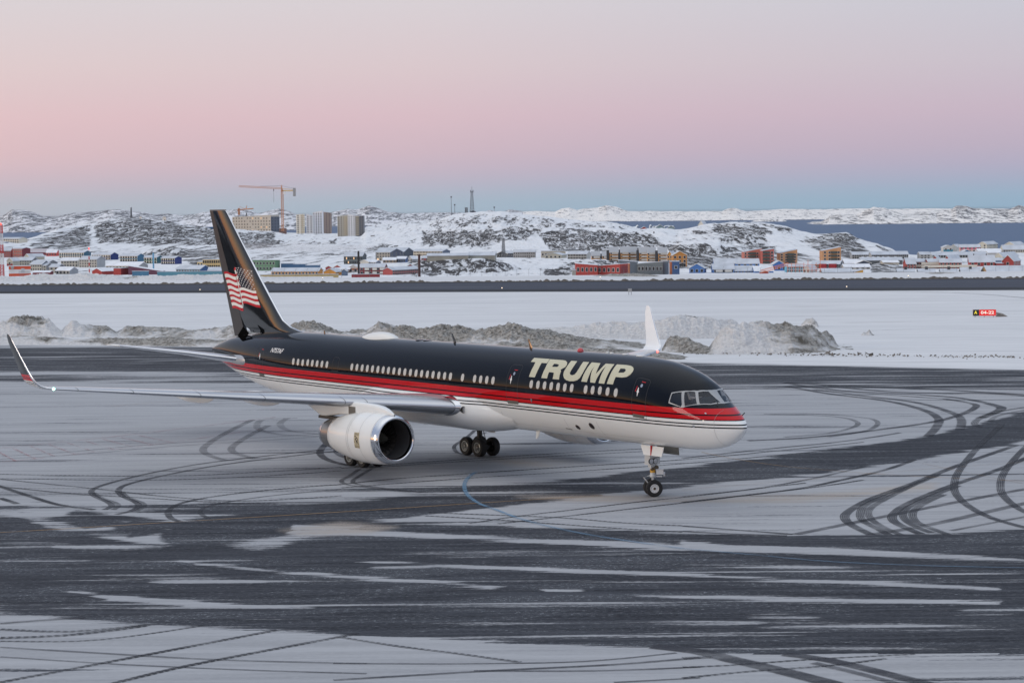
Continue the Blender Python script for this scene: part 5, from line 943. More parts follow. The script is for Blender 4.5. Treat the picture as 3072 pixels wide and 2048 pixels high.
b = MB(); b.lathe([(-.15, .32), (-.05, .36), (.05, .2)], (.75, -.1, 30 * k_ * .86), 'y', 16, 0, (True, True)); b.build('siren', [mat('siren_grey', (.35, .35, .35), .5)], o)
b = MB(); b.box(2.6, 3.3, -.05, 0, .8, 1.7); b.build('door', [mat('hut_door', (.50, .52, .55), .5)], o)
b = MB(); b.box(-.05, 65 * k_ + .05, -.05, 2.65, 30 * k_, 30 * k_ + .08); b.build('roof', [ROOFW], o)
p = gnd(57, 833); o = empty('cage_fence', p, label='small wire cage in front of the striped hut', cat='fence'); b = MB()
for k in range(15): b.tube([(k * .16, 0, 0), (k * .16, 0, 1.35)], .015, 4, 0, False)
for z_ in (.05, .7, 1.32): b.tube([(0, 0, z_), (2.25, 0, z_)], .02, 4, 0, False)
b.build('bars', [MSTEEL], o)
# perimeter fence posts with cranked tops
FP = mat('fence_steel', (.13, .135, .14), .5)
def fpost(px, py, D, h=2.6):
    b = MB(); p = at(px, py, D); b.tube([(0, 0, -1), (0, 0, h * .72), (.5, 0, h)], .055, 5); return b, p
def fence(name, pts, D, label, h, grp='posts of the runway perimeter fence'):
    x0, y0 = pts[0]; o = empty(name, at(x0, y0, D), label=label, cat='fence', group=grp); first = None
    for (x_, y_) in pts:
        q = at(x_, y_, D) - at(x0, y0, D)
        if first is None: b = MB(); b.tube([(0, 0, -1), (0, 0, h * .74), (.42, 0, h)], .05, 5); first = b.build('post', [FP], o); first.location = q
        else: c = first.copy(); S.collection.objects.link(c); c.parent = o; c.location = q
    n_ = MB()
    for (x_, y_), (x2, y2) in zip(pts[:-1], pts[1:]):
        a_, b_ = at(x_, y_, D) - at(x0, y0, D), at(x2, y2, D) - at(x0, y0, D)
        for z_ in (.1, h * .72): n_.tube([a_ + Vector((0, 0, z_)), b_ + Vector((0, 0, z_))], .02, 3, 0, False)
    n_.build('wire', [FP], o)
fence('perimeter_fence', [r2(x_, 876) for x_ in (545, 650, 755, 860, 960, 1070, 1178, 1290, 1435)], 900, 'fence posts with bent tops before the orange and red houses', 3.0)
fence('perimeter_fence', [r2(1943, 873), r2(2045, 873), r2(2148, 873), r3(127, 872), r3(234, 871), r3(338, 870), r3(445, 869), r3(548, 868), r3(660, 868), r3(767, 867), r3(877, 866), r3(983, 865), r3(1092, 864)], 900, 'fence posts with bent tops before the snowy rocks in the middle', 2.8)
fence('perimeter_fence', [r3(1415, 862), r3(1527, 862), r3(1638, 861), r3(1750, 860), r3(1862, 860)], 898, 'fence posts with bent tops before the red modern building', 2.9)
fence('perimeter_fence', [r4(150, 938), r4(740, 936), r4(1030, 935), r4(1185, 935), r4(1490, 934)], 898, 'sparse fence posts before the blue houses', 2.8)
fence('perimeter_fence', [r5(5 + 155 * k, 935 - .6 * k) for k in range(16)], 898, 'straight fence posts along the right end of the runway', 2.9)
# scaffolding by the turquoise house
b = MB(); p0 = at_(4, 1180, 938, 912); k4 = 912 / F / 3.92; o = empty('construction_crane', p0, label='orange folded crane boom and scaffold lying before the turquoise house', cat='crane')
for k in range(30):
    a_, c_ = k / 30, (k + 1) / 30; L_ = 330 * k4
    b.tube([(L_ * a_, 0, 3.2 * a_), (L_ * c_, 0, 3.2 * c_)], .10, 4, 0, False); b.tube([(L_ * a_, 0, 3.2 * a_ + 1.2), (L_ * c_, 0, 3.2 * c_ + 1.2)], .10, 4, 0, False); b.tube([(L_ * a_, 0, 3.2 * a_), (L_ * c_, 0, 3.2 * c_ + 1.2)], .06, 4, 0, False)
b.build('boom', [mat('scaffold_orange', (.62, .16, .06), .5)], o); b = MB()
for k in range(9): b.tube([((320 + 48 * k) * k4, 0, 0), ((320 + 48 * k) * k4, 0, (3.2 + (k % 3) * 1.2))], .09, 4, 0, False)
for k in range(3): b.tube([(320 * k4, 0, 1.3 + k * 1.3), (720 * k4, 0, 1.0 + k * 1.1)], .07, 4, 0, False)
b.build('scaffold', [mat('scaffold_orange', (.62, .16, .06), .5)], o)
# icebergs
def berg(r, x0, x1, y0, y1, D, lab, prof):
    p = at_(r, x0, y1, D); p.z = ZSEA; k = D / F / (3.92 if r > 3 else 3.0625); b = MB(); o = empty('iceberg', p, label=lab, cat='iceberg', group='icebergs drifting in the bay')
    rows = []
    for j, dy in enumerate((-1, -.5, 0, .5, 1)):
        rows.append([(x * (x1 - x0) * k, dy * 30, max(-3, (h - abs(dy) * .35) * (y1 - y0) * k + random.uniform(-1, 1))) for x, h in prof])
    grid('ice', np.array([[(0, 0, 0)] * len(prof)] * 0 + rows, float), mat('berg_ice', (.80, .86, .86), .5), o, smooth=False, flip=False)
berg(3, 1800, 1885, 378, 403, 9000, 'leftmost low iceberg with a pointed right end', [(0, 0), (.05, .3), (.4, .35), (.7, .5), (.85, 1.2), (.95, .9), (1, 0)])
berg(3, 1985, 2095, 396, 424, 8800, 'biggest blocky iceberg with a flat top', [(0, 0), (.02, 1.1), (.15, 1.15), (.22, .6), (.5, .7), (.75, .95), (.97, 1.0), (1, 0)])
berg(3, 2118, 2215, 380, 398, 9300, 'flat iceberg right of the blocky one', [(0, 0), (.05, .6), (.4, .9), (.6, .7), (.9, .6), (1, 0)])
berg(4, 48, 160, 334, 352, 9300, 'long low iceberg just left of the white house', [(0, 0), (.05, .8), (.3, 1.1), (.6, .9), (.85, .8), (.95, .2), (1, 0)])
# ---- runway lights, box and sign
def light_unit(px, py, lab, em=1.5):
    p = gnd(px, py); o = empty('runway_light', p, label=lab, cat='runway light', group='lights along the runway edges'); b = MB(); b.tube([(0, 0, 0), (0, 0, .25)], .05, 6); b.build('stem', [MSTEEL], o)
    b = MB(); b.lathe([(.25, .08), (.34, .09), (.38, .03)], (0, 0, 0), 'z', 10, 0, (True, True)); b.build('lamp', [mat('lamp_glow', (1, .82, .6), .3, emit=em)], o)
light_unit(600, 874, 'lit runway edge light left of the tail fin'); light_unit(1506, 869, 'lit runway edge light near the middle'); light_unit(2540, 865, 'lit runway edge light right of the middle'); light_unit(968, 838, 'light on the far runway edge before the orange terrace'); light_unit(2725, 832, 'light on the far runway edge at the right'); light_unit(1801, 836, 'light on the far runway edge before the red building')
p = gnd(1890, 884); k_ = p.y / F; o = empty('marker_box', p, label='small grey post box alone in the snow before the runway', cat='marker'); b = MB(); b.box(-.28, .28, -.2, .2, .45, .95); b.build('box', [mat('box_grey', (.30, .31, .32), .6)], o); b = MB(); [b.tube([(x_, 0, 0), (x_, 0, .46)], .035, 5) for x_ in (-.2, .2)]; b.build('leg', [MSTEEL], o)
# taxiway sign
def glyphs(body, size, ex=.0, bold=.0, shear=0):
    cu = bpy.data.curves.new('txt', 'FONT'); cu.body = body; cu.size = size; cu.offset = bold; cu.shear = shear; cu.resolution_u = 3
    ob = bpy.data.objects.new('txt', cu); me = bpy.data.meshes.new_from_object(ob); V = [tuple(v.co) for v in me.vertices]; Fc = [tuple(p.vertices) for p in me.polygons]
    bpy.data.objects.remove(ob); bpy.data.curves.remove(cu); bpy.data.meshes.remove(me); return V, Fc
def fit(V, x0, x1, y0, y1):
    a = np.array(V); mn, mx_ = a.min(0), a.max(0); a[:, 0] = x0 + (a[:, 0] - mn[0]) / (mx_[0] - mn[0]) * (x1 - x0); a[:, 1] = y0 + (a[:, 1] - mn[1]) / (mx_[1] - mn[1]) * (y1 - y0); return a
s0 = (2880 + 560 / 14.7, 900 + 745 / 14.7); s1 = (2880 + 1590 / 14.7, 900 + 780 / 14.7); g0 = gnd(*s0); W_ = (s1[0] - s0[0]) * g0.y / F; H_ = (285 / 14.7) * g0.y / F
sg = empty('taxiway_sign', g0 + Vector((0, 0, .0)), R(-3), label='black and red taxiway sign reading A 04-22 in the snow', cat='sign')
b = MB(); b.box(0, W_, 0, .3, .12, H_ + .12); b.build('cabinet', [mat('sign_frame', (.55, .52, .50), .5)], sg)
b = MB(); b.box(.04, W_ * .265, -.03, -.003, .15, H_ + .09); b.build('black_panel', [mat('sign_black', (.01, .012, .015), .4)], sg)
b = MB(); b.box(W_ * .275, W_ - .05, -.03, -.003, .15, H_ + .09); b.build('red_panel', [mat('sign_red', (.72, .02, .02), .4, emit=.35)], sg)
for body, xa, xb, za, zb, c, e in (('A', .062, .188, .30, .80, (.9, .72, .05), .5), ('04-22', .34, .905, .27, .78, (.85, .78, .68), .4)):
    V_, F_ = glyphs(body, 1, bold=.03); a = fit(V_, W_ * xa, W_ * xb, .12 + H_ * za, .12 + H_ * zb); mesh('lettering', [(q[0], -.036, q[1]) for q in a], F_, mat('sign_text_' + body[:1], c, .5, emit=e), sg)
b = MB(); [b.tube([(x_, .15, -.1), (x_, .15, .14)], .04, 5) for x_ in (.3, W_ / 2, W_ - .3)]; b.build('leg', [MSTEEL], sg)
b = MB(); b.add([(W_, .1, 0), (W_ + 1.5, .3, 0), (W_ + 1.0, .9, .35), (W_, .5, .55), (W_ + .5, .2, .4)], [(0, 1, 4), (1, 2, 4), (2, 3, 4), (3, 0, 4)]); tag(b.build('snow_pile', [mat('clod', (.22, .20, .18), .9)]), 'small grey snow lump against the right end of the sign', 'snow pile').location = g0

# ================================================================== THE AIRLINER
GX, GY, HD, NG = 6.613, 95.8482, R(-53.0652), 5.6923       # nose wheel on the ground, heading, nose-to-nosewheel distance
JET = empty('passenger_jet', (GX, GY, 0), HD, label='black, red and white twin-engine passenger jet taxiing to the right on the icy apron', cat='airliner')
def A(x, y, z): return (NG - x, -y, z)                     # metres aft of the nose, to starboard, above the ground
K2 = [0.00,0.03,0.12,0.35,0.70,1.20,1.80,2.60,3.60,5.00,6.50,8.00,14.00,29.00,32.00,34.00,36.00,38.00,40.00,42.00,44.00,45.50,46.50,46.95]
ZT = [3.540,3.630,3.726,3.917,4.148,4.435,4.828,5.469,5.900,6.213,6.333,6.372,6.352,6.307,6.289,6.299,6.283,6.222,6.112,5.931,5.681,5.329,5.012,4.812]
ZB = [3.520,3.440,3.342,3.105,2.867,2.660,2.524,2.429,2.382,2.362,2.344,2.330,2.319,2.222,2.181,2.259,2.412,2.591,2.868,3.215,3.684,4.101,4.448,4.576]
WD = [0.010,0.110,0.220,0.440,0.688,0.991,1.243,1.491,1.688,1.828,1.876,1.888,1.885,1.878,1.878,1.870,1.825,1.693,1.472,1.179,0.825,0.501,0.239,0.052]
ZM = [3.530,3.540,3.600,3.630,3.680,3.760,3.880,4.050,4.200,4.360,4.420,4.450,4.450,4.450,4.450,4.470,4.520,4.600,4.680,4.760,4.840,4.880,4.880,4.870]
def pchip(xs, Y, q):
    xs, Y, q = map(lambda v: np.asarray(v, float), (xs, Y, q)); h = np.diff(xs); d = np.diff(Y) / h; m = np.zeros(len(xs))
    for i in range(1, len(xs) - 1):
        if d[i - 1] * d[i] > 0: w1 = 2 * h[i] + h[i - 1]; w2 = h[i] + 2 * h[i - 1]; m[i] = (w1 + w2) / (w1 / d[i - 1] + w2 / d[i])
    m[0] = d[0]; m[-1] = d[-1]; i = np.clip(np.searchsorted(xs, q) - 1, 0, len(xs) - 2); t = (q - xs[i]) / h[i]
    return (1 + 2 * t) * (1 - t) ** 2 * Y[i] + t * (1 - t) ** 2 * h[i] * m[i] + t * t * (3 - 2 * t) * Y[i + 1] + t * t * (t - 1) * h[i] * m[i + 1]
def section(x):
    return pchip(K2, ZT, x), pchip(K2, ZB, x), pchip(K2, WD, x), pchip(K2, ZM, x)
def skin(x, th, off=0.):                # point of the fuselage skin at station x and section angle th
    a, b, w_, m_ = [float(v[0]) for v in section([x])]; s, c = math.sin(th), math.cos(th); hz = (a - m_) if s > 0 else (m_ - b)
    y, z = w_ * c, m_ + hz * s; n = Vector((c / max(w_, .05), s / max(hz, .05))); n.normalize(); return A(x, y + n.x * off, z + n.y * off)
# paint: z-steered cheat lines
def livery(name, grey_bot=True):
    t = NT(name); tc_ = t.new('TexCoord'); sp_ = t.new('SeparateXYZ'); t.l.new(tc_.outputs['Object'], sp_.inputs[0]); z = sp_.outputs['Z']
    W_, K_, R_ = (.78, .80, .80), (.003, .004, .007), (.50, .012, .016)
    col = W_; first = True
    for z0_, z1_, c in ((3.53, 3.585, K_), (3.585, 3.665, W_), (3.665, 3.72, K_), (3.72, 3.855, W_), (3.855, 3.90, K_), (3.90, 4.058, R_), (4.058, 4.118, K_), (4.118, 4.36, R_), (4.36, 99, K_)):
        col = t.mix(t.math('GREATER_THAN', z, z0_), col, c)
    t.inp(t.b, 'Base Color', col); t.inp(t.b, 'Roughness', .045); t.inp(t.b, 'Specular IOR Level', .19); t.inp(t.b, 'Specular Tint', (.75, .85, 1, 1))  # bluish tint puts a darker, bluer sky reflection into the paint
    n_ = t.noise(t.pos((.5, 1.2, 1.5)), 1, 3, .5); n2 = t.noise(t.pos((1.9, 4, 4)), 1, 2, .5)
    bp = t.new('Bump'); t.inp(bp, 'Strength', .10); t.inp(bp, 'Distance', .02); t.l.new(t.math('ADD', n_, t.math('MULTIPLY', n2, .25)), bp.inputs['Height']); t.l.new(bp.outputs[0], t.b.inputs['Coat Normal']); t.l.new(bp.outputs[0], t.b.inputs['Normal'])
    return t.m
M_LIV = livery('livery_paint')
def paintm(name, c, r=.05): return mat(name, c, r, spec=.4)
M_BLK, M_WHT, M_RED = mat('black_paint', (.006, .007, .009), .06, spec=.85), paintm('white_paint', (.76, .78, .78), .12), paintm('red_paint', (.50, .012, .016))
M_CHR = mat('polished_metal', (.62, .64, .68), .13, 1.); M_SAT = mat('satin_metal', (.46, .48, .52), .32, 1.); M_NOZ = mat('nozzle_metal', (.30, .28, .26), .28, 1.); M_WING = mat('wing_grey', (.40, .42, .44), .35, coat=.8)
M_RUB = mat('tyre_rubber', (.014, .014, .015), .75, bump=.15, bscale=30); M_GEAR = mat('gear_white', (.52, .54, .55), .4); M_DK = mat('gear_dark', (.03, .032, .035), .5, .4); M_IN = mat('duct_dark', (.045, .045, .047), .35, .5)
M_CREAM = mat('letter_gold', (.52, .51, .38), .08, spec=.4); M_SEAM = mat('panel_line', (.018, .018, .02), .5); M_SHADE = mat('window_blind', (.50, .49, .47), .08, spec=.6)
# fuselage skin, with the cockpit openings cut out
PA = [(3.149, .524), (2.767, .683), (2.528, .35), (2.545, .259), (3.156, .273)]; PB = [(2.647, .726), (2.301, .96), (1.946, .651), (2.164, .463), (2.375, .329)]; PC = [(2.222, 1.037), (2.06, 1.38), (1.44, 1.46), (1.548, 1.025), (1.856, .72)]
FRAME = [(3.202, .239), (3.206, .542), (2.968, .634), (2.753, .728), (2.488, .866), (2.287, 1.05), (2.13, 1.36), (2.10, 1.5708), (1.34, 1.5708), (1.40, 1.30), (1.521, .993), (1.871, .663), (2.156, .448), (2.448, .257), (2.513, .244), (2.86, .241)]
mir = lambda P: [(x, math.pi - t) for x, t in P][::-1]
xs_ = np.r_[0, .015, .04, np.linspace(.08, 1.25, 26), np.linspace(1.3, 3.3, 61), np.linspace(3.4, 6, 16), np.linspace(6.4, 30, 60), np.linspace(30.4, 46.95, 64)]; NTH = 144
th_ = np.linspace(0, 2 * math.pi, NTH + 1)[:-1]; a_, b_, w_, m_ = section(xs_)
Sn, Cs = np.sin(th_)[None], np.cos(th_)[None]; Zz = m_[:, None] + np.where(Sn > 0, (a_ - m_)[:, None] * Sn, (m_ - b_)[:, None] * Sn); Yy = w_[:, None] * Cs
V_ = [A(x, Yy[i, j], Zz[i, j]) for i, x in enumerate(xs_) for j in range(NTH)]; Fc = []
def inpoly(p, P):
    c = False; n = len(P)
    for i in range(n):
        (x0, y0), (x1, y1) = P[i], P[(i + 1) % n]
        if (y0 > p[1]) != (y1 > p[1]) and p[0] < (x1 - x0) * (p[1] - y0) / (y1 - y0) + x0: c = not c
    return c
OPEN = [PA, PB, PC, mir(PA), mir(PB), mir(PC)]
for i in range(len(xs_) - 1):
    for j in range(NTH):
        k = (j + 1) % NTH; xm, tm = (xs_[i] + xs_[i + 1]) / 2, th_[j] + math.pi / NTH
        if 1.3 < xm < 3.3 and .2 < tm < math.pi - .2 and any(inpoly((xm, tm), P) for P in OPEN): continue
        Fc.append((i * NTH + j, i * NTH + k, (i + 1) * NTH + k, (i + 1) * NTH + j))
Fc.append(tuple(range(NTH))[::-1]); Fc.append(tuple((len(xs_) - 1) * NTH + j for j in range(NTH)))
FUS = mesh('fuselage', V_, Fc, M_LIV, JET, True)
def decal(name, polys, mt, parent, off=.006, dx=.12, dt=.06, mp=None):   # flat outline(s) -> draped on the skin
    mp = mp or (lambda x, t: skin(x, t, off)); pl = [[Vector((x, t, 0)) for x, t in P] for P in polys]; flat = [v for P in pl for v in P]; tr = tessellate_polygon(pl)
    bm = bmesh.new(); vs = [bm.verts.new(v) for v in flat]
    for f in tr:
        try: bm.faces.new([vs[i] for i in f])
        except ValueError: pass
    x0, x1 = min(v.x for v in flat), max(v.x for v in flat); t0, t1 = min(v.y for v in flat), max(v.y for v in flat)
    for ax, lo, hi, st in ((0, x0, x1, dx), (1, t0, t1, dt)):
        q = lo + st
        while q < hi:
            bmesh.ops.bisect_plane(bm, geom=bm.verts[:] + bm.edges[:] + bm.faces[:], plane_co=(q, 0, 0) if ax == 0 else (0, q, 0), plane_no=(1, 0, 0) if ax == 0 else (0, 1, 0)); q += st
    for v in bm.verts: v.co = mp(v.co.x, v.co.y)
    bmesh.ops.recalc_face_normals(bm, faces=bm.faces); me = bpy.data.meshes.new(name); bm.to_mesh(me); bm.free(); me.materials.append(mt); me.polygons.foreach_set('use_smooth', [True] * len(me.polygons)); return link(name, me, parent)
for P in (FRAME, mir(FRAME)):
    own = [q for q in OPEN if (sum(t for _, t in q) / len(q) < math.pi / 2) == (P is FRAME)]
    decal('windscreen_frame', [P] + own, mat('frame_grey', (.34, .35, .36), .4, .3), FUS, .012, .08, .05)
GL = NT('cockpit_glass'); GL.inp(GL.b, 'Base Color', (.02, .035, .06, 1)); GL.inp(GL.b, 'Roughness', .03); GL.inp(GL.b, 'Alpha', .42); GL.inp(GL.b, 'Specular IOR Level', .7)
for P in OPEN: decal('cockpit_window', [P], GL.m, FUS, -.004, .1, .06)
# cockpit inside: floor, rear wall, panel, two seats and a pilot
b = MB(); b.box(*(NG - 3.75, NG - 2.0), -1.0, 1.0, 4.05, 4.1); b.box(NG - 3.8, NG - 3.72, -1.0, 1.0, 4.05, 5.5); b.build('cockpit_bulkhead', [mat('cockpit_brown', (.16, .11, .09), .7)], FUS)
b = MB(); b.box(NG - 2.25, NG - 2.02, -.75, .75, 4.25, 4.78); b.box(NG - 2.6, NG - 2.25, -.2, .2, 4.1, 4.6); b.build('instrument_panel', [mat('cockpit_grey', (.05, .07, .09), .6)], FUS)
for y_ in (-.62, .62):
    b = MB(); b.box(NG - 3.0, NG - 2.5, y_ - .25, y_ + .25, 4.35, 4.48); b.box(NG - 3.1, NG - 2.98, y_ - .25, y_ + .25, 4.45, 5.15); b.box(NG - 3.1, NG - 2.99, y_ - .13, y_ + .13, 5.17, 5.4); b.build('pilot_seat', [mat('seat_brown', (.12, .08, .06), .8)], FUS)
def person(org, rz):
    o = empty('person', org, rz, label='pilot in a white shirt with dark shoulder straps seated at the right cockpit window', cat='person')
    J = dict(pel=(0, 0, .1), wai=(0, 0, .28), che=(.02, 0, .48), nec=(.03, 0, .62), hea=(.06, 0, .74), top=(.06, 0, .86), hl=(.16, .1, .1), hr=(.16, -.1, .1), kl=(.52, .12, .14), kr=(.52, -.12, .14), fl=(.62, .12, -.26), fr=(.62, -.12, -.26),
             sl=(.02, .18, .56), sr=(.02, -.18, .56), el=(.14, .24, .32), er=(.14, -.24, .32), wl=(.40, .18, .32), wr=(.40, -.18, .32), gl=(.48, .16, .33), gr=(.48, -.16, .33), tl=(.74, .12, -.28), tr=(.74, -.12, -.28))
    E = [('pel', 'wai'), ('wai', 'che'), ('che', 'nec'), ('nec', 'hea'), ('hea', 'top'), ('pel', 'hl'), ('pel', 'hr'), ('hl', 'kl'), ('hr', 'kr'), ('kl', 'fl'), ('kr', 'fr'), ('fl', 'tl'), ('fr', 'tr'), ('che', 'sl'), ('che', 'sr'), ('sl', 'el'), ('sr', 'er'), ('el', 'wl'), ('er', 'wr'), ('wl', 'gl'), ('wr', 'gr')]
    rad = dict(pel=.15, wai=.14, che=.16, nec=.06, hea=.095, top=.08, hl=.1, hr=.1, kl=.065, kr=.065, fl=.045, fr=.045, sl=.075, sr=.075, el=.05, er=.05, wl=.035, wr=.035, gl=.045, gr=.045, tl=.04, tr=.04)
    ks = list(J); me = bpy.data.meshes.new('body'); me.from_pydata([J[k] for k in ks], [(ks.index(a), ks.index(c)) for a, c in E], []); ob = link('body', me, o)
    t = NT('pilot_clothes'); sp_ = t.new('SeparateXYZ'); tc_ = t.new('TexCoord'); t.l.new(tc_.outputs['Object'], sp_.inputs[0])
    col = t.mix(t.math('GREATER_THAN', sp_.outputs['Z'], .22), (.02, .022, .03), (.70, .70, .70)); col = t.mix(t.math('GREATER_THAN', sp_.outputs['Z'], .62), col, (.42, .24, .17)); t.inp(t.b, 'Base Color', col); me.materials.append(t.m)
    sk = ob.modifiers.new('skin', 'SKIN')
    for i, k in enumerate(ks): me.skin_vertices[0].data[i].radius = (rad[k], rad[k])
    me.skin_vertices[0].data[0].use_root = True; ob.modifiers.new('sub', 'SUBSURF').levels = 2; ob.modifiers['sub'].render_levels = 2
    b = MB(); b.lathe([(.0, .005), (.03, .07), (.08, .10), (.13, .105), (.16, .10)][::-1], (.05, 0, .76), 'z', 16); hh = b.build('hair', [mat('hair_dark', (.03, .02, .015), .7)], o, True); hh.scale = (1, 1, -1); hh.location = (0, 0, 1.68)
    b = MB(); b.box(-.02, .1, .1, .15, .63, .645); b.box(-.02, .1, -.15, -.1, .63, .645); b.build('shoulder_strap', [mat('strap_black', (.02, .02, .02), .7)], o); return o
JM = Matrix.Translation((GX, GY, 0)) @ Matrix.Rotation(HD, 4, 'Z')
pp = JM @ Vector(A(2.78, .62, 4.45)); person(pp, HD)
# lettering
LET = {'T': [[(13.46, 0.942), (12.243, 0.941), (12.184, 0.789), (12.594, 0.789), (12.556, 0.611), (12.559, 0.49), (12.585, 0.371), (13.036, 0.371), (13.036, 0.539), (13.029, 0.663), (13.086, 0.795), (13.452, 0.796)]],
'R': [[(12.21, 0.936), (11.228, 0.936), (10.997, 0.923), (10.789, 0.87), (10.669, 0.787), (10.693, 0.713), (10.908, 0.63), (10.818, 0.592), (10.794, 0.483), (10.727, 0.37), (11.211, 0.369), (11.251, 0.469), (11.273, 0.527), (11.374, 0.539), (11.656, 0.54), (11.656, 0.472), (11.64, 0.37), (12.083, 0.369), (12.089, 0.52), (12.087, 0.651)], [(11.647, 0.791), (11.401, 0.793), (11.246, 0.77), (11.214, 0.732), (11.274, 0.701), (11.652, 0.694)]],
'U': [[(10.596, 0.936), (10.151, 0.936), (10.111, 0.787), (10.125, 0.63), (10.116, 0.558), (10.027, 0.519), (9.888, 0.508), (9.746, 0.531), (9.659, 0.597), (9.642, 0.731), (9.702, 0.932), (9.276, 0.936), (9.206, 0.746), (9.198, 0.596), (9.252, 0.463), (9.396, 0.396), (9.621, 0.364), (9.907, 0.354), (10.173, 0.369), (10.382, 0.413), (10.529, 0.491), (10.593, 0.583), (10.579, 0.708)]],
'M': [[(9.083, 0.936), (8.437, 0.93), (8.354, 0.795), (8.253, 0.6), (8.153, 0.705), (8.104, 0.804), (8.058, 0.931), (7.449, 0.936), (7.428, 0.762), (7.416, 0.596), (7.416, 0.371), (7.818, 0.369), (7.835, 0.487), (7.858, 0.641), (7.895, 0.841), (7.957, 0.738), (8.013, 0.572), (8.056, 0.465), (8.069, 0.368), (8.419, 0.369), (8.518, 0.494), (8.624, 0.647), (8.666, 0.802), (8.689, 0.678), (8.67, 0.52), (8.667, 0.37), (9.075, 0.371), (9.083, 0.537), (9.076, 0.716)]],
'P': [[(7.287, 0.944), (6.574, 0.963), (6.326, 0.956), (6.116, 0.92), (5.988, 0.865), (5.929, 0.785), (5.969, 0.679), (6.12, 0.617), (6.39, 0.583), (6.817, 0.578), (6.821, 0.474), (6.809, 0.383), (7.242, 0.379), (7.235, 0.528), (7.258, 0.702)], [(6.835, 0.827), (6.577, 0.839), (6.457, 0.82), (6.401, 0.769), (6.456, 0.722), (6.804, 0.698)]]}
for k in 'TRUMP': decal('letter', LET[k], M_CREAM, FUS, .006, .2, .05)
gv, gf = glyphs('N757AF', 1, bold=.02, shear=.3); ga = fit(gv, 0, 1, 0, 1)
mesh('registration', [skin(37.34 - 1.47 * q[0], .36 + .165 * q[1], .008) for q in ga], gf, mat('letter_white', (.72, .72, .72), .3), FUS)
# cabin windows
WIN = [34.485, 33.976, 33.476, 32.949, 32.469, 31.976, 31.475, 30.966, 28.466, 27.966, 27.459, 26.959, 26.464, 25.945, 25.446, 24.95, 24.439, 23.93, 23.427, 22.92, 22.412, 21.907, 21.399, 20.894, 20.386, 19.881, 19.373, 18.338, 17.32, 16.817, 16.311, 15.802, 12.747, 12.227, 11.721, 11.206, 10.691, 10.184, 9.673, 8.648, 8.137, 7.625, 7.079, 6.511]
def capsule(cx, ct, hw, hh, n=7):
    P = [];
    for k in range(n): a = math.pi * k / (n - 1); P.append((cx + hw * math.cos(a), ct + (hh - hw / 1.9) + hw / 1.9 * math.sin(a)))
    for k in range(n): a = math.pi + math.pi * k / (n - 1); P.append((cx + hw * math.cos(a), ct - (hh - hw / 1.9) + hw / 1.9 * math.sin(a)))
    return P
for x_ in WIN:
    t_ = .192 if 8 < x_ < 33 else (.172 if x_ > 33 else .200)
    fo = decal('window_surround', [capsule(x_, t_, .148, .117)], M_SEAM, FUS, .003, .2, .06)  # dark ring paints in the shade of a slight recess
    wn = decal('cabin_window', [capsule(x_, t_, .122, .101)], M_SHADE, JET, .007, .2, .06)
def line(name, pts, wd=.025, mt=None, off=.004, par=None):
    V = []; Fc = []
    P = []
    for (x0, t0), (x1, t1) in zip(pts[:-1], pts[1:]):
        n = max(1, int(max(abs(x1 - x0) / .3, abs(t1 - t0) / .08)))
        P += [(x0 + (x1 - x0) * k / n, t0 + (t1 - t0) * k / n) for k in range(n)]
    P.append(pts[-1])
    for i, (x_, t_) in enumerate(P):
        p0 = Vector(skin(*P[max(i - 1, 0)], off)); p1 = Vector(skin(*P[min(i + 1, len(P) - 1)], off)); c = Vector(skin(x_, t_, off)); nrm = (Vector(skin(x_, t_, off + .1)) - c).normalized(); q = (p1 - p0).cross(nrm).normalized() * wd / 2
        V += [c - q, c + q]
        if i: k = 2 * i; Fc.append((k - 2, k - 1, k + 1, k))
    return mesh(name, V, Fc, mt or M_SEAM, par or FUS)
for x0, x1, t0, t1 in ((5.40, 4.52, -.30, .66), (14.70, 13.80, -.30, .67), (38.95, 38.15, -.38, .46), (30.42, 29.82, .03, .43)):
    line('door_outline', [(x0, t0), (x0, t1 - .05), (x0 - .12, t1), (x1 + .12, t1), (x1, t1 - .05), (x1, t0), (x0, t0)], .022)
for x_, t0, t1 in ((5.08, .20, .41), (14.37, .155, .36), (38.51, .05, .26)):
    tm = (t0 + t1) / 2; decal('door_handle', [[(x_ + .03, t1), (x_ - .01, t1), (x_ - .05, tm + .02), (x_ - .09, tm), (x_ - .04, tm - .02), (x_ - .02, t0), (x_ + .01, t0), (x_ + .03, tm - .02), (x_ + .09, tm), (x_ + .05, tm + .02)]], mat('handle_white', (.75, .75, .75), .3), FUS, .012)
    if x_ < 30: decal('door_window', [capsule(x_ - .13, t1 + .06, .07, .045)], M_SAT, FUS, .008)
    decal('rescue_mark', [[(x_ + .10, tm + .14), (x_ + .13, tm + .14), (x_ + .19, tm), (x_ + .14, tm)]], M_RED, FUS, .006)
    line('rescue_mark', [(x_ - .05, t1 + .16), (x_ - .3, t1 + .16)], .035, M_RED, .006)
for P in ([(14.667, -.245), (13.833, -.245), (13.858, -.323), (14.675, -.326)], [(5.363, -.222), (4.637, -.222), (4.677, -.296), (5.37, -.304)], [(38.92, -.40), (38.203, -.387), (38.193, -.467), (38.909, -.49)]): decal('slide_vent', [P], mat('vent_grey', (.12, .115, .105), .6), FUS, .008)
for x_, t_, r_ in ((9.874, -.783, .14), (8.716, -.69, .17)): decal('cargo_port', [[(x_ + r_ * math.cos(a), t_ + r_ * .55 * math.sin(a)) for a in np.linspace(0, 6.28, 15)[:-1]]], mat('port_dark', (.03, .02, .022), .4), FUS, .008)
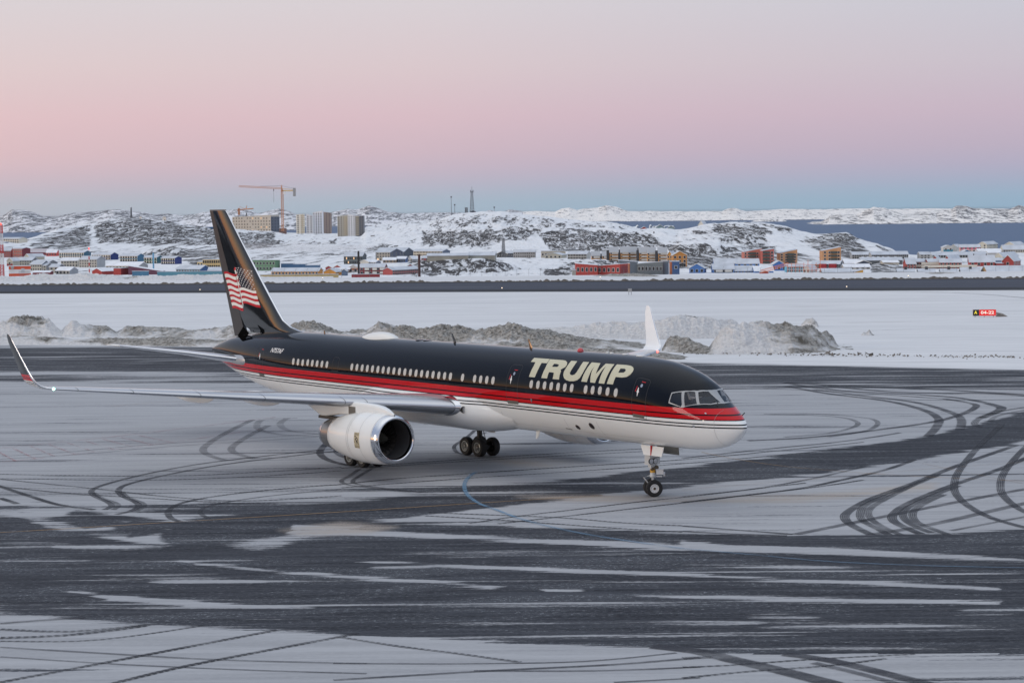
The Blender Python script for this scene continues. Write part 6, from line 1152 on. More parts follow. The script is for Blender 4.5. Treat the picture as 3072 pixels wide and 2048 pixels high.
for x_, t_, r_ in ((1.441, .47, .045), (1.445, .056, .045), (1.917, -.228, .055), (12.73, -.187, .06)): decal('sensor', [[(x_ + r_ * math.cos(a), t_ + r_ * .7 * math.sin(a)) for a in np.linspace(0, 6.28, 11)[:-1]]], M_SAT, FUS, .02)
for x_ in (8.2, 10.6, 15.5, 19., 31.5, 36.5, 40.2): line('panel_seam', [(x_, -1.5), (x_, -.55)], .012, mat('seam_grey', (.30, .31, .31), .4))
line('panel_seam', [(1.02, -1.5), (1.02, 1.2)], .014, mat('seam_grey', (.30, .31, .31), .4)); line('panel_seam', [(5, -.93), (15.4, -.93)], .010, mat('seam_grey', (.30, .31, .31), .4)); line('panel_seam', [(10.95, -.88), (10.5, -.90)], .05, M_SEAM)
# antennas on top and below
def blade(name, x, z, h, c, sw, mt, y=0, tk=.03, dn=1):
    b = MB(); V = []
    for f, cc, xx in ((0, c, 0), (1, c * .45, sw)):
        for a, t in ((-.5, 0), (-.2, 1), (.3, .8), (.5, 0), (.3, -.8), (-.2, -1)): V.append(A(x + xx + a * cc, y + t * tk, z + dn * f * h))
    b.add(V, [(i, (i + 1) % 6, (i + 1) % 6 + 6, i + 6) for i in range(6)] + [tuple(range(6)), tuple(range(6, 12))]); return b.build(name, [mt], JET)
blade('antenna', 21.55, 6.32, .46, .26, .26, M_BLK); blade('antenna', 15.15, 6.33, .44, .26, .2, mat('blade_bronze', (.20, .12, .07), .3, .6)); blade('antenna', 34.1, 6.26, .2, .16, .05, mat('blade_bronze', (.20, .12, .07), .3, .6)); blade('antenna', 14.5, 2.36, .42, .34, .12, M_WHT, .1, .04, -1)
for x_, r_ in ((9.3, .1), (9.0, .1), (8.0, .16), (6.9, .22), (24.6, .3), (24.0, .25)): b = MB(); b.lathe([(0, r_), (.03, r_), (.05, r_ * .6)], A(x_, 0, float(section([x_])[0][0]) - .01), 'z', 12, 0, (True, True)); b.build('antenna_plate', [M_WHT if x_ < 20 else M_BLK], JET)
b = MB(); b.lathe([(-.02, .17), (.03, .16), (.1, .13), (.15, .06), (.16, 0.01)], A(11.31, 0, 6.36), 'z', 16); b.build('beacon', [mat('beacon_red', (.45, .01, .012), .2, coat=1)], JET, True)
P_ = []
for i in range(13):        # satcom radome
    t = i / 12; x_ = 26.95 + t * 3.05; zc_ = float(section([x_])[0][0]); hgt = .33 * (math.sin(math.pi * min(1, (t * 1.25) if t < .4 else (.5 + (t - .4) / 1.2))) ** .6) * (1 if t < .98 else .3); wd_ = .62 * math.sin(math.pi * (.05 + .9 * t)) ** .5
    P_.append([A(x_, wd_ * math.cos(a), zc_ - .11 * (math.cos(a)) ** 2 * wd_ / .6 - .03 + hgt * math.sin(a)) for a in np.linspace(0, math.pi, 15)])
grid('satcom_radome', np.array(P_), mat('radome_white', (.72, .72, .69), .3, coat=.4), JET)
# wing-body fairing
fx = np.linspace(14.9, 30.5, 60); P_ = []
for x_ in fx:
    t = (x_ - 14.9) / 15.6; q = float(sstep(t, 0, .22) * (1 - sstep(t, .62, 1))); a0, b0, w0, m0 = [float(v[0]) for v in section([x_])]; zm_ = 3.2
    wf = w0 * math.sqrt(max(0, 1 - ((m0 - zm_) / (m0 - b0)) ** 2)); zb_ = b0 + .10 - q * .36; ww_ = wf - .10 + q * (2.08 - wf + .10); ex = 1 - .14 * q; row = []
    for a in np.linspace(-.62, math.pi + .62, 60):
        cz = math.copysign(abs(math.cos(a)) ** ex, math.cos(a)); s_ = math.sin(a); row.append(A(x_, ww_ * cz, zm_ - (zm_ - zb_) * (abs(s_) ** ex) * (1 if s_ > 0 else -1.3)))
    P_.append(row)
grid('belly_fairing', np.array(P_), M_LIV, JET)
# aerofoil surfaces
def naca(t, n=18, camber=0.):
    xs__ = [(1 - math.cos(math.pi * i / n)) / 2 for i in range(n + 1)]; f = lambda x: 5 * t * (.2969 * math.sqrt(x) - .126 * x - .3516 * x * x + .2843 * x ** 3 - .1036 * x ** 4); cb = lambda x: camber * 4 * x * (1 - x)
    return [(x, cb(x) + f(x)) for x in xs__[::-1]] + [(x, cb(x) - f(x)) for x in xs__[1:]]        # upper TE->LE, lower LE->TE
def loft(name, secs, mats_, matf=None, parent=None, caps=True, sl=None, n=18):
    # secs: (LE point aft/y/z, chord vector (dx,dy,dz), normal vector, thickness ratio, camber)
    V = []; L_ = 0
    for le, ch_, nr, t, cb in secs:
        pf = naca(t, n, cb); c = Vector(ch_).length; pf = pf[sl[0]:sl[1]] if sl else pf; L_ = len(pf)
        for x, z in pf: q = Vector(le) + Vector(ch_) * x + Vector(nr) * z * c; V.append(A(*q))
    Fc = []; mi = []
    for i in range(len(secs) - 1):
        for j in range(L_ - 1 if sl else L_):
            k = (j + 1) % L_; Fc.append((i * L_ + j, i * L_ + k, (i + 1) * L_ + k, (i + 1) * L_ + j)); mi.append(matf(j, L_, i) if matf else 0)
    if caps: Fc += [tuple(range(L_))[::-1], tuple(range((len(secs) - 1) * L_, len(secs) * L_))]; mi += [0, 0]
    o = mesh(name, V, Fc, mats_, parent or JET, True, mi, 40); bm = bmesh.new(); bm.from_mesh(o.data); bmesh.ops.recalc_face_normals(bm, faces=bm.faces); bm.to_mesh(o.data); bm.free(); return o
def lez(y): return 3.33 + .0770 * (y - 2)
def lex(y): return 18.2 + .5663 * (y - 2)
def tex(y): return 26.7 if y < 6.6 else 26.7 + (y - 6.6) * (29.65 - 26.7) / (19.2 - 6.6)
for s in (1, -1):
    secs = []
    for y_ in (1.3, 2.0, 3.2, 5, 6.6, 9, 12, 15, 17.5, 19.2):
        c = tex(y_) - lex(y_); tw = -.035 + .03 * (y_ / 19.2); secs.append(((lex(y_), s * y_, lez(y_)), (c, 0, c * tw), (0, 0, 1), .125 - .03 * min(1, y_ / 12), .015))
    n_ = 26; LEj = lambda j, L_, i: 1 if abs(j - n_) <= 5 else 0
    WING = loft('wing', secs, [M_WING, M_SAT], LEj, n=n_)
    # slat gaps
    for y_ in (6.05, 7.0, 10.4, 13.1, 15.9, 18.2):
        c = tex(y_) - lex(y_); b = MB(); pf = naca(.12 - .03 * min(1, y_ / 12), n_, .015)[n_ - 7:n_ + 6]; V = []
        for x, z in pf:
            tw = -.035 + .03 * (y_ / 19.2)
            for dy in (-.012, .012): V.append(A(lex(y_) + c * x - .004 + (.0 if x > .01 else -.01), s * (y_ + dy), lez(y_) + c * x * tw + z * c * 1.02 + (.006 if z > 0 else -.006)))
        b.add(V, [(2 * i, 2 * i + 1, 2 * i + 3, 2 * i + 2) for i in range(len(pf) - 1)]); b.build('slat_gap', [M_SEAM], WING)
    # winglet
    def wmat(j, L_, i):
        return 0
    wl = []
    for y_, z_, x_, c, cant in ((19.2, lez(19.2), lex(19.2), 1.80, 5), (19.5, 4.70, 28.05, 1.66, 12), (19.72, 4.80, 28.25, 1.52, 32), (19.87, 4.97, 28.42, 1.38, 52), (19.97, 5.2, 28.62, 1.26, 68), (20.05, 5.5, 28.85, 1.14, 74), (20.22, 6.2, 29.36, .88, 76), (20.38, 6.85, 29.82, .62, 76), (20.45, 7.15, 30.02, .42, 76), (20.47, 7.26, 30.2, .2, 76)):
        a = R(cant); wl.append(((x_, s * y_, z_), (c, 0, 0), (0, -s * math.sin(a), math.cos(a)), .085, 0))
    t = NT('winglet_paint_%d' % s); tc_ = t.new('TexCoord'); sp_ = t.new('SeparateXYZ'); t.l.new(tc_.outputs['Object'], sp_.inputs[0]); z = sp_.outputs['Z']; col = (.86, .87, .88)
    if True:
        colb = (.60, .62, .64)
        for z0_, cc in ((4.86, (.006, .007, .009)), (4.89, (.68, .70, .70)), (4.94, (.006, .007, .009)), (4.97, (.68, .70, .70)), (5.03, (.5, .012, .016)), (5.15, (.006, .007, .009)), (5.18, (.5, .012, .016)), (5.32, (.006, .007, .009))): colb = t.mix(t.math('GREATER_THAN', z, z0_), colb, cc)
        ge = t.new('NewGeometry'); vt = t.new('VectorTransform', vector_type='NORMAL', convert_from='WORLD', convert_to='OBJECT'); t.l.new(ge.outputs['Normal'], vt.inputs[0]); s2_ = t.new('SeparateXYZ'); t.l.new(vt.outputs[0], s2_.inputs[0])
        outb = t.math('GREATER_THAN', t.math('MULTIPLY', s2_.outputs['Y'], float(-s)), .15)
        col = t.mix(outb, col, colb)
    t.inp(t.b, 'Base Color', col); t.inp(t.b, 'Roughness', .12); t.inp(t.b, 'Specular IOR Level', .4)
    WL = loft('winglet', wl, [t.m, M_CHR], lambda j, L_, i: 1 if abs(j - 18) <= 3 else 0, n=18)
    b = MB(); b.lathe([(-.12, .02), (-.04, .06), (.06, .07), (.16, .02)], A(28.0, s * 19.2, lez(19.2)), 'x', 12, 0, (True, True)); b.build('navigation_light', [mat('nav_green', (.35, 1., .75), .2, emit=5.) if s > 0 else mat('nav_red', (1., .15, .12), .2, emit=3.)], JET, True)
    # wing root: polished leading-edge cuff with landing light
    b = MB(); rows = []
    for y_, k in ((1.75, 1.22), (2.0, 1.10), (2.3, 1.02)):
        c = tex(y_) - lex(y_); row = []
        for x, z in naca(.125, 26, .015)[20:33]: row.append(A(lex(y_) + c * x - .03 - (k - 1) * .5, s * y_, lez(y_) + c * x * -.033 + z * c * (k + .03)))
        rows.append(row)
    grid('wing_root_cuff', np.array(rows), M_CHR, WING)
    b = MB(); b.lathe([(-.05, .05), (-.03, .14), (.1, .17)], A(18.02, s * 2.12, 3.26), 'x', 16, 0, (True, False)); lo = b.build('landing_light', [mat('lamp_glass_dark', (.03, .028, .025), .08, coat=1)], WING, True)
    # flap track fairings
    for y_, xf, L_, zc_, rr in ((12., 25.2, 4.6, 3.92, .26), (8.6, 24.4, 5.0, 3.66, .30), (5.0, 25.0, 4.2, 3.36, .30)):
        pr = [(L_ * q / 14, max(.01, rr * math.sin(math.pi * (q / 14) ** .8) ** .75)) for q in range(15)]; b = MB(); b.lathe([(-p[0], p[1]) for p in pr], (0, 0, 0), 'x', 18); fo = b.build('flap_fairing', [M_WHT], WING, True); fo.location = A(xf, s * y_, zc_); fo.scale = (1, .62, 1.25)
    # engine
    ey, ez, ex = s * 6.48, 2.13, 17.37
    def lz(pr): return [(-p[0], p[1]) for p in pr]
    ENG = empty('engine', A(ex, ey, ez)); ENG.parent = JET; ENG.rotation_euler = (0, R(-1.2), 0)
    b = MB(); b.lathe(lz([(.42, 1.195), (.8, 1.245), (1.4, 1.275), (2.2, 1.27), (3.0, 1.21), (3.8, 1.09), (4.4, .98), (4.85, .875), (4.9, .84)]), (0, 0, 0), 'x', 72); b.build('nacelle', [M_WHT], ENG, True, 60)
    for xx, rr in ((.45, 1.2), (1.35, 1.274), (2.35, 1.264), (2.5, 1.256)): b = MB(); b.lathe(lz([(xx, rr + .003), (xx + .014, rr + .004)]), (0, 0, 0), 'x', 72); b.build('panel_seam', [mat('seam_grey', (.30, .31, .31), .4)], ENG)
    b = MB(); b.lathe(lz([(.42, 1.197), (.2, 1.155), (.08, 1.11), (.02, 1.06), (0, 1.02), (.02, .98), (.07, .955), (.16, .935), (.24, .93)]), (0, 0, 0), 'x', 72); b.build('intake_lip', [M_CHR], ENG, True, 80)
    b = MB(); b.lathe(lz([(.24, .93), (.5, .935), (1.0, .95), (1.55, .95)]), (0, 0, 0), 'x', 64); b.build('intake_duct', [mat('duct_grey', (.10, .10, .105), .35, .3)], ENG, True)
    b = MB(); b.lathe(lz([(1.5, .95), (1.5, .01)]), (0, 0, 0), 'x', 48)
    for k in range(24):
        a = 2 * math.pi * k / 24; V = []
        for r__, tw in ((.28, .9), (.6, .6), (.93, .35)):
            for d_ in (-1, 1): V.append((-1.35 + d_ * .12 * math.sin(tw), r__ * math.cos(a + d_ * .13), r__ * math.sin(a + d_ * .13)))
        b.add(V, [(0, 1, 3, 2), (2, 3, 5, 4)], 1)
    b.build('fan', [mat('fan_black', (.008, .008, .008), .6), mat('fan_blade', (.07, .068, .065), .35, .8)], ENG)
    b = MB(); b.lathe(lz([(.72, .005), (.8, .05), (1.0, .15), (1.25, .25), (1.45, .30)]), (0, 0, 0), 'x', 32); b.build('spinner', [mat('spinner', (.10, .10, .085), .35, .3)], ENG, True)
    b = MB(); b.lathe(lz([(4.78, .885), (5.2, .82), (5.7, .715), (5.95, .66), (5.96, .61), (5.3, .60), (5.2, .02)]), (0, 0, 0), 'x', 56); b.build('exhaust_nozzle', [M_NOZ], ENG, True, 50)
    b = MB(); b.lathe(lz([(5.74, .716), (5.97, .664), (6.0, .62), (5.9, .61)]), (0, 0, 0), 'x', 56); b.build('nozzle_ring', [M_CHR], ENG, True, 50)
    # pylon
    prof = [(17.5, 3.33, .03), (17.75, 3.44, .10), (18.1, 3.56, .17), (18.5, 3.66, .21), (19.0, 3.72, .225), (20.0, 3.75, .225), (21.0, 3.74, .225), (22.3, 3.7, .22), (23.8, 3.6, .2), (25.2, 3.52, .12), (25.9, 3.5, .03)]
    bot = interp([(17.5, 3.2), (22.2, 3.05), (22.35, 2.98), (24.0, 2.74), (24.3, 2.93), (24.9, 3.16), (25.9, 3.46)], [p[0] for p in prof]); P_ = []
    for (x_, zt_, hw), zb_ in zip(prof, bot): P_.append([A(x_, ey + hw * math.copysign(abs(math.cos(a)) ** .5, math.cos(a)), (zt_ + zb_) / 2 + (zt_ - zb_) / 2 * math.copysign(abs(math.sin(a)) ** .5, math.sin(a))) for a in np.linspace(0, 2 * math.pi, 25)])
    PY = grid('pylon', np.array(P_), M_WHT, JET)
    b = MB(); b.box(*sorted((NG - 21.2, NG - 20.6)), -ey - .24, -ey + .24, 3.12, 3.5); b.build('pylon_vent', [mat('vent_brown', (.13, .12, .105), .6)], PY)
    b = MB(); b.box(*sorted((NG - 24.1, NG - 22.3)), -ey - .19, -ey + .19, 2.72, 2.86); b.build('heat_shield', [mat('heat_dark', (.07, .06, .05), .4, .5)], PY)
    if s > 0:   # maker's badge: cream plate with lettering on the nacelle flank
        def nac(x_, ang, off=.008):
            q = x_ - ex; r_ = float(np.interp(q, [.42, .8, 1.4, 2.2, 3.0], [1.195, 1.245, 1.275, 1.27, 1.21])) + off; return Vector((-q, -r_ * math.cos(ang), r_ * math.sin(ang)))
        def patch(name, x0, x1, a0, a1, mt, off=.008):
            V = [nac(x0 + (x1 - x0) * i / 4, a0 + (a1 - a0) * j / 8, off) for j in range(9) for i in range(5)]; return mesh(name, V, [(j * 5 + i, j * 5 + i + 1, (j + 1) * 5 + i + 1, (j + 1) * 5 + i) for j in range(8) for i in range(4)], mt, ENG, True)
        xa, xb, a0, a1 = 19.14, 18.69, -.32, .28; patch('badge', xa, xb, a0, a1, mat('badge_gold', (.50, .44, .30), .35))
        MI = mat('badge_ink', (.015, .015, .017), .4)
        for body, fx0, fx1, fz0, fz1, bo in (('ROLLS', .12, .88, .86, .96, .01), ('ROYCE', .1, .92, .03, .13, .01), ('R', .12, .66, .36, .78, .0), ('R', .38, .92, .26, .68, .0)):
            gv, gf = glyphs(body, 1, bold=bo); ga = fit(gv, 0, 1, 0, 1); mesh('badge_lettering', [nac(xa + (xb - xa) * (fx0 + (fx1 - fx0) * q[0]), a0 + (a1 - a0) * (fz0 + (fz1 - fz0) * q[1]), .012) for q in ga], gf, MI, ENG)
        for f_ in (.18, .83): patch('badge_rule', xa - .02, xb + .02, a0 + (a1 - a0) * f_, a0 + (a1 - a0) * (f_ + .012), MI, .012)
    # main gear bogie
    gx, gy = NG + 18.838, s * 3.66; G_ = empty('main_gear', A(gx, gy, 0)); G_.parent = JET
    b = MB(); b.tube([(0, 0, .6), (0, 0, 1.3), (0, 0, 2.4)], [.11, .15, .17], 16); b.tube([(0, 0, 1.2), (0, s * 1.2, 2.5)], .06, 10); b.tube([(-.1, 0, 1.1), (-.45, 0, .75), (-.12, 0, .55)], .045, 8); b.build('strut', [M_DK], G_, True)
    b = MB(); b.tube([(-.75, 0, .5), (.75, 0, .5)], .11, 12); [b.tube([(x_, -.5, .5), (x_, .5, .5)], .07, 10) for x_ in (-.57, .57)]; b.tube([(.1, .12, 1.5), (.3, .14, 1.0), (.5, .12, .7)], .02, 6); b.tube([(.1, -.12, 1.6), (.36, -.14, 1.1), (.52, -.12, .7)], .02, 6); b.build('bogie_beam', [M_DK], G_, True)
    b = MB(); b.box(-.1, .55, s * -.62 - .02, s * -.62 + .02, 1.2, 2.4); b.build('gear_door', [M_GEAR], G_)
    for x_ in (-.57, .57):
        for y_ in (-.43, .43):
            sg_ = 1 if y_ > 0 else -1
            b = MB(); b.lathe([(-.17, .28), (-.19, .36), (-.175, .45), (-.11, .492), (0, .50), (.11, .492), (.175, .45), (.19, .36), (.17, .28)], (0, 0, 0), 'y', 40, 3); b.lathe([(sg_ * .165, .285), (sg_ * .175, .26), (sg_ * .15, .24)], (0, 0, 0), 'y', 36); b.lathe([(sg_ * .15, .24), (sg_ * .12, .13), (sg_ * .16, .10), (sg_ * .17, .01)], (0, 0, 0), 'y', 30, 1)
            for k in range(20):
                a = 2 * math.pi * k / 20; b.tube([(.24 * math.cos(a), sg_ * .16, .24 * math.sin(a)), (.12 * math.cos(a), sg_ * .15, .12 * math.sin(a))], .010, 4, 0)
            b.lathe([(sg_ * .17, .085), (sg_ * .18, .01)], (0, 0, 0), 'y', 16, 2); Wl = b.build('wheel', [mat('rim_light', (.45, .46, .44), .35, .4), M_DK, mat('hub_grey', (.16, .165, .16), .5, .4), M_RUB], G_, True); Wl.location = (x_, y_, .49)
# tailplane
for s in (1, -1):
    secs = [((41.0, s * .55, 4.42), (4.6, 0, -.06), (0, 0, 1), .11, 0), ((41.35, s * 1.0, 4.50), (4.2, 0, -.05), (0, 0, 1), .11, 0), ((42.7, s * 3.9, 4.97), (2.85, 0, 0), (0, 0, 1), .10, 0), ((44.45, s * 7.45, 5.48), (1.35, 0, 0), (0, 0, 1), .09, 0)]
    HS = loft('tailplane', secs, [M_WING, M_CHR], lambda j, L_, i: 1 if abs(j - 18) <= 3 else 0)
    loft('tailplane_tip', [((44.45, s * 7.46, 5.48), (1.37, 0, 0), (0, 0, 1), .095, 0), ((44.75, s * 7.62, 5.49), (1.15, 0, 0), (0, 0, 1), .08, 0), ((45.1, s * 7.70, 5.50), (.85, 0, 0), (0, 0, 1), .05, 0)], [M_WHT])
    b = MB(); b.lathe([(-q_, r_) for q_, r_ in ((0, .01), (.12, .09), (.35, .20), (.6, .275), (.95, .30), (1.5, .28), (2.4, .2), (3.2, .12))], (0, 0, 0), 'x', 28); c_ = b.build('tailplane_root', [mat('root_silver', (.48, .49, .50), .35, .6)], HS, True); c_.location = A(40.35, s * 1.22, 4.50); c_.scale = (1, .75, 1)
b = MB(); b.box(*sorted((NG - 44.2, NG - 41.6)), -1.2, -.98, 4.24, 4.26); 
# fin and rudder
FLE = [(6.05, 34.9), (6.22, 35.5), (6.313, 36.68), (6.496, 37.63), (6.856, 38.5), (7.4, 39.13), (8.2, 39.97), (9.06, 40.86), (10.585, 42.40), (12., 43.83), (13.0, 44.80), (13.2, 45.04)]
def fte(z): return 44.2 + (z - 5.7) * (47.12 - 44.29) / 7.5
secs = []
for z_, x_ in FLE:
    c = fte(z_) - x_; secs.append(((x_, 0, z_), (c, 0, 0), (0, 1, 0), min(.085, .50 / c * .9) if z_ < 9 else .088, 0))
nF = 28; HJ = 9
def fmat(j, L_, i): return 1 if abs(j - (nF - HJ)) <= 2 else 0
def lerp_sec(f0): return f0
FIN = loft('fin', secs, [M_BLK, M_CHR], fmat, sl=(HJ, 2 * nF + 1 - HJ), n=nF, caps=False)
hf = naca(.09, nF)[HJ][0]
rs = [s_ for s_ in secs if s_[0][2] >= 6.2]
def rud(side):
    return None
M_BLKM = mat('rudder_black', (.022, .023, .025), .30)
V = []; Fc = []; ids = list(range(0, HJ + 1)) + list(range(2 * nF - HJ, 2 * nF + 1)); rz_ = [(5.72, secs[0])] 
rsec = []
for z_ in (5.75, 6.3, 7.2, 8.2, 9.4, 10.6, 11.8, 13.2):
    x_ = float(np.interp(z_, [a for a, _ in FLE], [b_ for _, b_ in FLE])) if z_ > 6.5 else 38.2; c = fte(z_) - x_; rsec.append(((x_, 0, z_), (c, 0, 0), (0, 1, 0), min(.085, .45 / c) if z_ < 9 else .088, 0))
L_ = len(ids)
for le, ch_, nr, t, cb in rsec:
    pf = naca(t, nF, cb)
    for j in ids: x, z = pf[j]; q = Vector(le) + Vector(ch_) * (x if x > hf + .01 else x + .006) + Vector(nr) * z * Vector(ch_).length; V.append(A(*q))
for i in range(len(rsec) - 1):
    for j in range(L_): k = (j + 1) % L_; Fc.append((i * L_ + j, i * L_ + k, (i + 1) * L_ + k, (i + 1) * L_ + j))
Fc += [tuple(range(L_))[::-1], tuple(range((len(rsec) - 1) * L_, len(rsec) * L_))]
RUD = mesh('rudder', V, Fc, M_BLKM, JET, True, None, 40)
pf = naca(.088, 14); b = MB(); c = fte(13.2) - 45.04; b.prism([(NG - 45.04 - c * x, z * c) for x, z in pf], 13.205, 13.26, 'z'); b.build('fin_cap', [mat('cap_dark', (.10, .10, .105), .3, .6)], FIN)
for z_, w_ in ((9.0, .02),):
    pass
b = MB(); b.box(-.35, .35, -.03, .03, -.32, .32); dx_ = b.build('tail_placard', [mat('placard_black', (.004, .004, .004), .9, spec=0)], FIN); dx_.location = A(41.9, .75, 5.95); dx_.rotation_euler = (R(-20), R(28), 0)
b = MB(); b.add([A(42.9, .5, 5.76), A(42.2, .55, 5.72), A(42.45, .42, 6.1)], [(0, 1, 2)]); b.build('hinge_fairing', [M_WHT], FIN)
# flag on the fin
def fside(x, z):
    le = float(np.interp(z, [a for a, _ in FLE], [b_ for _, b_ in FLE])); c = fte(z) - le; t = min(.085, .50 / c * .9) if z < 9 else .088; q = min(max((x - le) / c, 0.001), 1); return 5 * t * c * (.2969 * math.sqrt(q) - .126 * q - .3516 * q * q + .2843 * q ** 3 - .1036 * q ** 4)
def fz(p): u, v = p[0] / 1394, p[1] / 1568; return ((46.329 + u * (40.008 - 46.329)) * (1 - v) + (46.461 + u * (40.12 - 46.461)) * v, (10.232 + u * .079) * (1 - v) + (6.604 + u * .222) * v)
FLR, FLW, FLB = mat('flag_red', (.46, .012, .022), .25, spec=.25), mat('flag_white', (.74, .73, .70), .3, spec=.25), mat('flag_navy', (.010, .016, .035), .15, coat=.8)
def fdecal(name, P, mt, off): return decal(name, [[fz(p) for p in P]], mt, FIN, 0, .3, .3, lambda x, z: A(x, fside(x, z) + off, z))
lft = [(215, 315), (238, 370), (262, 462), (285, 530), (303, 608), (325, 675), (348, 762), (368, 822), (383, 908), (400, 965), (415, 1040), (428, 1112), (447, 1200), (460, 1268)]
rgt = [(550, 362), (580, 432), (602, 515), (617, 580), (642, 665), (657, 742), (680, 820), (692, 885), (707, 955), (724, 1022), (737, 1105), (752, 1170), (777, 1250), (787, 1330)]
dv = [(0, 0), (.1, -16), (.2, -25), (.35, -26), (.5, -15), (.65, -3), (.85, 11), (1, 0)]
def wavy(a, c_, d): return [(a[0] + (c_[0] - a[0]) * t, a[1] + (c_[1] - a[1]) * t + o * d) for t, o in dv]
for k in range(13): fdecal('flag_stripe', wavy(lft[k], rgt[k], 1) + wavy(lft[k + 1], rgt[k + 1], 1)[::-1], FLR if k % 2 == 0 else FLW, .008)
lf2 = [(698, 735), (704, 808), (716, 878), (735, 952), (747, 1015), (765, 1090), (782, 1152)]; rg2 = [(1130, 803), (1143, 870), (1162, 940), (1185, 1022), (1203, 1088), (1236, 1172), (1255, 1243)]; dv2 = [(0, 0), (.05, -22), (.12, -33), (.25, -36), (.4, -24), (.6, -8), (.8, 8), (1, 0)]
def wavy2(a, c_): return [(a[0] + (c_[0] - a[0]) * t, a[1] + (c_[1] - a[1]) * t + o) for t, o in dv2]
for k in range(6): fdecal('flag_stripe', wavy2(lf2[k], rg2[k]) + wavy2(lf2[k + 1], rg2[k + 1])[::-1], FLW if k % 2 == 0 else FLR, .008)
fdecal('flag_fold', [(548, 275), (588, 250), (640, 420), (712, 718), (712, 860), (745, 1000), (785, 1160), (778, 1250), (752, 1120), (715, 930), (668, 760), (600, 470), (575, 360)], FLW, .006)
for P in ([(530, 240), (552, 182), (580, 188), (590, 250), (550, 278)], [(575, 370), (612, 342), (630, 405), (592, 430)], [(625, 512), (655, 490), (672, 556), (640, 585)], [(668, 668), (695, 648), (712, 712), (682, 748)]): fdecal('flag_fold', P, FLR, .011)
fdecal('flag_canton', [(580, 185), (660, 180), (820, 215), (1010, 270), (1120, 790), (1040, 785), (960, 760), (870, 730), (800, 708), (740, 700), (712, 712)], FLB, .005)
for cx, cy in ((595, 210), (657, 207), (735, 230), (817, 258), (902, 284), (987, 295), (641, 262), (711, 272), (789, 300), (870, 327), (953, 350), (627, 320), (690, 322), (765, 343), (845, 373), (924, 397), (1005, 410), (676, 377), (742, 388), (818, 415), (895, 440), (975, 462), (660, 436), (723, 436), (793, 459), (869, 488), (946, 513), (1025, 523),
               (705, 489), (768, 502), (844, 528), (920, 556), (996, 576), (688, 549), (750, 549), (820, 573), (896, 604), (973, 627), (1050, 640), (733, 603), (799, 619), (874, 648), (949, 673), (1026, 692), (716, 663), (779, 663), (850, 689), (925, 717), (1002, 743), (1081, 755)):
    fdecal('flag_star', [(cx + (19 if k % 2 == 0 else 8) * math.sin(k * math.pi / 5), cy - (21 if k % 2 == 0 else 9) * math.cos(k * math.pi / 5)) for k in range(10)], FLW, .010)
# nose gear
G_ = empty('nose_gear', A(NG + .43, 0, 0)); G_.parent = JET; STEER = R(61)
b = MB(); b.tube([(0, 0, .4), (0, 0, .95)], .06, 14); b.lathe([(.86, .13), (.90, .15), (1.0, .13), (1.05, .11)], (0, 0, 0), 'z', 16, 0, (True, True)); b.tube([(0, 0, 1.05), (0, 0, 2.4)], .11, 16); b.tube([(-.14, 0, .98), (-.18, .02, 1.7)], .03, 8); b.tube([(-.1, 0, 1.5), (-.7, 0, 2.35)], .05, 8); b.build('strut', [M_GEAR], G_, True)
b = MB(); b.tube([(0, -.32, .385), (0, .32, .385)], .06, 10); b.tube([(-.1, .03, .95), (-.42, .03, .86), (-.1, .03, .45)], .035, 6); b.build('torque_link', [M_GEAR], G_, True).rotation_euler = (0, 0, STEER)
b = MB(); b.lathe([(1.08, .125), (1.22, .125)], (0, 0, 0), 'z', 14, 0, (True, True)); b.build('collar', [mat('amber', (.60, .32, .03), .4)], G_)
b = MB(); b.box(.16, .48, -.16, .16, 1.0, 1.25); b.tube([(.48, 0, 1.0), (.56, 0, 1.0)], .1, 10); b.box(.05, .42, -.05, .05, .88, .93); b.build('steering_box', [mat('box_white', (.60, .62, .64), .4)], G_).rotation_euler = (0, 0, STEER * .8)
b = MB(); b.tube([(.0, .1, 1.3), (.2, .1, 1.32)], .09, 10); b.tube([(.05, -.12, 1.22), (.25, -.1, 1.32)], .06, 8); b.build('hydraulics', [mat('bronze', (.10, .075, .05), .4, .6)], G_)
b = MB(); b.box(-.22, .16, -.3, .3, 1.45, 1.98); b.box(-.12, .1, -.18, .18, 1.3, 1.45); b.build('light_bracket', [M_GEAR], G_)
for y_, z_, r_ in ((.17, 1.88, .085), (-.02, 1.62, .115), (-.27, 1.62, .115)):
    b = MB(); b.lathe([(.16, r_ * 1.1), (.22, r_ * 1.15), (.225, r_)], (0, y_, z_), 'x', 20, 0, (True, False)); b.lathe([(.222, r_), (.23, r_ * .5), (.232, .005)], (0, y_, z_), 'x', 20, 1); b.build('taxi_light', [M_DK, mat('taxi_lens', (.45, .47, .50), .1, coat=1)], G_, True)
for sd in (1, -1):
    b = MB(); zt_ = 2.36; V = [(-.32, sd * .42, zt_), (1.28, sd * .42, zt_), (1.23, sd * .50, 1.93), (-.02, sd * .50, 1.93)]; V2 = [(x, y + sd * .03, z) for x, y, z in V]; b.add(V + V2, [(0, 1, 2, 3), (7, 6, 5, 4), (0, 4, 5, 1), (1, 5, 6, 2), (2, 6, 7, 3), (3, 7, 4, 0)]); b.build('gear_door', [M_WHT if sd < 0 else mat('door_inner', (.22, .22, .20), .5)], G_)
b = MB(); b.box(.45, .51, -.46 - .07, -.44, 1.94, 2.38); o = b.build('door_stripe', [M_RED], G_); o.rotation_euler = (0, 0, 0)
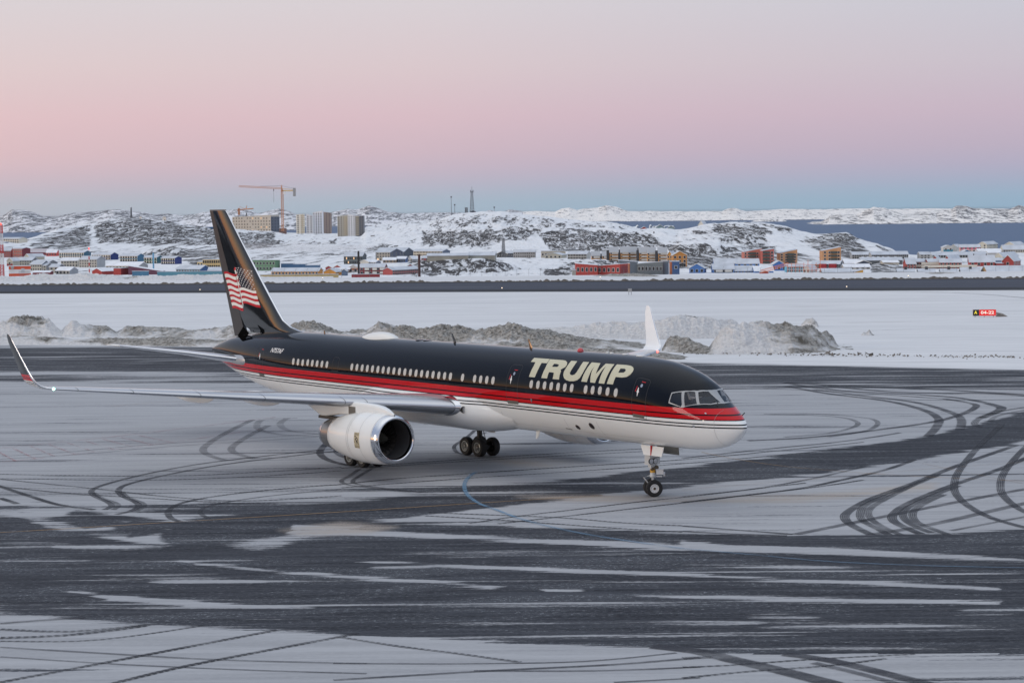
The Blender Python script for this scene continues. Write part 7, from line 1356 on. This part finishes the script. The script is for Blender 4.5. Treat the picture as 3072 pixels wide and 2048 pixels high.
for sd in (1, -1):
    b = MB(); b.lathe([(-.11, .2), (-.13, .28), (-.12, .35), (-.08, .382), (0, .392), (.08, .382), (.12, .35), (.13, .28), (.11, .2)], (0, 0, 0), 'y', 40, 3); b.lathe([(sd * .11, .205), (sd * .125, .195), (sd * .10, .10), (sd * .115, .06)], (0, 0, 0), 'y', 32); b.lathe([(sd * .116, .06), (sd * .13, .05), (sd * .12, .01)], (0, 0, 0), 'y', 16, 1)
    for k in range(9): a = 2 * math.pi * k / 9; b.lathe([(sd * .112, .014), (sd * .122, .012)], (.15 * math.cos(a), 0, .15 * math.sin(a)), 'y', 8, 2, (True, True))
    Wl = b.build('wheel', [mat('rim_white', (.60, .61, .61), .35), mat('bronze', (.10, .075, .05), .4, .6), M_DK, M_RUB], G_, True); Wl.location = (-sd * .29 * math.sin(STEER), sd * .29 * math.cos(STEER), .385); Wl.rotation_euler = (0, 0, STEER)
b = MB(); b.tube([skin(.9, math.pi - .6, -.02), skin(.85, math.pi - .6, .16)], .025, 6); b.build('pitot_probe', [M_DK], JET)
for x_, t_ in ((1.62, 1.3), (1.40, 1.25)): b = MB(); b.tube([skin(x_ - .1, t_ - .1, .03), skin(x_ + .05, t_ + .08, .05)], .018, 6); b.build('wiper', [M_DK], FUS)

# ================================================================== STEAM AND AIR
def volume(name, col, dens, noise=None):
    mt = bpy.data.materials.new(name); mt.use_nodes = True; n = mt.node_tree.nodes; l = mt.node_tree.links; n.remove(n['Principled BSDF'])
    v = n.new('ShaderNodeVolumePrincipled'); v.inputs['Color'].default_value = (*col, 1); v.inputs['Density'].default_value = dens; v.inputs['Anisotropy'].default_value = .1; l.new(v.outputs[0], n['Material Output'].inputs['Volume'])
    return mt
b = MB(); b.box(-9000, 9000, -1500, 19500, -63, 330); tag(b.build('haze', [volume('haze_air', (.80, .86, .95), .000005)]), kind='stuff')

b = MB()
for px_, py_, rx, rz in ((770, 738, 34, 2.6), (860, 742, 40, 3.2), (950, 745, 36, 3.0), (1030, 742, 30, 2.4), (905, 733, 24, 2.2)):
    c = at(px_, py_, 1700)
    b.lathe([(rz * math.cos(a), rx * math.sin(a)) for a in np.linspace(0.02, math.pi - .02, 14)], (c.x, c.y, c.z), 'z', 24)
tag(b.build('steam_cloud', [volume('steam', (.92, .90, .93), .006)]), kind='stuff')
